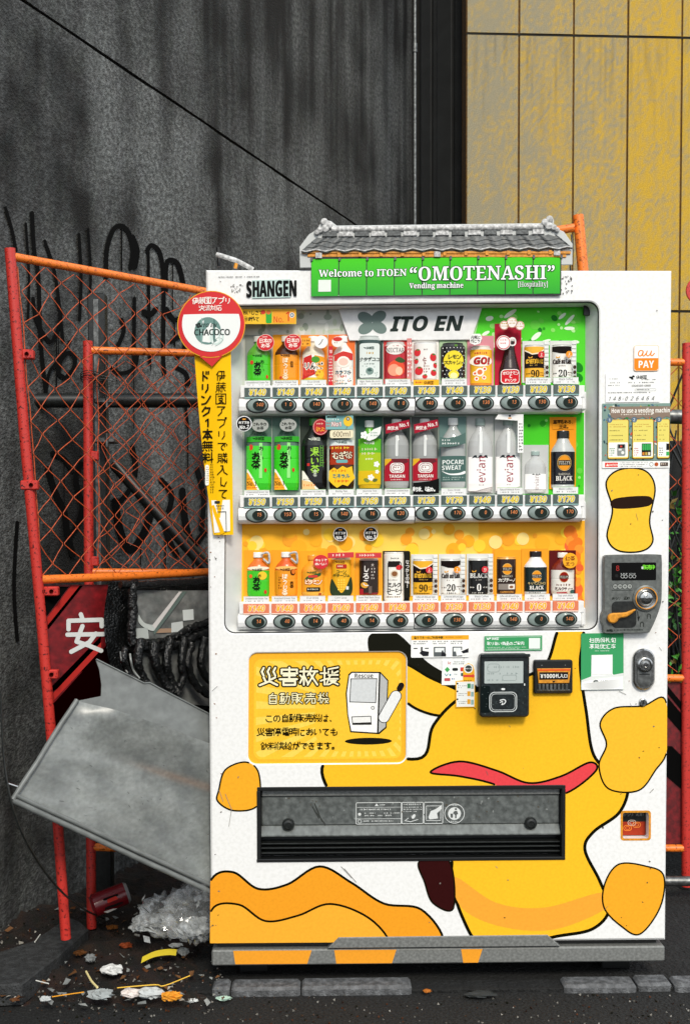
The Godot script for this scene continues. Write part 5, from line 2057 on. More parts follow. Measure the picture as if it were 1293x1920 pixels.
func make_products() -> void:
	var k: Ink
	var red_badge := func(q: Ink) -> void:
		q.E(0, 0, 15.6, 14.4, "#cf2f36")
		q.small(-6, -12, 6, 1, 4.2, "#f6e9df", 0.9)
		q.G("日本の", -8, -3.5, 8.6, "#f6e9df", 0.14, false, 0.0, "#000000", 0.96)
		q.G("お茶", -4.2, 5.6, 8.6, "#f6e9df", 0.14)
	# ---- top row
	k = drink(0, "pet", "tea_bottle", "small green tea bottle with red round badge, first in the top row", 617, 705, 22.5, {"cap": "#d8dbd4", "shoulder": "#5fa83a", "body": "#45c626"}, 1.0, "#8d938d")
	logo(k, 655, "#20401a")
	k.G("おーい", 7, 666, 8, "#143a10", 0.11, true)
	k.G("お茶", -2, 672, 14, "#101a0e", 0.15, true)
	k.E(-13, 667, 3.4, 4.0, "#d0402c")
	k.E(16, 694, 2.2, 3.6, "#d0402c")
	done()
	badge(493, 632, 16.5, 15.5, "#e9b9ae", red_badge)
	k = drink(1, "pet", "tea_bottle", "small orange roasted tea bottle with red round badge, in the top row", 617, 705, 22.5, {"cap": "#e7e2d6", "shoulder": "#4a2a14", "body": "#f0991c"}, 1.0, "#f0a12a")
	logo(k, 655, "#5a2f10")
	k.G("ほうじ茶", -2, 664, 10.5, "#f8eccc", 0.14, true)
	k.G("お茶", 10, 668, 6.5, "#4a2a10", 0.12, true)
	k.E(-11, 696, 2.6, 2.6, "#c8442a")
	done()
	badge(545, 632, 16.5, 15.5, "#e9b9ae", red_badge)
	k = drink(2, "pet", "juice_bottle", "apple juice bottle with white cap on red card in the top row", 618, 705, 21.5, {"cap": "#f2f2ee", "shoulder": "#dfd8c0", "body": "#f2f0e8", "foot": "#e7c63a"}, -1.0, "#e98a2e")
	k.Y([-21, 660, -4, 654, 4, 690, -21, 700], "#c9302c")
	k.Y([2, 655, 21, 658, 21, 700, 8, 690], "#f0a32c")
	k.E(4, 663, 8, 6, "#4f9a3a")
	k.E(-10, 684, 11, 10, "#d8453a")
	k.E(12, 690, 8, 8, "#f2c43c")
	k.G("りんご", -12, 675, 12.5, "#18120e", 0.14, false, 1.2, "#f8f4e8", 0.95)
	k.small(-12, 684, 12, 2, 6.0, "#a02a24", 0.9)
	done()
	badge(598, 632, 12.5, 12.0, "#f4f4f0", func(q: Ink) -> void: q.L([-4, 5, 0, 1, 3, -5], 1.4, "#6a6d6b", true))
	card_tag("side_tag", [-24, 624, -6, 624, -6, 640, -24, 640], "#f2a63a", func(q: Ink) -> void: q.small(-22, 627, -7, 2, 6.0, "#7a3a14", 0.9))
	k = drink(3, "pet", "soft_drink_bottle", "white sour milk drink bottle with red pattern in the top row", 618, 713, 20.0, {"cap": "#f4f3ee", "shoulder": "#f1ece2", "body": "#f3efe6"}, 3.0, "#e8743a")
	k.Y([-19, 655, 0, 648, 18, 652, 18, 664, -19, 666], "#d23f3a")
	k.E(0, 668, 12.5, 10.5, "#f6efe4")
	k.E(0, 668, 9, 7, "#f3c9b8")
	k.G("カラフル", -12, 687, 7.6, "#1d4a5a", 0.14, false, 0.0, "#000000", 1.02)
	k.small(-10, 692, 12, 1, 7.6, "#c23a34", 1.0)
	k.small(-14, 701, 14, 2, 5.4, "#3a4a50", 0.9)
	for i in 22:
		k.E(rng.randf_range(-17, 17), rng.randf_range(672, 710), 0.9, 0.9, ["#d23f3a", "#3a8a9a", "#e8a23a"][i % 3])
	done()
	card_tag("side_tag", [-25, 640, -17.5, 640, -17.5, 712, -25, 712], "#d2343c", func(q: Ink) -> void:
		q.T("10", -21.2, 650, 6, "#f8e9e0", 0, 0.6)
		q.small(-24, 657, -18.5, 9, 5.6, "#f8e9e0", 1.0))
	badge(629, 632, 11, 10, "#f3efe6", func(q: Ink) -> void:
		q.E(0, -5, 9, 4.0, "#d23f3a")
		q.small(-6, 0, 6, 1, 4.4, "#8a5a4a", 0.9))
	k = drink(4, "can", "soft_drink_can", "dark green can with a white label, fifth in the top row", 619, 705, 23.0, {"cap": "#b9c0bd", "body": "#39514c", "foot": "#a9b0ad"}, 0.0, "#4a5f59")
	k.RR(-19, 634, 19, 698, 4, "#dfe7e2")
	logo(k, 643, "#2c4a44", 5.0)
	k.small(-6, 650, 6, 1, 7, "#c9a04a", 1.0)
	k.G("ナタデココ", -15.4, 664, 8.0, "#23332f", 0.14, false, 0.0, "#000000", 0.96)
	k.small(-10, 671, 10, 1, 4.5, "#55655f", 0.9)
	k.E(0, 686, 7.5, 7.0, "#7d958e")
	k.E(0, 684, 4.5, 3.0, "#3f5a53")
	for i in 12:
		k.E(rng.randf_range(-16, 16), rng.randf_range(676, 696), 1.2, 1.0, "#9fb3ac")
	done()
	k = drink(5, "can", "juice_can", "peach nectar can with white oval label in the top row", 631, 706, 20.5, {"cap": "#c9c4bf", "body": "#c2303a", "foot": "#b9b3ae"}, -3.0, "#d0403e", 625)
	k.E(-1, 645, 17.5, 10.5, "#f4efe8")
	k.T("NECTAR", -1, 647, 8.0, "#231a18", 4, 0.78)
	k.small(-8, 637.5, 6, 1, 4.2, "#b0302c", 0.9)
	k.E(1, 681, 16.5, 15.5, "#e8573c")
	k.E(-4, 684, 11, 11, "#f2a080")
	k.E(6, 686, 7, 8, "#f5c8a4")
	k.Y([-2, 666, 6, 660, 18, 666, 10, 671], "#3f5a34", true)
	done()
	card_tag("side_tag", [17, 627, 26, 627, 26, 706, 17, 706], "#d98a86", func(q: Ink) -> void: q.small(18.5, 634, 25, 9, 7.4, "#f8ece6", 1.0))
	k = drink(6, "slim", "juice_can", "white can patterned with red fruit, seventh in the top row", 632, 704, 22.5, {"cap": "#d9d9d6", "body": "#f3efe9", "foot": "#e0dcd6"}, 0.0, "#efeae2", 622)
	for e in [[-16, 652, 6, 7], [14, 661, 6.5, 7.5], [-13, 686, 7.5, 8], [15, 690, 6, 6], [-2, 697, 5, 4], [-18, 668, 4, 5], [18, 676, 4, 5]]:
		k.E(e[0], e[1], e[2], e[3], "#d2343a")
		k.E(e[0] + 1, e[1] - e[3] * 0.7, e[2] * 0.5, 1.6, "#4a7a3a")
	k.G("とト", -2, 664, 8.0, "#8a3a34", 0.12, true)
	k.small(-4, 645, 4, 1, 5, "#6a5a54", 1.0)
	k.small(-4, 676, 5, 3, 5.2, "#8a4a44", 1.0)
	done()
	card_tag("base_tag", [-24, 704, 24, 704, 24, 716, -24, 716], "#f2b431", func(q: Ink) -> void:
		q.G("伊藤園", -2, 710, 6.4, "#7a4a12", 0.13)
		q.small(-20, 707, -6, 1, 6, "#c84a2a", 1.0))
	k = drink(7, "can", "soft_drink_can", "black can with white dots and yellow lemon label in the top row", 634, 706, 23.5, {"cap": "#3a3d3b", "body": "#16181a", "foot": "#2a2d2b"}, 0.0, "#a9c49a", 628)
	for j in 9:
		for i in 7:
			k.E(-20 + i * 6.6 + (3.3 if j % 2 else 0.0), 644 + j * 7.0, 1.0, 1.0, "#e9e9e2")
	k.E(0, 668, 19, 18.5, "#f2dc3c")
	k.G("レモン", -8, 661, 9.0, "#14242a", 0.16, false, 0.0, "#000000", 1.0)
	k.G("スカッシュ", -14.4, 671.5, 8.0, "#14242a", 0.16, false, 0.0, "#000000", 0.95)
	k.E(0, 694, 10, 8, "#f2dc3c")
	k.E(0, 696, 7, 5.5, "#f9f0a8")
	k.E(4, 640, 3.4, 2.2, "#5f8a3a")
	done()
	k = drink(8, "can", "energy_drink_can", "yellow can with red oval lettering in the top row", 640, 715, 21.0, {"cap": "#d9d2c4", "body": "#f5b625", "foot": "#e08a20"}, 1.0, "#d88f9a", 620)
	k.small(-14, 652, 14, 1, 6.4, "#c8342c", 1.0)
	k.E(-1, 669, 21, 10.5, "#f8efe0")
	k.T("GO!", 0, 669, 12.0, "#d2302c", 0, 1.05, 0.12, 0.0, 0.8, "#8a1a18")
	k.E(-4, 690, 8, 8, "#f6f0e2")
	k.E(-4, 690, 5, 5, "#e07a4a")
	for e in [[-13, 692], [5, 684], [-10, 702], [4, 700]]:
		k.E(e[0], e[1], 4.2, 4.0, "#f6f0e2")
		k.E(e[0], e[1], 2.4, 2.2, "#d8553a")
	done()
	card_tag("speech_tag", [-24, 626, -18, 620, -4, 620, 0, 628, -4, 638, -14, 641, -23, 637], "#f4f4ee", func(q: Ink) -> void:
		q.G("元気に", -18, 626.5, 6.4, "#1d1a18", 0.13, false, 0.0, "#000000", 0.95)
		q.G("行こう!", -18.5, 633.5, 6.2, "#1d1a18", 0.13, false, 0.0, "#000000", 0.92))
	# tilted brown bottle on a tall red card
	k = drink(9, "glass", "tonic_bottle", "brown glass bottle with ring pull on a tall red card", 626, 716, 20.0, {"cap": "#d9d9d4", "shoulder": "#2a1612", "body": "#27130f"}, 3.0, "#b02638", 598)
	for i in 14:
		k.E(rng.randf_range(-12, 13), rng.randf_range(652, 678), 0.6, 0.6, "#6a4a3a")
	k.RR(-18, 685, 18, 712, 7, "#f2e9e2")
	k.RR(-16.6, 686.5, 16.6, 710.5, 6, "#c8262e")
	k.G("オロナミン", -12, 692, 6.6, "#f8efe8", 0.15, false, 0.0, "#000000", 0.95)
	k.T("C", 0, 698.5, 6.4, "#f8efe8", 0)
	k.G("ドリンク", -9, 705.5, 5.8, "#f8efe8", 0.15)
	k.S(rr(-3, 627, 9, 641, 5.5, 5), 2.6, "#efefea", true)
	done()
	badge(943, 637, 13.5, 13.5, "#f6eeea", func(q: Ink) -> void:
		q.E(0, 0, 12.2, 12.2, "#f9f4f0")
		q.S(rr(-11.4, -11.4, 11.4, 11.4, 11, 6), 1.4, "#d2343c", true)
		q.small(-6, -7, 7, 2, 6.0, "#d2343c", 1.0))
	for b in [[944, 605, 8.5], [959, 600, 10.0], [974, 606, 8.5]]:
		badge(b[0], b[1], b[2], b[2], "#f3ede8", func(q: Ink) -> void:
			q.S(rr(-b[2] + 1, -b[2] + 1, b[2] - 1, b[2] - 1, b[2] - 1.2, 5), 1.1, "#d88a6a", true)
			q.small(-5, -5, 6, 2, 4.6, "#c9a23a", 1.0))
	var coffee := func(i: int, y0: float, y1: float, nm: String, lab: String, style: int) -> void:
		var top: String = ["#e7a02a", "#1d1714", "#1a1b1c"][style]
		var low: String = ["#f0b32a", "#f1efe9", "#17181a"][style]
		k = drink(i, "slim", "coffee_can", lab, y0 + 8, y1, 19.0, {"cap": "#c9c9c4", "body": low, "foot": low}, -3.0, "#d9dad6", y0)
		var h := y1 - y0
		if style == 0:
			k.R(-18.6, y0 + h * 0.34, 18.6, y0 + h * 0.68, "#161514")
			k.Y([-18.6, y0 + h * 0.26, -6, y0 + h * 0.36, 6, y0 + h * 0.34, 18.6, y0 + h * 0.24, 18.6, y0 + h * 0.40, -18.6, y0 + h * 0.40], "#161514")
			k.Y([-18.6, y0 + h * 0.23, -6, y0 + h * 0.33, 6, y0 + h * 0.31, 18.6, y0 + h * 0.21, 18.6, y0 + h * 0.24, 6, y0 + h * 0.34, -6, y0 + h * 0.36, -18.6, y0 + h * 0.26], "#f6ead0")
			k.G("劇的微糖", -12, y0 + h * 0.52, 8.6, "#f0b93a", 0.15, false, 0.0, "#000000", 0.94)
			k.small(-10, y0 + h * 0.60, 10, 1, 4.0, "#c9a24a", 0.9)
			k.T("90", 0, y0 + h * 0.82, 13.0, "#1a1612", 2, 0.85)
			k.small(10, y0 + h * 0.78, 17, 2, 4.4, "#8a3a1a", 0.9)
			k.small(-16, y0 + h * 0.8, -10, 1, 4.6, "#1a1612", 1.0)
		elif style == 1:
			k.Y([-18.6, y0 + h * 0.16, 18.6, y0 + h * 0.16, 18.6, y0 + h * 0.26, 6, y0 + h * 0.34, -6, y0 + h * 0.33, -18.6, y0 + h * 0.28], "#1a1512")
			k.T("Café au Lait", 0, y0 + h * 0.53, 8.0, "#2a1c14", 4, 0.56, 0.0, 0.0, 0.4, "#2a1c14")
			k.small(-8, y0 + h * 0.62, 8, 1, 4.0, "#8a7a6a", 0.9)
			k.T("20", 0, y0 + h * 0.82, 13.0, "#1a1612", 2, 0.85)
			k.small(10, y0 + h * 0.78, 17, 2, 4.4, "#5a3a2a", 0.9)
			k.small(-17, y0 + h * 0.8, -10, 1, 4.6, "#3a2a22", 1.0)
		else:
			k.T("BLACK", 0, y0 + h * 0.53, 8.6, "#f1efe9", 2, 0.8)
			k.small(-6, y0 + h * 0.62, 6, 1, 4.0, "#a9a49a", 0.9)
			k.T("0", 0, y0 + h * 0.82, 13.5, "#f6f4ee", 2, 0.85)
			k.small(8, y0 + h * 0.80, 17, 1, 4.6, "#d9d4ca", 0.9)
			k.small(-16, y0 + h * 0.8, -7, 1, 4.6, "#d9d4ca", 1.0)
		k.Y([-13, y0 + h * 0.40, -9, y0 + h * 0.43, -5, y0 + h * 0.39, -6, y0 + h * 0.44, -12, y0 + h * 0.45], "#e9a63a")
		k.small(-16, y1 - 5, 17, 1, 4.6, "#2a1c14" if style < 2 else "#d9d4ca", 0.9)
		done()
		badge(X + 7, y0 + h * 0.38, 6.4, 6.4, ["#d2343c", "#f0962a", "#d2343c"][style], func(q: Ink) -> void:
			q.T("2" if style < 2 else "15", 0, -0.6, 4.6, "#f8efe0", 0, 0.8)
			q.small(-3, 2.4, 4, 1, 3.0, "#f8efe0", 1.0))
		# ribbed strip with three beans at the side
		for j in 10:
			var mb := MB.new()
			fbox(mb, X + 16.5, y0 + 2 + j * h * 0.1, X + 25, y0 + 2 + j * h * 0.1 + h * 0.07, -0.0842, -0.0825, 0.0004)
			mb.col = Color.WHITE
			obj("rib", mb, M.grey_light, item)
		card_tag("beans", [18, y0 + h * 0.60, 25, y0 + h * 0.60, 25, y0 + h * 0.98, 18, y0 + h * 0.98], "#c4c5c0", func(q: Ink) -> void:
			for j in 3:
				q.E(21.5, y0 + h * (0.66 + j * 0.125), 3.0, 3.6, "#2a1c16")
				q.L([20.8, y0 + h * (0.66 + j * 0.125) - 2.6, 22.2, y0 + h * (0.66 + j * 0.125) + 2.6], 0.6, "#8a6a52"), -0.079)
	coffee.call(10, 631.0, 707.0, "", "orange and black coffee can with a striped card in the top row", 0)
	coffee.call(11, 631.0, 707.0, "", "white milk coffee can with dark rim at the right end of the top row", 1)

	# ---- middle row
	for i in 2:
		k = drink(i, "tall", "tea_bottle", ["tall green tea bottle at the left end of the middle row", "tall green tea bottle second in the middle row, beside its twin"][i], 772, 907, 24.0, {"cap": "#d9ddd6", "shoulder": "#4f6f5a", "body": "#3fd327", "foot": "#37b824"}, 2.0, "#5f7a6e")
		k.R(-23.6, 806, 23.6, 816, "#3aa831")
		logo(k, 810, "#16331a", 6.0)
		k.E(-15, 826, 4.4, 5.6, "#d0402c")
		k.R(1, 818, 7, 884, "#9be88a")
		k.G("おーい", 5, 828, 9.5, "#101a0e", 0.12, true)
		k.G("お茶", -5, 842, 17.0, "#0e140c", 0.15, true)
		k.E(13, 869, 2.4, 4.0, "#d0402c")
		k.Y([-23.6, 866, -20, 868, -10, 884, 2, 906, -23.6, 906], "#f4f2e2")
		k.Y([-23.6, 872, -20, 874, -12, 887, -2, 906, -23.6, 906], "#f0a82a")
		k.T("No.1", -13, 894, 8.0, "#3a1a10", 2, 0.8)
		k.small(-22, 884, -10, 1, 4.4, "#6a3a14", 1.0)
		k.small(-22, 900, -2, 1, 5.0, "#d2542a", 1.0)
		done()
		badge(X + 5, 786, 16.0, 12.0, "#a9aca6", func(q: Ink) -> void:
			q.G("さわやか", -10.4, -2.6, 6.6, "#2f332f", 0.14, false, 0.0, "#000000", 1.0)
			q.G("お茶", -3, 5, 6.4, "#2f332f", 0.14))
	k = drink(2, "tall", "tea_bottle", "black rich green tea bottle with pale green lettering in the middle row", 772, 907, 24.5, {"cap": "#3f8a34", "shoulder": "#20261f", "body": "#10130f", "foot": "#10130f"}, 2.0, "#3a403a")
	logo(k, 812, "#cfd6c6", 6.0)
	k.G("濃い茶", 1, 836, 16.5, "#a9e04a", 0.12, true, 0.0, "#000000", 1.0)
	k.S(PackedVector2Array([Vector2(11, 824), Vector2(16, 824), Vector2(16, 864), Vector2(11, 864)]), 0.7, "#7ac04a", true)
	k.small(12, 827, 15.5, 8, 4.6, "#7ac04a", 1.0)
	k.G("お茶", 1, 872, 7.4, "#cfd6c6", 0.12, true)
	k.R(-14, 857, -9, 862, "#c8342c")
	k.Y([-23.6, 870, -20, 872, -8, 890, 8, 906, -23.6, 906], "#f4f2e2")
	k.Y([-23.6, 888, -4, 893, 2, 906, -23.6, 906], "#f2c88a")
	k.small(-21, 886, -4, 1, 4.6, "#3a2a14", 1.0)
	k.small(-20, 896, 6, 1, 7.0, "#e07a2a", 1.0)
	done()
	badge(X + 13, 790, 14.5, 15.5, "#b9303a", func(q: Ink) -> void:
		q.S(rr(-13.2, -13.6, 13.2, 13.6, 13, 6), 0.9, "#e9b9ae", true)
		q.small(-7, -8, 8, 1, 5.4, "#f2c8b0", 0.9)
		q.G("飲み", -4, 4, 9.0, "#f2a63a", 0.14))
	k = drink(3, "tall", "tea_bottle", "stout barley tea bottle with red brown label and yellow burst", 784, 907, 24.0, {"cap": "#c9a05a", "shoulder": "#6a7f7c", "body": "#4a2a1a", "foot": "#3a2014"}, 1.0, "#c9d2c4")
	k.R(-23.4, 814, 23.4, 824, "#dfe9e6")
	logo(k, 818, "#2a4a4a", 5.6)
	k.R(-23.4, 824, 23.4, 860, "#a8381e")
	k.small(-19, 826, 20, 1, 7.6, "#f0d23a", 1.0)
	k.G("むぎ茶", -13, 843, 13.6, "#f4e6c8", 0.15, false, 0.9, "#3a1a10", 0.95)
	k.RR(-11, 851, 11, 857, 2.5, "#6fb0b0")
	done()
	card_tag("burst_tag", [-23, 872, -14, 866, -8, 870, 2, 863, 10, 867, 20, 864, 22, 876, 26, 886, 18, 894, 12, 901, 2, 898, -8, 904, -16, 898, -24, 890], "#f4c52e", func(q: Ink) -> void:
		q.small(-18, 869, 16, 1, 8.4, "#e0862a", 1.0)
		q.G("ミネラル", -13, 882, 8.6, "#2f7a86", 0.15, false, 0.0, "#000000", 0.96)
		q.small(-12, 888, 16, 1, 9.0, "#e0662a", 1.0))
	card_tag("size_tag", [-22, 798, -19, 796, 19, 796, 22, 798, 22, 809, 19, 811, -19, 811, -22, 809], "#efe6c4", func(q: Ink) -> void: q.T("600ml", 0, 803.5, 9.4, "#5f4a3a", 1, 0.92))
	card_tag("ranking_tag", [-30, 769, 22, 769, 22, 795, -30, 795], "#7fb5b4", func(q: Ink) -> void:
		q.R(-28, 770, -10, 773, "#2a2a26")
		q.small(-28, 774.5, -2, 1, 5.4, "#f1f4ec", 1.0)
		q.small(-28, 781, -20, 2, 5.4, "#d2453a", 1.0)
		q.T("No1", -10, 785, 8.0, "#e2e9e4", 0, 0.95, 0.0, 0.0, 0.7, "#c8453c")
		q.E(12, 780, 8.6, 9.6, "#f2c63a")
		q.E(12, 775.5, 3.4, 3.4, "#2c5a6a")
		q.E(12, 775.5, 1.6, 1.6, "#e9e9e4")
		q.L([11, 789, 9, 794], 0.8, "#3a3a34"), -0.052)
	k = drink(4, "tall", "tea_bottle", "jasmine tea bottle fading from green to yellow with white flowers", 777, 905, 22.0, {"cap": "#dfe3de", "shoulder": "#5fae2a", "body": "#a7c522", "foot": "#e0b51e"}, 1.0, "#3d5a50", 769)
	k.R(-21.4, 812, 21.4, 838, "#63b82c")
	k.R(-21.4, 838, 21.4, 872, "#a9c42a")
	k.R(-21.4, 872, 21.4, 898, "#dcb820")
	logo(k, 820, "#eef4e2", 5.2)
	k.small(-15, 829, 14, 2, 8.0, "#d9d6b0", 1.0)
	k.small(-8, 848, 6, 1, 6.0, "#eef0d2", 1.0)
	for e in [[13, 860, 5.5], [2, 885, 5.8], [14, 874, 3.8]]:
		for a in 5:
			k.E(e[0] + cos(a * 1.257) * e[2] * 0.6, e[1] + sin(a * 1.257) * e[2] * 0.6, e[2] * 0.5, e[2] * 0.42, "#f4f4ee", a * 1.257)
	k.E(-6, 890, 6, 3.6, "#7d8a3a", 0.4)
	k.E(10, 890, 5, 3.2, "#5d6a3a", -0.3)
	done()
	card_tag("leaf_tag", [-6, 815, -2, 803, 8, 795, 22, 790, 20, 804, 12, 812, 0, 817], "#eef0ec", func(q: Ink) -> void:
		q.small(2, 800, 17, 2, 5.0, "#8fae9a", 0.9)
		for a in 5:
			q.E(-10 + cos(a * 1.257) * 4.2, 806 + sin(a * 1.257) * 4.2, 3.6, 3.0, "#f6f6f2", a * 1.257))
	for i in [5, 6]:
		k = drink(i, "tall", "sparkling_water_bottle", ["clear sparkling water bottle with red label, left one of two", "clear sparkling water bottle with red label and black foot tag"][i - 5], 775, 905, 24.0, {"cap": "#e2e2de", "shoulder": "#b9bbb8", "body": "#b3b5b2", "foot": "#c9cbc8", "clear": true}, 0.0, "#3d4340" if i == 5 else "#5a605c", 771)
		k.R(-23.4, 850, 23.4, 892, "#a81f30")
		k.Y([-23.4, 850, -8, 850, -23.4, 864], "#e0b02a")
		k.Y([-12, 850, 4, 850, 18, 850, 22, 856, 8, 862, -6, 858], "#6a2a30")
		k.RR(-13.5, 858, 13.5, 877, 7, "#f2f0ea")
		k.S(rr(-11.6, 860, 11.6, 875, 6.5, 5), 1.0, "#8a1a26", true)
		k.S(rr(-8, 863, 8, 872, 4.2, 4), 0.9, "#8a1a26", true)
		k.small(-6, 864.5, 7, 1, 6.0, "#8a1a26", 1.0)
		k.T("TANSAN", 0, 883, 5.8, "#f4efe8", 0, 0.95)
		k.small(-12, 888, 12, 1, 4.0, "#e9d9d4", 0.9)
		k.RR(-3.5, 806, 1.5, 846, 2.4, "#dfe1de")  # pale streak: a highlight painted on the clear body
		done()
		card_tag("banner_tag", [-23, 787, 22, 778, 24, 792, -22, 804], "#a52034", func(q: Ink) -> void:
			q.G("炭酸水", -16, 793.5, 7.4, "#f6efe9", 0.14, false, 0.0, "#000000", 0.96)
			q.T("No.1", 12, 787.5, 7.0, "#f6efe9", 0, 0.9, 0.1, -0.17))
		if i == 6:
			card_tag("foot_tag", [-24, 905, -24, 896, 8, 893, 25, 888, 25, 916, -24, 918], "#131415", func(q: Ink) -> void:
				q.G("刺激、強め。", -20, 908, 9.0, "#f2f2ee", 0.13, false, 0.0, "#000000", 0.86))
	k = drink(7, "tall", "sports_drink_bottle", "clear sports drink bottle with grey green label in the middle row", 774, 907, 24.0, {"cap": "#e4e6e3", "shoulder": "#c3c6c4", "body": "#c0c3c1", "foot": "#cfd2d0", "clear": true}, 1.0, "#6a8580", 771)
	k.R(-23.4, 846, 23.4, 894, "#4b6761")
	k.T("POCARI", -1, 857.5, 8.2, "#e9eeea", 0, 1.0)
	k.T("SWEAT", -4, 868, 8.2, "#e9eeea", 0, 1.0)
	k.Y([-22, 874, -8, 879, 10, 878, 22, 874, 22, 879, 8, 882, -10, 881], "#f2f4f1", true)
	k.small(-20, 885, 20, 2, 3.8, "#b9c8c2", 0.9)
	done()
	card_tag("neck_tag", [-26, 811, -12, 813, 6, 810, 22, 803, 22, 823, 6, 828, -12, 830, -26, 829], "#55706a", func(q: Ink) -> void:
		q.small(-22, 815, -8, 1, 5.4, "#e9eeea", 1.0)
		q.small(-22, 821, 12, 1, 6.0, "#e9eeea", 1.0), -0.054)
	for i in [8, 9]:
		k = drink(i, "tall", "water_bottle", ["clear mineral water bottle with white label and grey cap, left of its twin", "clear mineral water bottle with a white corner tag over its neck"][i - 8], 775, 914, 23.5, {"cap": "#8fa09a", "shoulder": "#cfd1cf", "body": "#d3d4d2", "foot": "#e2d9d4", "clear": true}, 0.0, "#b3b4b1", 771)
		k.R(-23, 848, 23, 898, "#f6f4f1")
		k.Y([-23, 898, -23, 912, -10, 912, 23, 904, 23, 898], "#efe9e5")
		for e in [[-12, 6.5], [-2, 8.0], [8, 6.5]]:
			k.Y([e[0] - 6, 851, e[0] - 1, 846.5 - e[1] * 0.2, e[0] + 3, 845, e[0] + 5, 851, e[0], 849.5], "#2a2f33")
		k.T("evian", 0, 872, 15.5, "#9a2a3c", 1, 1.0, 0.0, -PI / 2)
		k.small(-4, 900, 5, 1, 3.6, "#5a5f5d", 1.0)
		k.RR(-4, 800, 2, 842, 2.8, "#eceeec")  # painted highlight down the clear upper part
		done()
	card_tag("corner_tag", [-28, 779, -22, 770, 26, 770, 26, 842, 15, 842, 15, 782], "#f2f2ef", func(q: Ink) -> void:
		q.E(0, 773, 2.4, 2.0, "#3a3f3d")
		q.E(0, 777, 4.0, 1.2, "#e09a4a")
		q.small(18, 786, 23, 9, 6.0, "#3a3f3d", 1.0))
	k = drink(10, "tall", "water_bottle", "short clear mineral water bottle with white label", 838, 916, 20.5, {"cap": "#9fb3ac", "shoulder": "#cfd1cf", "body": "#d6d7d5", "foot": "#e6e2de", "clear": true}, 0.0, "#c3c5c2", 826)
	k.R(-20, 881, 20, 910, "#f4f3f0")
	for e in [-6, 0, 5]:
		k.Y([e - 3, 883, e, 880.5, e + 3, 883], "#2a2f33")
	k.T("evian", 0, 897, 9.0, "#b9a9a9", 1, 0.95, 0.0, -PI / 2)
	done()
	k = drink(11, "alu", "coffee_bottle", "black aluminium coffee bottle on an orange card in the middle row", 800, 908, 23.0, {"cap": "#1b1a19", "shoulder": "#b9bcba", "body": "#141516", "foot": "#c4c6c4"}, 0.0, "#f09a24", 774)
	k.E(0, 861, 12.6, 15.0, "#2c2418")
	k.E(0, 861, 11.6, 14.0, "#e8962a")
	k.R(-13.0, 856, 13.0, 866, "#17120e")
	k.S(rr(-12.4, 846.5, 12.4, 875.5, 12, 7), 1.0, "#d8b26a", true)
	k.T("TULLY'S", 0, 861, 6.0, "#f1ead8", 4, 0.66)
	k.T("BARISTA'S", 0, 882, 3.6, "#d9d2c0", 4, 0.9)
	k.T("BLACK", 0, 890, 8.4, "#f6f2e8", 2, 0.78)
	k.small(-7, 896, 8, 1, 3.6, "#a9a49a", 0.9)
	done()
	card_tag("slogan", [-20, 778, 21, 778, 21, 797, -20, 797], "#f09a24", func(q: Ink) -> void:
		q.G("重厚感ある、", -15.5, 783, 7.4, "#1d1408", 0.14, false, 0.0, "#000000", 0.95)
		q.G("王道。", -4, 792, 7.4, "#1d1408", 0.14), -0.083)

	# ---- bottom row, warm drinks
	for i in 2:
		k = drink(i, "pet", "tea_bottle", ["warm green tea bottle with white handle cap in the bottom row", "warm orange roasted tea bottle with white handle cap"][i], 1024, 1108, 21.5, {"cap": "#f4f4f0", "shoulder": ["#d8702a", "#d8602a"][i], "body": ["#43c427", "#f29a26"][i]}, 2.0, "#f5a42c", 1020)
		k.E(0, 1054, 20.5, 3.6, "#f4ead0" if i == 0 else "#f6c06a")
		logo(k, 1057, "#16331a" if i == 0 else "#5a2f10", 4.8)
		if i == 0:
			k.E(8, 1068, 8.5, 8, "#f2c93a")
			k.G("おーい", 3, 1068, 7.0, "#14300f", 0.12, true)
			k.G("お茶", -3, 1076, 14.5, "#0f1a0d", 0.15, true)
			k.E(-14, 1069, 3.4, 3.8, "#e0662a")
			k.E(14, 1099, 2.6, 4.0, "#d0402c")
		else:
			k.G("ほうじ茶", -2, 1070, 10.4, "#f9efd6", 0.14, true)
			k.G("お茶", 11, 1082, 7.0, "#3a1c0c", 0.14, true)
			k.E(13, 1062, 5.0, 6.0, "#4a2412")
			k.E(14, 1061, 3.6, 4.6, "#e0762a")
			k.small(-14, 1070, -10, 5, 5.0, "#5a2f10", 1.0)
		done()
		# hooked white handle of the hot cap
		var mb := MB.new()
		var hp := []
		for q in [[8, 1027], [18, 1024.5], [22, 1028], [23, 1042], [20, 1044], [11, 1036]]:
			var p := F(X + q[0], q[1])
			hp.append(Vector3(p.x, p.y, -0.072))
		mb.tube(smooth3(hp), 0.0032, 8)
		obj("handle", mb, M.tile_white, item)
	k = drink(2, "pet", "juice_bottle", "warm orange vitamin drink bottle with red badge in the bottom row", 1030, 1108, 22.0, {"cap": "#f2a23a", "shoulder": "#f2a02c", "body": "#f4a82c", "foot": "#f0b84a"}, 0.0, "#f6a92e", 1022)
	logo(k, 1063, "#2a5a2a", 4.6)
	k.Y([-16, 1078, -10, 1070, 4, 1066, 14, 1064, 14, 1069, 2, 1074, -12, 1084], "#2f5a34", true)
	k.RR(-9, 1068, 9, 1072.5, 1.5, "#d2403a")
	k.G("ビタミン", -12, 1081, 9.6, "#f9efd0", 0.15, false, 0.9, "#d8702a", 0.86)
	k.RR(-12, 1091, 14, 1099, 2, "#262a22")
	k.small(-10, 1093, 12, 1, 5.0, "#f2e9d0", 1.0)
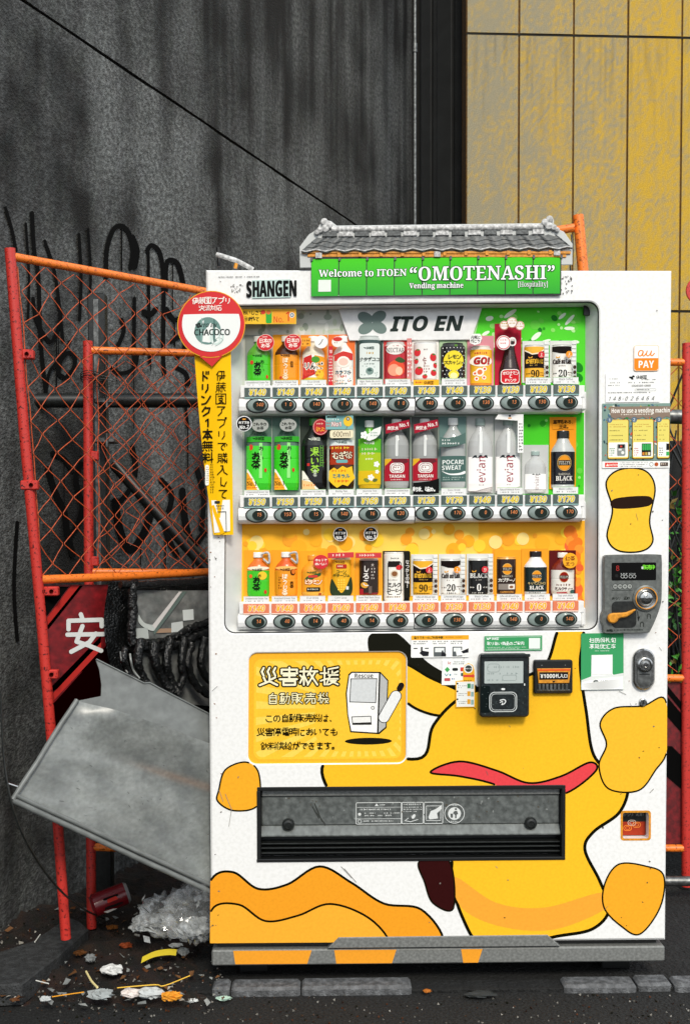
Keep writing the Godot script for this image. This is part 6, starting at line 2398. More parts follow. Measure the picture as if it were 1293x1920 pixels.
	k.R(11, 1102, 16, 1106, "#b04a2a")
	done()
	badge(X + 15, 1043, 14.5, 13.5, "#d2363c", func(q: Ink) -> void:
		q.G("ホットで", -7.6, -3.6, 5.8, "#f8ece0", 0.15, false, 0.0, "#000000", 0.92)
		q.G("おいしい", -8.2, 3.6, 5.8, "#f8ece0", 0.15, false, 0.0, "#000000", 0.94))
	k = drink(3, "slim", "soup_can", "yellow corn soup can with dark green base in the bottom row", 1035, 1106, 19.0, {"cap": "#d9c9a0", "body": "#f0b525", "foot": "#3a4a2a"}, 1.0, "#f4a62c", 1026)
	logo(k, 1044, "#7a4a12", 4.4)
	k.RR(-10, 1048, 10, 1056, 2, "#b9342a")
	k.small(-7, 1049.5, 8, 1, 6, "#f8ecd0", 1.0)
	k.G("コーン", -6.6, 1062, 6.8, "#33401c", 0.14, false, 0.0, "#000000", 0.95)
	k.G("ポタージュ", -12.6, 1069, 6.6, "#33401c", 0.14, false, 0.0, "#000000", 0.95)
	k.Y([-18.6, 1076, -8, 1092, 0, 1102, 8, 1094, 18.6, 1072, 18.6, 1106, -18.6, 1106], "#2f3f2a", true)
	for j in 5:
		for q in 3:
			k.E(-5 + q * 5, 1078 + j * 4.4, 1.9, 1.7, "#f6cf4a")
	k.R(9, 1090, 14, 1096, "#dfe3dc")
	done()
	card_tag("top_tag", [-25, 1026, 24, 1025, 24, 1035, -25, 1036], "#cf4048", func(q: Ink) -> void: q.small(-16, 1027.5, 16, 1, 8.0, "#f8d9cc", 1.0))
	k = drink(4, "slim", "soup_can", "dark brown sweet bean soup can with white lettering", 1037, 1106, 18.5, {"cap": "#b9a89a", "body": "#31241f", "foot": "#8a1f24"}, 1.0, "#f2a02c", 1026)
	k.G("しるこ", -6, 1057, 13.0, "#efe9e2", 0.13, true, 0.0, "#000000", 1.0)
	k.G("大", 6, 1050, 5.6, "#d9cfc6", 0.13, true)
	k.small(4, 1055, 9, 4, 6.0, "#d9cfc6", 1.0)
	k.E(-9, 1088, 7, 5.5, "#e0a23a", 0.3)
	k.R(-18, 1095, -11, 1106, "#a8242c")
	k.R(-1, 1090, 5, 1104, "#6a5a54")
	done()
	card_tag("top_tag", [-25, 1027, 23, 1027, 23, 1036, -25, 1036], "#cf4048", func(q: Ink) -> void: q.small(-18, 1028.5, 16, 1, 7.6, "#f8d9cc", 1.0))
	k = drink(5, "slim", "coffee_can", "white milk coffee can with a black side strip in the bottom row", 1026, 1120, 19.5, {"cap": "#e6e3da", "body": "#f2efe6", "foot": "#efe6d6"}, -4.0, "#262422", 1024)
	k.small(-7, 1036, 7, 1, 5.0, "#55504a", 1.0)
	k.R(-12, 1043, 10, 1054, "#22211f")
	k.S(rr(-12.4, 1044, 12.4, 1106, 4, 4), 1.2, "#22211f", true)
	k.E(0, 1067, 7.6, 7.0, "#d8cbb4")
	k.E(0, 1067, 5.6, 5.0, "#8a5a3a")
	k.E(9, 1055, 6.6, 4.8, "#d2363c", -0.2)
	k.small(-12, 1077, 12, 1, 4.6, "#55504a", 1.0)
	k.G("ミルク", -8.4, 1088, 9.0, "#1f1c19", 0.15, false, 0.0, "#000000", 0.95)
	k.G("コーヒー", -10.6, 1098, 8.0, "#1f1c19", 0.15, false, 0.0, "#000000", 0.9)
	k.small(-15, 1109, 15, 1, 5.0, "#6a4a34", 1.0)
	done()
	card_tag("side_strip", [15, 1025, 26, 1026, 26, 1112, 15, 1114], "#201e1c", func(q: Ink) -> void:
		q.G("なつかしの味!", 20.5, 1045, 7.6, "#ece8e0", 0.12, true, 0.0, "#000000", 1.0), -0.07)
	coffee.call(6, 1031.0, 1108.0, "", "orange and black coffee can in the bottom row beside the black strip", 0)
	coffee.call(7, 1031.0, 1108.0, "", "white milk coffee can with dark rim in the bottom row", 1)
	coffee.call(8, 1031.0, 1108.0, "", "black unsweetened coffee can on striped card in the bottom row", 2)
	k = drink(9, "slim", "coffee_can", "brown cappuccino can with round emblem on orange card", 1037, 1108, 18.5, {"cap": "#e0a24a", "body": "#2f211b", "foot": "#4a2a1c"}, -2.0, "#f5a52c", 1024)
	k.E(0, 1060, 9.8, 11.0, "#d8b26a")
	k.E(0, 1060, 8.9, 10.0, "#e8962a")
	k.R(-9.8, 1056.5, 9.8, 1063.5, "#17120e")
	k.T("TULLY'S", 0, 1060, 4.6, "#f1ead8", 4, 0.68)
	k.T("BARISTA'S", 0, 1073.5, 3.4, "#d9d2c0", 4, 0.85)
	k.G("カプチーノ", -13, 1081, 7.4, "#f1ebdf", 0.14, false, 0.0, "#000000", 0.9)
	k.R(-16, 1088, 16, 1099, "#8a8078")
	k.R(2, 1089, 15, 1098, "#e9e2d6")
	k.E(8, 1094, 4.2, 2.6, "#8a5a3a")
	k.T("CAPPUCCINO", 0, 1103.5, 3.8, "#e8a24a", 2, 0.72)
	done()
	k = drink(10, "alu", "coffee_bottle", "dark green aluminium coffee bottle with white shoulders in the bottom row", 1027, 1108, 22.0, {"cap": "#1d1a18", "shoulder": "#e4e6e3", "body": "#16282a", "foot": "#d3d6d3"}, 1.0, "#f5a22c", 1022)
	k.E(0, 1074, 9.6, 11.0, "#d8b26a")
	k.E(0, 1074, 8.7, 10.0, "#e8962a")
	k.R(-9.6, 1070.5, 9.6, 1077.5, "#17120e")
	k.T("TULLY'S", 0, 1074, 4.6, "#f1ead8", 4, 0.68)
	k.G("キリマンジャロ", -14, 1087.5, 5.6, "#c9b27a", 0.13, false, 0.0, "#000000", 0.86)
	k.T("BLACK", 0, 1095.5, 7.0, "#f6f2e8", 2, 0.8)
	k.small(-14, 1103.5, 14, 1, 4.4, "#4a504e", 0.9)
	done()
	k = drink(11, "pet", "tea_bottle", "milk tea bottle with cream label and yellow badge at the right end", 1030, 1110, 22.5, {"cap": "#efece4", "shoulder": "#7a2a1a", "body": "#eae6dc", "foot": "#d8cfc0"}, 0.0, "#5a1a1c", 1026)
	k.E(0, 1076, 9.0, 10.0, "#c8702a")
	k.E(0, 1076, 8.0, 9.0, "#8a1f1c")
	k.R(-8.8, 1073, 8.8, 1079, "#2a120e")
	k.T("TULLY'S", 0, 1076, 4.2, "#f1ead8", 4, 0.68)
	k.G("ミルクティー", -14, 1098, 6.4, "#4a2018", 0.15, false, 0.0, "#000000", 0.9)
	k.small(-14, 1088.5, 15, 1, 6.4, "#6a2a20", 1.0)
	k.Y([-14, 1105, 4, 1104, 10, 1109, -12, 1109], "#a8242c")
	k.E(17, 1104, 5, 4, "#3a5a54")
	done()
	badge(X + 10, 1045, 14.0, 14.5, "#f4ad2c", func(q: Ink) -> void:
		q.G("紅茶", -4.6, -4, 9.0, "#7a2a18", 0.12)
		q.G("立つ", -4.6, 5.5, 8.6, "#7a2a18", 0.12))


# ---------------------------------------------------------------- roof sign on top of the machine
func make_sign() -> void:
	var b := F(812, 553)
	var t := thing("roof_sign", "cut-out sign of a grey tiled roof over a green curtain with white lettering", "sign", Vector3(b.x, b.y, 0.004))
	var mb := MB.new()
	mb.col = lin("#c9cbc9")
	fprism(mb, PackedVector2Array([Vector2(558, 500), Vector2(557, 462), Vector2(574, 440), Vector2(590, 430), Vector2(600, 412), Vector2(616, 416), Vector2(626, 424), Vector2(1008, 424), Vector2(1022, 414), Vector2(1033, 418), Vector2(1033, 432), Vector2(1052, 440), Vector2(1068, 462), Vector2(1068, 500), Vector2(1047, 500), Vector2(1047, 553), Vector2(580, 552), Vector2(579, 500)]), 0.003, 0.0075, 0.001)
	obj("board", mb, M.body_paper, t)
	# ridge
	mb = MB.new()
	var c0 := F(616, 431)
	var c1 := F(1012, 431)
	mb.tube([Vector3(c0.x, c0.y, 0.006), Vector3(c1.x, c1.y, 0.006)], 0.0085, 12)
	obj("ridge_pole", mb, M.tile_white, t)
	for i in 14:
		mb = MB.new()
		fprism(mb, PackedVector2Array([Vector2(600 + i * 30.2, 436), Vector2(626.5 + i * 29.8, 436), Vector2(627.5 + i * 29.8, 445), Vector2(599 + i * 30.2, 445)]), 0.0075, 0.0125, 0.0012)
		obj("ridge_tile", mb, M.tile_white if i % 2 else M.tile_grey, t)
	for s in [[603, -1.0], [1024, 1.0]]:
		mb = MB.new()
		for e in [[0, 418, 7.0], [8, 424, 7.5], [-8, 433, 6.0], [2, 430, 8.0], [-14, 437, 5.0]]:
			var p := F(s[0] + e[0] * -s[1], e[1])
			var q := MB.new()
			q.lathe([[0.0, -0.006], [e[2] * 0.0011, -0.004], [e[2] * 0.0014, 0.0], [e[2] * 0.0011, 0.004], [0.0, 0.006]], 14)
			for i in q.v.size():
				mb.v.append(Vector3(p.x + q.v[i].x, p.y - q.v[i].z, 0.012 + q.v[i].y))
				mb.n.append(Vector3(q.n[i].x, -q.n[i].z, q.n[i].y))
				mb.c.append(Color.WHITE)
		obj("ridge_end", mb, M.tile_white, t)
	# three courses of wavy tiles
	for row in 3:
		var y0 := 445.0 + row * 7.6
		var y1 := y0 + 9.4
		var l0 := lerpf(596, 562, (y0 - 440) / 28.0)
		var l1 := lerpf(596, 562, (y1 - 440) / 28.0)
		var r0 := lerpf(1030, 1064, (y0 - 440) / 28.0)
		var r1 := lerpf(1030, 1064, (y1 - 440) / 28.0)
		for i in 14:
			mb = MB.new()
			mb.sheet(8, 2, func(u: float, v: float) -> Vector3:
				var w := (i + u * 1.02) / 14.0
				var p := F(lerpf(lerpf(l0, r0, w), lerpf(l1, r1, w), v), lerpf(y0, y1, v) + sin(u * TAU) * 2.2 + row * 0.3)
				return Vector3(p.x, p.y, 0.0085 + 0.0035 * v + row * 0.0012 + 0.0028 * sin(u * TAU)))
			# pale nose along the lower edge
			mb.sheet(8, 1, func(u: float, v: float) -> Vector3:
				var w := (i + u * 1.02) / 14.0
				var p := F(lerpf(l1, r1, w), y1 + sin(u * TAU) * 2.2 + row * 0.3 + v * (1.4 if row < 2 else 3.0))
				return Vector3(p.x, p.y, 0.012 + row * 0.0012 + 0.0028 * sin(u * TAU) - 0.0015 * v))
			obj("roof_tile", mb, M.tile_grey, t)
	mb = MB.new()
	for i in 56:
		var u := i / 56.0
		var p := F(lerpf(560, 1066, u), 470.5 + sin(u * TAU * 14.0) * 2.0)
		var p2 := F(lerpf(560, 1066, u + 1.0 / 56), 470.5 + sin((u + 1.0 / 56) * TAU * 14.0) * 2.0)
		mb.tube([Vector3(p.x, p.y, 0.0165), Vector3(p2.x, p2.y, 0.0165)], 0.0022, 6)
	obj("eave_edge", mb, M.tile_white, t)
	# eaves beam
	mb = MB.new()
	fbox(mb, 562, 473, 1064, 478, 0.0076, 0.012, 0.001)
	obj("eave_beam", mb, M.orange_plastic, t)
	mb = MB.new()
	fbox(mb, 572, 478.4, 1056, 484, 0.0076, 0.0105, 0.001)
	obj("eave_beam", mb, M.orange_plastic, t)
	for i in 12:
		mb = MB.new()
		fbox(mb, 588 + i * 39.5, 474, 594 + i * 39.5, 482, 0.0107, 0.0135, 0.0006)
		obj("rafter_end", mb, M.orange_plastic, t)
	mb = MB.new()
	fbox(mb, 579, 484.5, 1047, 552.5, 0.0076, 0.0080, 0.0)
	obj("curtain_back", mb, M.black, t)
	# curtain of nine green cloths
	for i in 9:
		mb = MB.new()
		var x0 := 579.5 + i * 51.9
		var x1 := x0 + 49.9
		mb.sheet(4, 4, func(u: float, v: float) -> Vector3:
			var p := F(lerpf(x0, x1, u), lerpf(485, 552.5, v))
			return Vector3(p.x, p.y, 0.0086 + 0.0012 * sin(u * PI)), func(u: float, v: float) -> Color:
			return lin("#4fd02e").lerp(lin("#3aa83c"), v))
		obj("curtain_cloth", mb, M.body_paper, t)
	for i in 10:
		mb = MB.new()
		fbox(mb, 577.5 + i * 51.9, 482, 582 + i * 51.9, 489, 0.0090, 0.0115, 0.0005)
		obj("curtain_loop", mb, M.tile_grey, t)
	for e in [[593, 478], [814, 478], [1038, 478]]:
		mb = MB.new()
		fbox(mb, e[0] - 6, e[1] - 4, e[0] + 6, e[1] + 6, 0.0136, 0.0145, 0.0004)
		obj("clip", mb, M.tile_white, t)
	var k := front_ink(0.0103)
	k.TW("Welcome to ITOEN", 593, 757, 511, 12.6, "#ffffff", 2, 1.0, "#1f5a24")
	k.TW("“OMOTENASHI”", 763, 1034, 513.5, 25.0, "#ffffff", 2, 1.4, "#1f5a24")
	k.TW("Vending machine", 762, 863, 535.5, 9.4, "#ffffff", 2, 0.9, "#1f5a24")
	k.TW("[Hospitality]", 966, 1021, 535.0, 9.0, "#ffffff", 4, 0.5, "#1f5a24")
	k.R(592.5, 523, 616, 544.5, "#e8eee6")
	ink_obj("lettering", k, t, M.print)
	# pale hose end on top of the machine
	b = F(440, 490)
	t = thing("hose_end", "short white hose end lying on the machine's top left corner", "hose", Vector3(b.x, 1.89, -0.1))
	mb = MB.new()
	mb.tube(smooth3([spot(406, 477, 3.0), spot(426, 483, 3.0), spot(446, 490, 3.02), spot(474, 505, 3.04)]), 0.0065, 10)
	obj("hose", mb, M.tile_white, t)
	mb = MB.new()
	mb.tube([spot(409, 464, 3.03), spot(411, 500, 3.03)], 0.005, 8)
	obj("nozzle", mb, M.black, t)
	mb = MB.new()
	mb.tube([spot(443, 494, 2.99), spot(441, 503, 2.99)], 0.005, 8)
	obj("collar", mb, M.orange_plastic, t)


# ---------------------------------------------------------------- yellow hanging flag with a red roundel
func make_pennant() -> void:
	var b := F(405, 990)
	var t := thing("pennant_sign", "long yellow hanging sign with a red roundel at its top", "sign", Vector3(b.x, b.y, 0.012))
	var off := func(x: float) -> float:   # the board is bent a little along its height
		return 0.014 - 0.010 * clampf(absf(x - 410.0) / 40.0, 0.0, 1.0)
	var mb := MB.new()
	mb.col = lin("#f6c012")
	var edge_l := func(y: float) -> float:
		return lerpf(361.0, 400.0, clampf((y - 640.0) / 350.0, 0.0, 1.0)) - 4.0 * sin(clampf((y - 640.0) / 350.0, 0.0, 1.0) * PI)
	var edge_r := func(y: float) -> float:
		return lerpf(430.0, 436.5, clampf((y - 640.0) / 350.0, 0.0, 1.0))
	mb.sheet(12, 30, func(u: float, v: float) -> Vector3:
		var y := lerpf(640, 990, v)
		var x := lerpf(edge_l.call(y), edge_r.call(y), u)
		var p := F(x, y)
		return Vector3(p.x, p.y, off.call(x)))
	mb.sheet(12, 30, func(u: float, v: float) -> Vector3:
		var y := lerpf(640, 990, v)
		var x := lerpf(edge_l.call(y), edge_r.call(y), u)
		var p := F(x, y)
		return Vector3(p.x, p.y, off.call(x) - 0.0015), null, Vector3(0, 0, -1))
	obj("strip", mb, M.body_paper, t)
	var k := new_ink(func(x: float, y: float) -> Vector3:
		var p := F(x, y)
		return Vector3(p.x, p.y, off.call(x)), 0.0018)
	k.G("ドリンク1本無料", 382.5, 696, 20.0, "#17130c", 0.15, true, 0.0, "#000000", 1.08, 1.0, 1.0)
	k.G("伊藤園アプリで購入して", 412.0, 696, 20.0, "#17130c", 0.095, true, 0.0, "#000000", 1.085, 1.0, 0.6)
	k.small(394, 858, 400, 12, 4.6, "#3a2f12", 1.0)
	k.RR(384, 860, 391, 898, 3, "#f6f3e6")
	k.small(385.8, 863, 389.6, 8, 4.0, "#55503f", 1.0)
	k.Y([396, 926, 430, 925, 431, 983, 402, 986], "#f3f3ee")
	k.R(402, 927, 412, 931.5, "#33342f")
	k.small(405, 934, 424, 2, 5.0, "#55584f", 0.9)
	k.Y([395, 936, 401, 934, 421, 986, 414, 989], "#f6b90f")
	k.S(PackedVector2Array([Vector2(408, 947), Vector2(423, 947), Vector2(424, 984), Vector2(420, 984)]), 1.2, "#33342f")
	ink_obj("lettering", k, t, M.print)
	mb = MB.new()
	var o2 := func(x: float) -> float:
		return 0.020 - 0.008 * pow((x - 394.0) / 62.0, 2.0)
	var ring := func(rx: float, col: String, lift: float) -> void:
		mb.col = lin(col)
		var n := 48
		for i in n:
			for j in 6:
				var q := []
				for e in [[i, j], [i + 1, j], [i + 1, j + 1], [i, j + 1]]:
					var a: float = TAU * e[0] / n
					var r: float = rx * e[1] / 6.0
					var x := 394.0 + cos(a) * r
					var p := F(x, 603.0 + sin(a) * r * 0.97)
					q.append(Vector3(p.x, p.y, o2.call(x) + lift))
				mb.quad(q[0], q[1], q[2], q[3], Vector3(0, 0, 1))
	ring.call(63.0, "#e9a92e", 0.0)
	ring.call(61.5, "#d23a3c", 0.0004)
	var tip := [F(372, 660), F(416, 660), F(396, 680)]
	mb.col = lin("#d23a3c")
	mb.flat(Vector3(tip[0].x, tip[0].y, 0.0196), Vector3(tip[1].x, tip[1].y, 0.0196), Vector3(tip[2].x, tip[2].y, 0.018), Vector3(0, 0, 1))
	var rd := obj("roundel", mb, M.body_paper, t)
	k = new_ink(func(x: float, y: float) -> Vector3:
		var p := F(x, y)
		return Vector3(p.x, p.y, o2.call(x)), 0.0012)
	var wh := PackedVector2Array()
	for i in 41:
		var a := lerpf(-0.33, PI + 0.33, i / 40.0)
		wh.append(Vector2(394 + cos(a) * 54, 601 + sin(a) * 52))
	k.rad = 0.0
	# laid in strips so that it follows the bend
	for i in 8:
		var xa := 338.0 + i * 14.0
		for q in Geometry2D.intersect_polygons(wh, PackedVector2Array([Vector2(xa, 500), Vector2(xa + 14, 500), Vector2(xa + 14, 700), Vector2(xa, 700)])):
			k.fill(q, Geometry2D.triangulate_polygon(q), "#edefec")
	k.z += 0.0003
	k.E(388, 615, 24.5, 25, "#6f8f89")
	k.E(377, 615, 2.2, 24.0, "#8aa7a1")
	k.E(400, 615, 2.4, 22.0, "#587771")
	k.E(405, 627, 13, 14, "#cfe0da")
	k.E(402, 624, 13, 14, "#e7eeea")
	k.L([396, 642, 404, 630, 410, 628, 416, 632, 408, 640, 402, 643], 0.8, "#8d9a95", true)
	for e in [[368, 604], [372, 602], [374, 606], [370, 607.5]]:
		k.E(e[0], e[1], 3.0, 2.2, "#2b3634", 0.3)
	k.T("ITO EN", 390, 605, 6.4, "#26302e", 0, 1.0, 0.25)
	k.T("CHACOCO", 396, 617.5, 10.6, "#26302e", 1, 0.99, 0.0, 0.0, 0.5, "#26302e")
	k.G("伊藤園アプリ", 364.5, 560, 12.6, "#f6efe6", 0.13, false, 0.0, "#000000", 0.96)
	k.G("決済対応", 377, 573.5, 10.6, "#f6efe6", 0.12, false, 0.0, "#000000", 1.0)
	ink_obj("roundel_print", k, rd, M.print)


# ---------------------------------------------------------------- rubbish on the left
func crumple(mb: MB, at: Vector3, size: Vector3, sd: int, n := 16, rough := 0.55) -> void:
	var nz := FastNoiseLite.new()
	nz.seed = sd
	nz.noise_type = FastNoiseLite.TYPE_SIMPLEX
	nz.fractal_type = FastNoiseLite.FRACTAL_RIDGED
	nz.frequency = 0.8
	var f := func(u: float, v: float) -> Vector3:
		var a := u * TAU
		var e := (v - 0.5) * PI
		var d := Vector3(cos(a) * cos(e), sin(e), sin(a) * cos(e))
		var q := Vector3(d.x, d.y, d.z)
		var k := 0.72 + 0.42 * rough * nz.get_noise_3d(q.x * 2.3 + sd, q.y * 2.3, q.z * 2.3) + 0.3 * noise.get_noise_3d(q.x * 5.0 + sd, q.y * 5.0, q.z * 5.0)
		return at + d * size * k
	for i in n * 2:
		for j in n:
			var a: Vector3 = f.call(float(i) / (2 * n), float(j) / n)
			var b: Vector3 = f.call(float(i + 1) / (2 * n), float(j) / n)
			var c: Vector3 = f.call(float(i + 1) / (2 * n), float(j + 1) / n)
			var d: Vector3 = f.call(float(i) / (2 * n), float(j + 1) / n)
			mb.flat(a, b, c, (a + b + c) / 3.0 - at)
			mb.flat(a, c, d, (a + c + d) / 3.0 - at)


func make_rubbish() -> void:
	noise.frequency = 1.0
	# big bent grey board leaning on the fence and the machine
	var A := spot(22, 1500, 2.62)
	var B := spot(142, 1313, 2.78)
	var C := spot(396, 1344, 2.98)
	var D := spot(402, 1676, 2.965)
	var t := thing("bent_board", "large bent grey plastic board leaning between fence and vending machine", "board", Vector3(D.x, 0, D.z))
	var nrm := (D - A).cross(B - A).normalized()
	if nrm.dot(cam_at - A) < 0.0:
		nrm = -nrm
	var surf := func(u: float, v: float, lift: float) -> Vector3:
		var p := A.lerp(D, u).lerp(B.lerp(spot(396, 1404, 2.97), u), v)
		return p + nrm * (0.012 * sin(u * 2.6) * v + 0.04 * smoothstep(0.62, 1.0, v) * smoothstep(0.0, 0.25, u) + 0.006 * noise.get_noise_2d(u * 2.0, v * 2.0) + lift)
	var mb := MB.new()
	mb.sheet(48, 40, func(u: float, v: float) -> Vector3: return surf.call(u, v, 0.0), func(u: float, v: float) -> Color:
		var q := 0.5 + 0.9 * noise.get_noise_2d(u * 3.0 + 4.0, v * 2.4) + 0.4 * noise.get_noise_2d(u * 11.0, v * 9.0)
		var rust := exp(-pow((v - 0.62 - 0.10 * u) / 0.025, 2.0)) * smoothstep(0.35, 0.75, u)
		return lin("#757977").lerp(lin("#949895"), clampf(q, 0.0, 1.0)).lerp(lin("#a08673"), 0.55 * rust), nrm)
	mb.sheet(24, 18, func(u: float, v: float) -> Vector3: return surf.call(u, v, -0.004), null, -nrm)
	obj("sheet", mb, M.board_stained, t)
	mb = MB.new()
	var up_poly := [Vector2(146, 1314), Vector2(190, 1305), Vector2(191, 1284), Vector2(187, 1256), Vector2(180, 1236), Vector2(200, 1246), Vector2(270, 1281), Vector2(280, 1280), Vector2(300, 1291), Vector2(398, 1342), Vector2(400, 1408), Vector2(330, 1383), Vector2(240, 1346)]
	var pp := PackedVector2Array(up_poly)
	var ix := Geometry2D.triangulate_polygon(pp)
	var lift := func(q: Vector2) -> Vector3:
		var p := spot(q.x, q.y, 2.79 + (q.x - 146.0) * 0.00068 - (q.y - 1314.0) * 0.0002)
		return p
	for side in [1.0, -1.0]:
		for i in range(0, ix.size(), 3):
			mb.flat(lift.call(pp[ix[i]]) - nrm * (0.002 if side < 0 else 0.0), lift.call(pp[ix[i + 1]]) - nrm * (0.002 if side < 0 else 0.0), lift.call(pp[ix[i + 2]]) - nrm * (0.002 if side < 0 else 0.0), nrm * side)
	obj("upper_flap", mb, M.board, t)
	mb = MB.new()
	var e1 := []
	for q in [Vector2(180, 1236), Vector2(200, 1246), Vector2(270, 1281), Vector2(280, 1280), Vector2(300, 1291), Vector2(398, 1342)]:
		e1.append(lift.call(q) + nrm * 0.002)
	mb.tube(e1, 0.0022, 6)
	obj("torn_edge", mb, M.board, t)
	for e in [[0.0, 0.0], [0.016, 0.004]]:
		mb = MB.new()
		var l := []
		for i in 13:
			l.append(surf.call(i / 12.0, e[0] / 0.36, 0.004 + e[1]))
		mb.tube(l, 0.0075 if e[0] == 0.0 else 0.006, 8)
		obj("bottom_rim", mb, M.board, t)
	mb = MB.new()
	var l2 := []
	for i in 9:
		l2.append(surf.call(0.0, i / 8.0, 0.005))
	mb.tube(l2, 0.0065, 8)
	obj("side_rim", mb, M.board, t)
	mb = MB.new()
	mb.tube([surf.call(0.0, 0.12, 0.0), surf.call(0.0, 0.12, 0.0) + Vector3(-0.025, 0.012, 0.01), surf.call(0.0, 0.12, 0.0) + Vector3(-0.03, 0.03, 0.01)], 0.004, 6)
	obj("hook", mb, M.chrome, t)
	var k := new_ink(func(x: float, y: float) -> Vector3: return surf.call(x, y, 0.0008))
	k.out = nrm
	k.dz = 4e-5
	for i in 46:
		var u := rng.randf_range(0.05, 0.95)
		var v := rng.randf_range(0.05, 0.9)
		k.L([u, v, u + rng.randf_range(-0.02, 0.02), v + rng.randf_range(-0.012, 0.012)], 0.0025, ["#5c605e", "#767a78", "#474a48"][rng.randi() % 3])
	ink_obj("scratches", k, t, M.paint)

	# black plastic and taped tarpaulin bundle on the fence
	t = thing("tarp_bundle", "grey taped tarpaulin over black plastic hanging on the fence", "tarpaulin", ground(300, 1800, 0.0))
	mb = MB.new()
	mb.sheet(30, 26, func(u: float, v: float) -> Vector3:
		var x := lerpf(205 - 10 * sin(v * 5.0), 424, u)
		var y := lerpf(1090, 1330, v)
		return spot(x, y, fence_depth(x) - 0.04 - 0.012 * noise.get_noise_2d(u * 5.0, v * 4.0)))
	obj("black_plastic", mb, M.plastic_black, t)
	mb = MB.new()
	var tarp := func(u: float, v: float) -> Vector3:
		var x := lerpf(250, 424, u)
		var y := lerpf(1107.0, 1322.0, v) + 2.0 * sin(u * 9.0) * v
		return spot(x, y, fence_depth(x) - 0.075 - 0.010 * sin(u * 3.0 + v * 2.0) - 0.006 * noise.get_noise_2d(u * 6.0, v * 6.0))
	mb.sheet(26, 26, tarp, func(u: float, v: float) -> Color:
		var q := 0.5 + 0.6 * noise.get_noise_2d(u * 5.0 + 3.0, v * 9.0) + 0.25 * noise.get_noise_2d(u * 12.0, v * 40.0)
		return lin("#69716f").lerp(lin("#aaa9a6"), clampf(q * 0.7 + u * 0.35, 0.0, 1.0)))
	obj("tarpaulin", mb, M.tarp, t)
	k = new_ink(func(x: float, y: float) -> Vector3: return tarp.call((x - 250.0) / 174.0, (y - 1107.0) / 215.0) + Vector3(0, 0, 0.005))
	k.dz = 6e-5
	k.Y([336, 1109, 342, 1109, 292, 1178, 286, 1172], "#c6c2bf")
	k.Y([343, 1109, 351, 1109, 290, 1190, 288, 1184], "#5d6a64")
	k.Y([261, 1152, 266, 1160, 274, 1168, 292, 1172, 288, 1182, 270, 1175, 260, 1164], "#b7bcb8", true)
	k.Y([343, 1144, 363, 1142, 364, 1162, 344, 1164], "#c2c6c3")
	k.Y([322, 1168, 343, 1165, 345, 1184, 322, 1186], "#b9bdba")
	k.Y([292, 1178, 322, 1178, 322, 1186, 292, 1186], "#9a7f6a")
	k.Y([254, 1178, 278, 1176, 280, 1196, 254, 1198], "#aab0ac")
	ink_obj("tape", k, t, M.print)
	# black plastic wraps: the top roll, the edge roll and the loops below
	for e in [[[252, 1090, 248, 1120, 250, 1150, 246, 1180, 250, 1206], 0.013], [[246, 1204, 270, 1204, 300, 1203, 328, 1194, 356, 1178, 384, 1168, 420, 1160], 0.010], [[250, 1216, 290, 1214, 330, 1208, 370, 1192, 420, 1178], 0.014], [[226, 1096, 300, 1094, 424, 1086], 0.010]]:
		var q: Array = e[0]
		var pts := []
		for i in range(0, q.size(), 2):
			pts.append(spot(q[i], q[i + 1], fence_depth(q[i]) - 0.095))
		mb = MB.new()
		var fine := smooth3(pts, 8)
		for i in fine.size():
			fine[i] += Vector3(rng.randf_range(-1, 1), rng.randf_range(-1, 1), rng.randf_range(-1, 1)) * 0.0025
		mb.tube(fine, e[1], 9)
		obj("plastic_roll", mb, M.plastic_black, t)
	# hoses hanging below
	t = thing("hose_bundle", "bundle of black and grey hoses hanging in loops under the tarpaulin", "hose", ground(320, 1800, 0.0))
	for h in [[[264, 1200, 258, 1236, 266, 1268, 286, 1296], "#0c0d0d", 9.0], [[290, 1202, 290, 1236, 300, 1266, 322, 1296], "#0e0f0f", 10.0], [[318, 1200, 312, 1240, 320, 1276, 336, 1300], "#101111", 9.0], [[346, 1196, 340, 1236, 342, 1272, 330, 1300], "#0c0d0d", 8.0], [[360, 1206, 352, 1240, 364, 1280, 396, 1306], "#111212", 8.0], [[384, 1196, 376, 1236, 386, 1268, 412, 1292], "#0d0e0e", 8.0], [[352, 1222, 356, 1250, 368, 1276, 384, 1294], "#a3a7a4", 2.6], [[236, 1214, 232, 1236, 240, 1258, 256, 1276], "#141515", 6.0], [[244, 1226, 246, 1240, 250, 1256, 262, 1272], "#8d908e", 2.0], [[226, 1222, 228, 1238, 232, 1250, 240, 1262], "#5a5d5b", 1.8]]:
		var pts := []
		var q: Array = h[0]
		for i in range(0, 8, 2):
			pts.append(spot(q[i], q[i + 1], fence_depth(q[i]) - 0.12 - 0.006 * (i % 4)))
		mb = MB.new()
		mb.col = lin(h[1])
		var fine := smooth3(pts, 9)
		if h[2] > 5.0:
			for i in fine.size():
				fine[i] += Vector3(rng.randf_range(-1, 1), rng.randf_range(-1, 1), rng.randf_range(-1, 1)) * 0.0018
		mb.tube(fine, h[2] * 0.00145, 12)
		obj("hose", mb, M.body if h[2] < 5.0 else M.plastic_black, t)

	# thin cable looping down in front of the wall
	t = thing("loose_cable", "thin dark cable curving down to the ground at the far left", "cable", ground(185, 1722, 0.03))
	mb = MB.new()
	mb.tube(smooth3([spot(2, 1300, 2.6), spot(8, 1420, 2.6), spot(26, 1520, 2.6), spot(62, 1600, 2.66), spot(112, 1668, 2.8), spot(160, 1706, 3.0), ground(196, 1722, 0.035)]), 0.0028, 8)
	obj("cable", mb, M.dark, t)

	# red can lying on its side
	var cp := spot(207, 1686, 3.22)
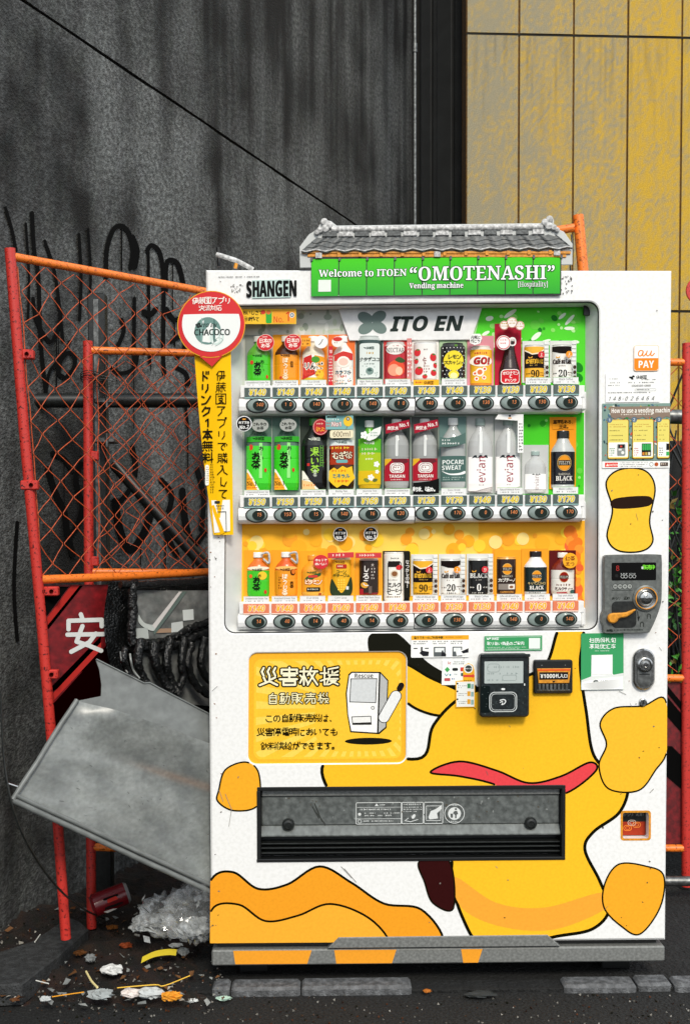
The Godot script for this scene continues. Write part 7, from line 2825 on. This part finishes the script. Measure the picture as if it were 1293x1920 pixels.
	t = thing("crushed_can", "dark red drinks can lying on its side beneath the board", "can", cp - Vector3(0, 0.04, 0))
	var rot := Transform3D(Basis(Vector3.UP, 0.35) * Basis(Vector3(0, 0, 1), -PI / 2 + 0.28), cp)
	mb = MB.new()
	mb.lathe([[0.0, -0.054, lin("#777777")], [0.026, -0.055, lin("#777777")], [0.033, -0.048, lin("#6a1519")], [0.033, 0.046, lin("#6a1519")], [0.027, 0.055, lin("#8d8d8d")], [0.026, 0.052, lin("#8d8d8d")], [0.0, 0.052, lin("#8d8d8d")]], 24)
	var mb2 := MB.new()
	for i in mb.v.size():
		mb2.v.append(rot * mb.v[i])
		mb2.n.append(rot.basis * mb.n[i])
		mb2.c.append(mb.c[i])
	obj("can_body", mb2, M.body, t)
	k = new_ink(func(x: float, y: float) -> Vector3:
		var a := x / 0.033
		return rot * Vector3(sin(a) * 0.0352, y, cos(a) * 0.0352))
	k.dz = 0.0
	for e in [["#161313", [-0.02, -0.02, 0.012, -0.024, 0.014, 0.03, -0.018, 0.022]], ["#b9b3ae", [0.016, -0.03, 0.03, -0.02, 0.026, 0.01, 0.018, -0.004]], ["#c8392f", [-0.014, -0.01, -0.004, -0.012, -0.004, 0.02, -0.014, 0.016]]]:
		k.out = Vector3(0, 0, 0.0001)
		k.z += 1.0
		k.Y(e[1], e[0])
	ink_obj("can_print", k, t, M.print)

	# crumpled clear film and foil by the machine's corner
	t = thing("plastic_bag", "crumpled clear plastic bag against the machine's lower left corner", "bag", ground(350, 1800, 0.0))
	mb = MB.new()
	crumple(mb, spot(365, 1712, 3.02), Vector3(0.10, 0.085, 0.07), 3, 18, 0.8)
	crumple(mb, spot(312, 1716, 3.08), Vector3(0.09, 0.065, 0.07), 5, 16, 0.8)
	obj("film", mb, M.film, t)
	mb = MB.new()
	mb.sheet(8, 10, func(u: float, v: float) -> Vector3:
		return spot(lerpf(352, 398, u) - v * 14.0 * (1.0 - u), lerpf(1690, lerpf(1660, 1618, u), v), 2.96 + 0.03 * sin(u * 7.0)))
	obj("film_corner", mb, M.film, t)
	mb = MB.new()
	mb.col = lin("#e9eceb")
	crumple(mb, spot(366, 1738, 3.0), Vector3(0.045, 0.03, 0.03), 8, 12, 1.2)
	crumple(mb, spot(285, 1726, 3.1), Vector3(0.06, 0.018, 0.04), 9, 12, 1.2)
	crumple(mb, spot(262, 1738, 3.05), Vector3(0.03, 0.012, 0.03), 10, 10, 0.9)
	for i in 22:
		var q := spot(rng.randf_range(255, 392), rng.randf_range(1680, 1762), rng.randf_range(2.94, 3.02))
		var d := Vector3(rng.randf_range(-1, 1), rng.randf_range(-1, 1), rng.randf_range(-0.5, 0.5)) * 0.022
		var d2 := Vector3(rng.randf_range(-1, 1), rng.randf_range(-1, 1), rng.randf_range(-0.5, 0.5)) * 0.016
		mb.flat(q, q + d, q + d2, Vector3(0, 0, 1))
		mb.flat(q + d, q + d + d2, q + d2, Vector3(0, 0.4, 1))
	obj("foil", mb, M.foil, t)

	# flat slab in the left corner
	t = thing("stone_slab", "grey stone slab lying flat in the lower left corner", "slab", ground(80, 1800, 0.02))
	mb = MB.new()
	var sp := PackedVector2Array()
	for q in [Vector2(-40, 1800), Vector2(60, 1768), Vector2(128, 1722), Vector2(150, 1730), Vector2(166, 1744), Vector2(110, 1795), Vector2(42, 1848), Vector2(-40, 1852)]:
		var g := ground(q.x, q.y, 0.05)
		sp.append(Vector2(g.x, -g.z))
	mb.prism(sp, 0.0, 0.055, 0.004, Transform3D(Basis(Vector3.RIGHT, -PI / 2), Vector3.ZERO))
	obj("slab", mb, M.kerb_dark, t)

	# litter
	var st := [
		["yellow_wrapper", "curved yellow paper strip lying on the soil", "#d8c23a", [[266, 1808], [290, 1797], [315, 1793], [331, 1794]], 6.0],
		["drinking_straw", "thick cream straw standing against the white scraps", "#e6d79a", [[162, 1830], [172, 1848], [183, 1860]], 5.0],
		["drinking_straw", "thin orange straw lying level left of the scraps", "#e09a30", [[98, 1878], [130, 1873], [158, 1869]], 2.4],
		["drinking_straw", "yellow straw lying over the paper scraps towards the machine", "#e2b64a", [[220, 1861], [290, 1855], [308, 1857], [356, 1838]], 2.6],
		["drinking_straw", "short white stick on the soil left of the scraps", "#d9d9d2", [[68, 1847], [92, 1853]], 2.6],
		["drinking_straw", "short white stick on the stone slab", "#cfcfc8", [[66, 1774], [76, 1760]], 3.0],
	]
	for e in st:
		var pts := []
		for q in e[3]:
			pts.append(ground(q[0], q[1], 0.045 if e[0] == "drinking_straw" else 0.04) + Vector3(0, 0.012, 0))
		t = thing(e[0], e[1], "straw" if e[0] == "drinking_straw" else "wrapper", pts[0])
		mb = MB.new()
		mb.col = lin(e[2])
		if e[0] == "yellow_wrapper":
			var fine := smooth3(pts, 4)
			for i in fine.size() - 1:
				var w := Vector3(0, 0.004, -0.012)
				mb.quad(fine[i] - w, fine[i + 1] - w, fine[i + 1] + w, fine[i] + w, Vector3(0, 1, 0.4))
			obj("strip", mb, M.body_paper, t)
		else:
			mb.tube(smooth3(pts, 4), e[4] * 0.0006, 8)
			obj("tube", mb, M.body_paper, t)
	var scraps := [
		["white paper scrap like a feather on the soil", [212, 1822], [0.035, 0.012, 0.03], "#d5d6d4"], ["silver foil scrap left in the pile of scraps", [190, 1868], [0.035, 0.014, 0.025], "#9aa0a0"],
		["white and red crumpled paper in the pile of scraps", [246, 1866], [0.03, 0.012, 0.02], "#d8cfca"], ["large silver crumpled scrap in the middle of the pile", [282, 1866], [0.04, 0.016, 0.024], "#b9bdbc"],
		["orange crumpled scrap at the end of the pile", [322, 1872], [0.03, 0.012, 0.018], "#d8902f"], ["small silver scrap beside the yellow strip", [344, 1788], [0.018, 0.012, 0.014], "#8d8f8e"],
		["small red scrap at the edge of the slab", [14, 1842], [0.02, 0.008, 0.012], "#b9402c"], ["tiny white scrap at the foot of the pile", [86, 1877], [0.016, 0.007, 0.01], "#b9bdbc"],
		["tiny white scrap in front of the kerb", [362, 1880], [0.014, 0.005, 0.008], "#c9ccca"], ["green and white scrap in front of the kerb stones", [420, 1876], [0.022, 0.006, 0.01], "#a9c4b4"],
	]
	for e in [["dry brown leaf left of the stone slab's edge", [150, 1790], [0.02, 0.006, 0.016], "#5a3a20"], ["dry brown leaf below the can", [212, 1742], [0.022, 0.006, 0.014], "#6a4020"], ["dark torn plastic piece in the gap between the kerb stones", [900, 1868], [0.05, 0.006, 0.02], "#3a3c3c"], ["orange fleck in the gap between the kerb stones", [800, 1862], [0.012, 0.004, 0.01], "#a8642a"], ["rusty scrap near the plastic bag", [236, 1776], [0.02, 0.008, 0.014], "#7a3a20"], ["grey paper ball between slab and soil", [170, 1800], [0.018, 0.012, 0.014], "#7d8080"], ["folded white label under the bag", [330, 1776], [0.022, 0.007, 0.012], "#c4c6c4"]]:
		scraps.append(e)
	var sd := 40
	for e in scraps:
		var q := ground(e[1][0], e[1][1], 0.03)
		if e[1][0] > 355:
			q = ground(e[1][0], e[1][1], 0.0)
		t = thing("paper_scrap", e[0], "scrap", q, "scraps of litter on the soil")
		mb = MB.new()
		mb.col = lin(e[3])
		sd += 1
		crumple(mb, q + Vector3(0, 0.006, 0), Vector3(e[2][0], e[2][1], e[2][2]), sd, 9, 1.0)
		obj("scrap", mb, M.body_paper, t)
	mb = MB.new()
	for i in 1100:
		var q := ground(rng.randf_range(-20, 420), rng.randf_range(1700, 1885), 0.02 + rng.randf() * 0.012) if i < 760 else ground(rng.randf_range(0, 1290), rng.randf_range(1866, 1925), -0.004)
		mb.col = lin(["#2b2018", "#46372b", "#5c5a56", "#1c1713", "#86837c", "#4f2c1b"][rng.randi() % 6])
		var s := rng.randf_range(0.0012, 0.0038)
		if rng.randf() < 0.16 and i < 760:   # torn flat bits
			mb.col = lin(["#8d8f8d", "#6a4a30", "#a8a49a", "#5a3a24", "#7a7d7c"][rng.randi() % 5])
			var fb := Basis.from_euler(Vector3(rng.randf_range(-0.5, 0.5), rng.randf() * 6.0, rng.randf_range(-0.5, 0.5)))
			var fs := rng.randf_range(0.005, 0.014)
			mb.quad(q + fb * Vector3(-fs, 0, -fs * 0.5), q + fb * Vector3(fs * 0.8, 0.002, -fs * 0.6), q + fb * Vector3(fs, 0, fs * 0.5), q + fb * Vector3(-fs * 0.7, 0.003, fs * 0.4), Vector3.UP)
			continue
		var bb := Basis.from_euler(Vector3(rng.randf() * 3, rng.randf() * 3, rng.randf() * 3))
		for f in [[0, 1, 2], [0, 2, 3], [0, 3, 1], [1, 2, 3]]:
			var vs := [q + bb * Vector3(0, s, 0), q + bb * Vector3(s, -s, 0), q + bb * Vector3(-s, -s * 0.5, s), q + bb * Vector3(-s, -s * 0.5, -s)]
			mb.flat(vs[f[0]], vs[f[1]], vs[f[2]], (vs[f[0]] + vs[f[1]] + vs[f[2]]) / 3.0 - q)
	var o := obj("debris", mb, M.body_paper)
	tag(o, "scattered crumbs and bits of dirt on the ground", "debris")
	o.set_meta("kind", "stuff")
func write_glyphs() -> void:
	var g := {
		"安": "5051 14129294 43265879 755719 0595",
		"伊": "3114 2329 4181 3595 4787 8187 616649",
		"藤": "1191 3032 7072 131809 1333 3339 1535 1737 4393 4595 6346 6387 6669 4759 8798",
		"園": "0090990900 5153 2272 3464 3464663634 5658 5729 5778",
		"ア": "118163 535629",
		"プ": "12827639 8090918180",
		"リ": "2226 727659",
		"で": "1282 ~8254465868 7475 9394",
		"購": "1141471711 1343 1545 2709 3749 5191 6063 8083 5393 7179 559995 5797 5559 9599",
		"入": "3151 514509 536799",
		"し": "~313848697785",
		"て": "1282 ~825446486979",
		"ド": "3139 3477 6163 8183",
		"ン": "1233 ~195892",
		"ク": "4115 32827629",
		"本": "1292 5059 5218 5298 3777",
		"無": "2002 1191 0494 0696 2126 4146 6166 8186 1809 3849 6869 8899",
		"料": "0444 2029 2407 2447 0112 4132 5162 5464 4796 8089",
		"決": "0112 0324 0927 3282 8285 3595 5055 5529 5599",
		"済": "0112 0324 0927 3191 6061 8235 4295 4639 8689 4686 4888",
		"対": "0242 2022 4209 1348 5393 8089 5567",
		"応": "5051 1191 111609 3538 44498987 6365 8497",
		"災": "201224 504254 807284 2537 8566 545709 5799",
		"害": "5051 13119193 2484 2383 5256 0696 2787892927",
		"救": "0242 2029 0415 2408 2448 6044 5292 8249 5399",
		"援": "0333 2029 0736 4190 4243 6263 9273 4494 3696 5439 5787 8749 5799",
		"自": "5041 2282892922 2484 2787",
		"動": "4010 0141 2028 1343461613 1545 0747 0949 5393 938979 706649",
		"販": "0040460600 0242 0444 1609 3649 5191 515549 5484 845749 5699",
		"売": "1191 5053 2383 07059597 4619 66699997",
		"機": "0232 2029 2207 2335 504253 807283 3595 5539 657899 9669",
		"こ": "2272 ~16284989",
		"の": "~5247281714325272848769",
		"は": "~111519 4393 ~717859485789",
		"、": "2839",
		"。": "1737391917",
		"停": "2003 1319 3191 6061 4282844442 37359597 4686 666959",
		"電": "2080 14129294 5055 2333 2535 6373 6585 2686882826 2787 55599997",
		"時": "0131370701 0434 4191 6063 3393 3696 858979 5567",
		"に": "~111519 4383 ~46485989",
		"お": "1363 ~414728173555858769 7283",
		"い": "~12172837 ~728486",
		"も": "~414849698885 1363 1666",
		"飲": "2003 2043 1434371714 1535 1719 1939 3749 6154 5393 9384 736549 7599",
		"供": "2003 1319 3292 5056 7076 3696 5739 7799",
		"給": "201223 3205 0535 2529 1708 3748 7044 7094 5585 5787895957",
		"が": "~135363665948 3119 7386 7072 9092",
		"き": "2272 1575 4167 ~27284979",
		"ま": "2282 2484 ~51584938376889",
		"す": "1292 5165 ~6554445666 ~666839",
		"取": "0050 1017 4049 1343 1545 0757 5191 828249 5399",
		"り": "~212526 ~71757649",
		"扱": "0333 2029 0736 4171 515449 7164 6494 8459 5699",
		"商": "5051 1191 3243 7263 09039399 4436 6476 3666683836",
		"品": "3070733330 0545490905 5595995955",
		"ご": "2272 ~16284888 8082 9092",
		"案": "5051 13119193 4245 2575 5435 0696 5559 5628 5688",
		"内": "1119 11919989 5054 5427 5477",
		"子": "21717153 5359 5949 0595",
		"マ": "119155 4578",
		"ネ": "5051 128207 5459 6587",
		"ー": "1595",
		"利": "3011 0343 2029 2306 2345 6167 8189 8979",
		"用": "111709 11818979 1383 1686 5159",
		"手": "7121 1383 0595 51595949",
		"順": "0008 1017 2029 4090 4282874742 4484 4685 5739 7799",
		"札": "0242 2029 2206 2345 60689998",
		"口": "1282881812",
		"扫": "0333 2029 0736 42929999 4595 4999",
		"码": "0141 2116 1444491914 5181 8184 5154 54949979 4686",
		"领": "2004 2044 2324 06363618 1829 4090 5292975752 5494 5696 6659 7799",
		"礼": "2021 024206 2329 3445 60689998",
		"包": "3004 2191919686 24545727 23289998",
		"享": "5051 1191 3272743432 258555 5559 5949 0797",
		"超": "0141 2025 0444 2547 1609 1799 4181 6144 818473 5585885855",
		"优": "2003 1319 3393 505539 63689998 7182",
		"汇": "0112 0324 0927 9141 4149 4999",
		"惠": "1191 5056 2282862622 2484 1719 37398987 5758 8899",
		"返": "4090 404637 4373 7347 4588 0112 0525 2528 0918 1899",
		"却": "2025 0343 0545 2508 0838 3647 5159 51919787",
		"茶": "1191 3032 7072 5205 5295 1696 5459 5628 5688",
		"日": "2181892921 2585",
		"濃": "0112 0324 0927 3080843430 3282 5044 3595 353709 4676 4759 6799",
		"ほ": "~111519 4292 4494 ~71775847467788",
		"う": "3162 ~2463846759",
		"じ": "~313848697785 6263 8283",
		"ん": "~41194556586986",
		"ナ": "1393 505629",
		"タ": "4115 32827629 3465",
		"デ": "2262 0484 545739 7072 9092",
		"コ": "22828818",
		"レ": "31398695",
		"モ": "2282 1595 424888",
		"ス": "128219 5598",
		"カ": "13838868 414619",
		"ッ": "2436 4345 7449",
		"ュ": "3474 7478 1898",
		"シ": "2132 1424 197893",
		"む": "1262 ~414526374648698986 7283",
		"ぎ": "2272 1575 4167 ~27284979 8082 9092",
		"刺": "0141 2029 0343450503 2607 2648 6166 81898979",
		"激": "0112 0324 0927 3151543431 2656 3549 5579 7065 6393 8359 6499",
		"強": "01313404073739 7052 5292 4585874745 6269 4999",
		"め": "~224658 ~624729171543748569",
		"ミ": "2172 2464 2789",
		"ル": "313609 616895",
		"ヒ": "31388898 3582",
		"な": "1252 3117 7183 ~64675948577889",
		"つ": "~1463848759",
		"か": "~135363666948 3119 7386",
		"味": "0232360602 4383 3595 6069 6548 6598",
		"る": "2272 7217 ~17557588694948",
		"ポ": "1383 4149 2407 6487 8090918180",
		"ジ": "2132 1424 197893 7072 9092",
		"チ": "8121 1494 515629",
		"ノ": "716519",
		"紅": "201223 3205 0535 2529 1708 3748 5292 7278 4898",
		"ィ": "7345 5559",
		"中": "1282861612 5059",
		"重": "8121 1292 5159 2484872724 2585 1898 0999",
		"厚": "0191 011609 3282843432 3383 4675 6669 3797",
		"感": "0171 0116 1252 1454561614 6047 7794 37398988",
		"あ": "1272 3139 ~633826175575868769",
		"王": "1191 1595 0999 5159",
		"道": "4051 7062 3292 4484884844 4686 0112 0525 2528 0918 1899",
		"元": "2171 0494 3409 64699997",
		"気": "2003 2191 1373 0575 757899 2669 6627",
		"行": "3012 3214 2329 4191 4494 74797969",
		"炭": "5053 21238381 1494 2409 3647 8576 645739 6799",
		"酸": "0151 1353591913 1656 2123 4143 7062 6292 6354 7385 6557 6799",
		"水": "505949 134319 8264 5398",
		"微": "2002 2204 1419 30335350 4143 3454 3549 5578 7065 6393 8359 6499",
		"糖": "0444 2029 2407 2447 0112 4132 5071 5191 515749 6383 6484 6787896967",
		"ホ": "1383 4149 2407 6487",
		"ト": "4149 4476",
		"的": "2011 0242490902 0545 6043 52929979 6566",
		"劇": "0151 2022 0109 1343 2333 1747 2029 6166 81898979 1858",
		"ロ": "1282881812",
		"オ": "1393 616949 5318",
		"キ": "2262 1575 4159",
		"ラ": "2272 14847639",
		"フ": "12827639",
		"エ": "2282 5158 0898",
		"ろ": "2272 ~7217755586 ~86694948",
		"よ": "5153 5373 ~515749284778",
		"率": "5051 1191 523366 4576 1324 8473 2616 7587 0797 5759",
		"選": "4090 4363 6393 3585 4363 8363 5459 7479 3595 0112 0525 2528 0918 1899",
		"ば": "~111518 4292 4494 ~71775846476687 8182 9192",
		"れ": "2029 0343 ~04345285 ~346074778795",
		"さ": "2272 ~516574 ~27284979",
		"わ": "2029 0343 ~03073345 ~355575868769",
		"や": "~154484867566 5063 2159",
		"大": "1393 505419 5599",
		"立": "5152 1383 3446 6456 0898",
		"み": "2252 ~521819274789 7385",
		"ャ": "2464 ~64746556 4338",
		"・": "4555",
		"と": "3144 ~743516196989",
		"願": "0151 011608 1343461613 1545 3049 1709 6191 7063 5393998959 5595 5597 6759 8799",
		"テ": "2272 0484 545739",
		"だ": "0555 3219 ~5585 ~56676989 7072 9092",
		"ビ": "31388898 3582 8082 9092",
	}
	for k in g:
		var strokes := []
		for s: String in g[k].split(" "):
			var curved := s.begins_with("~")
			var t := s.trim_prefix("~")
			var p := PackedVector2Array()
			for i in range(0, t.length() - 1, 2):
				p.append(Vector2(int(t[i]), int(t[i + 1])))
			strokes.append(smooth(p, false, 4) if curved else p)
		glyph[k] = strokes
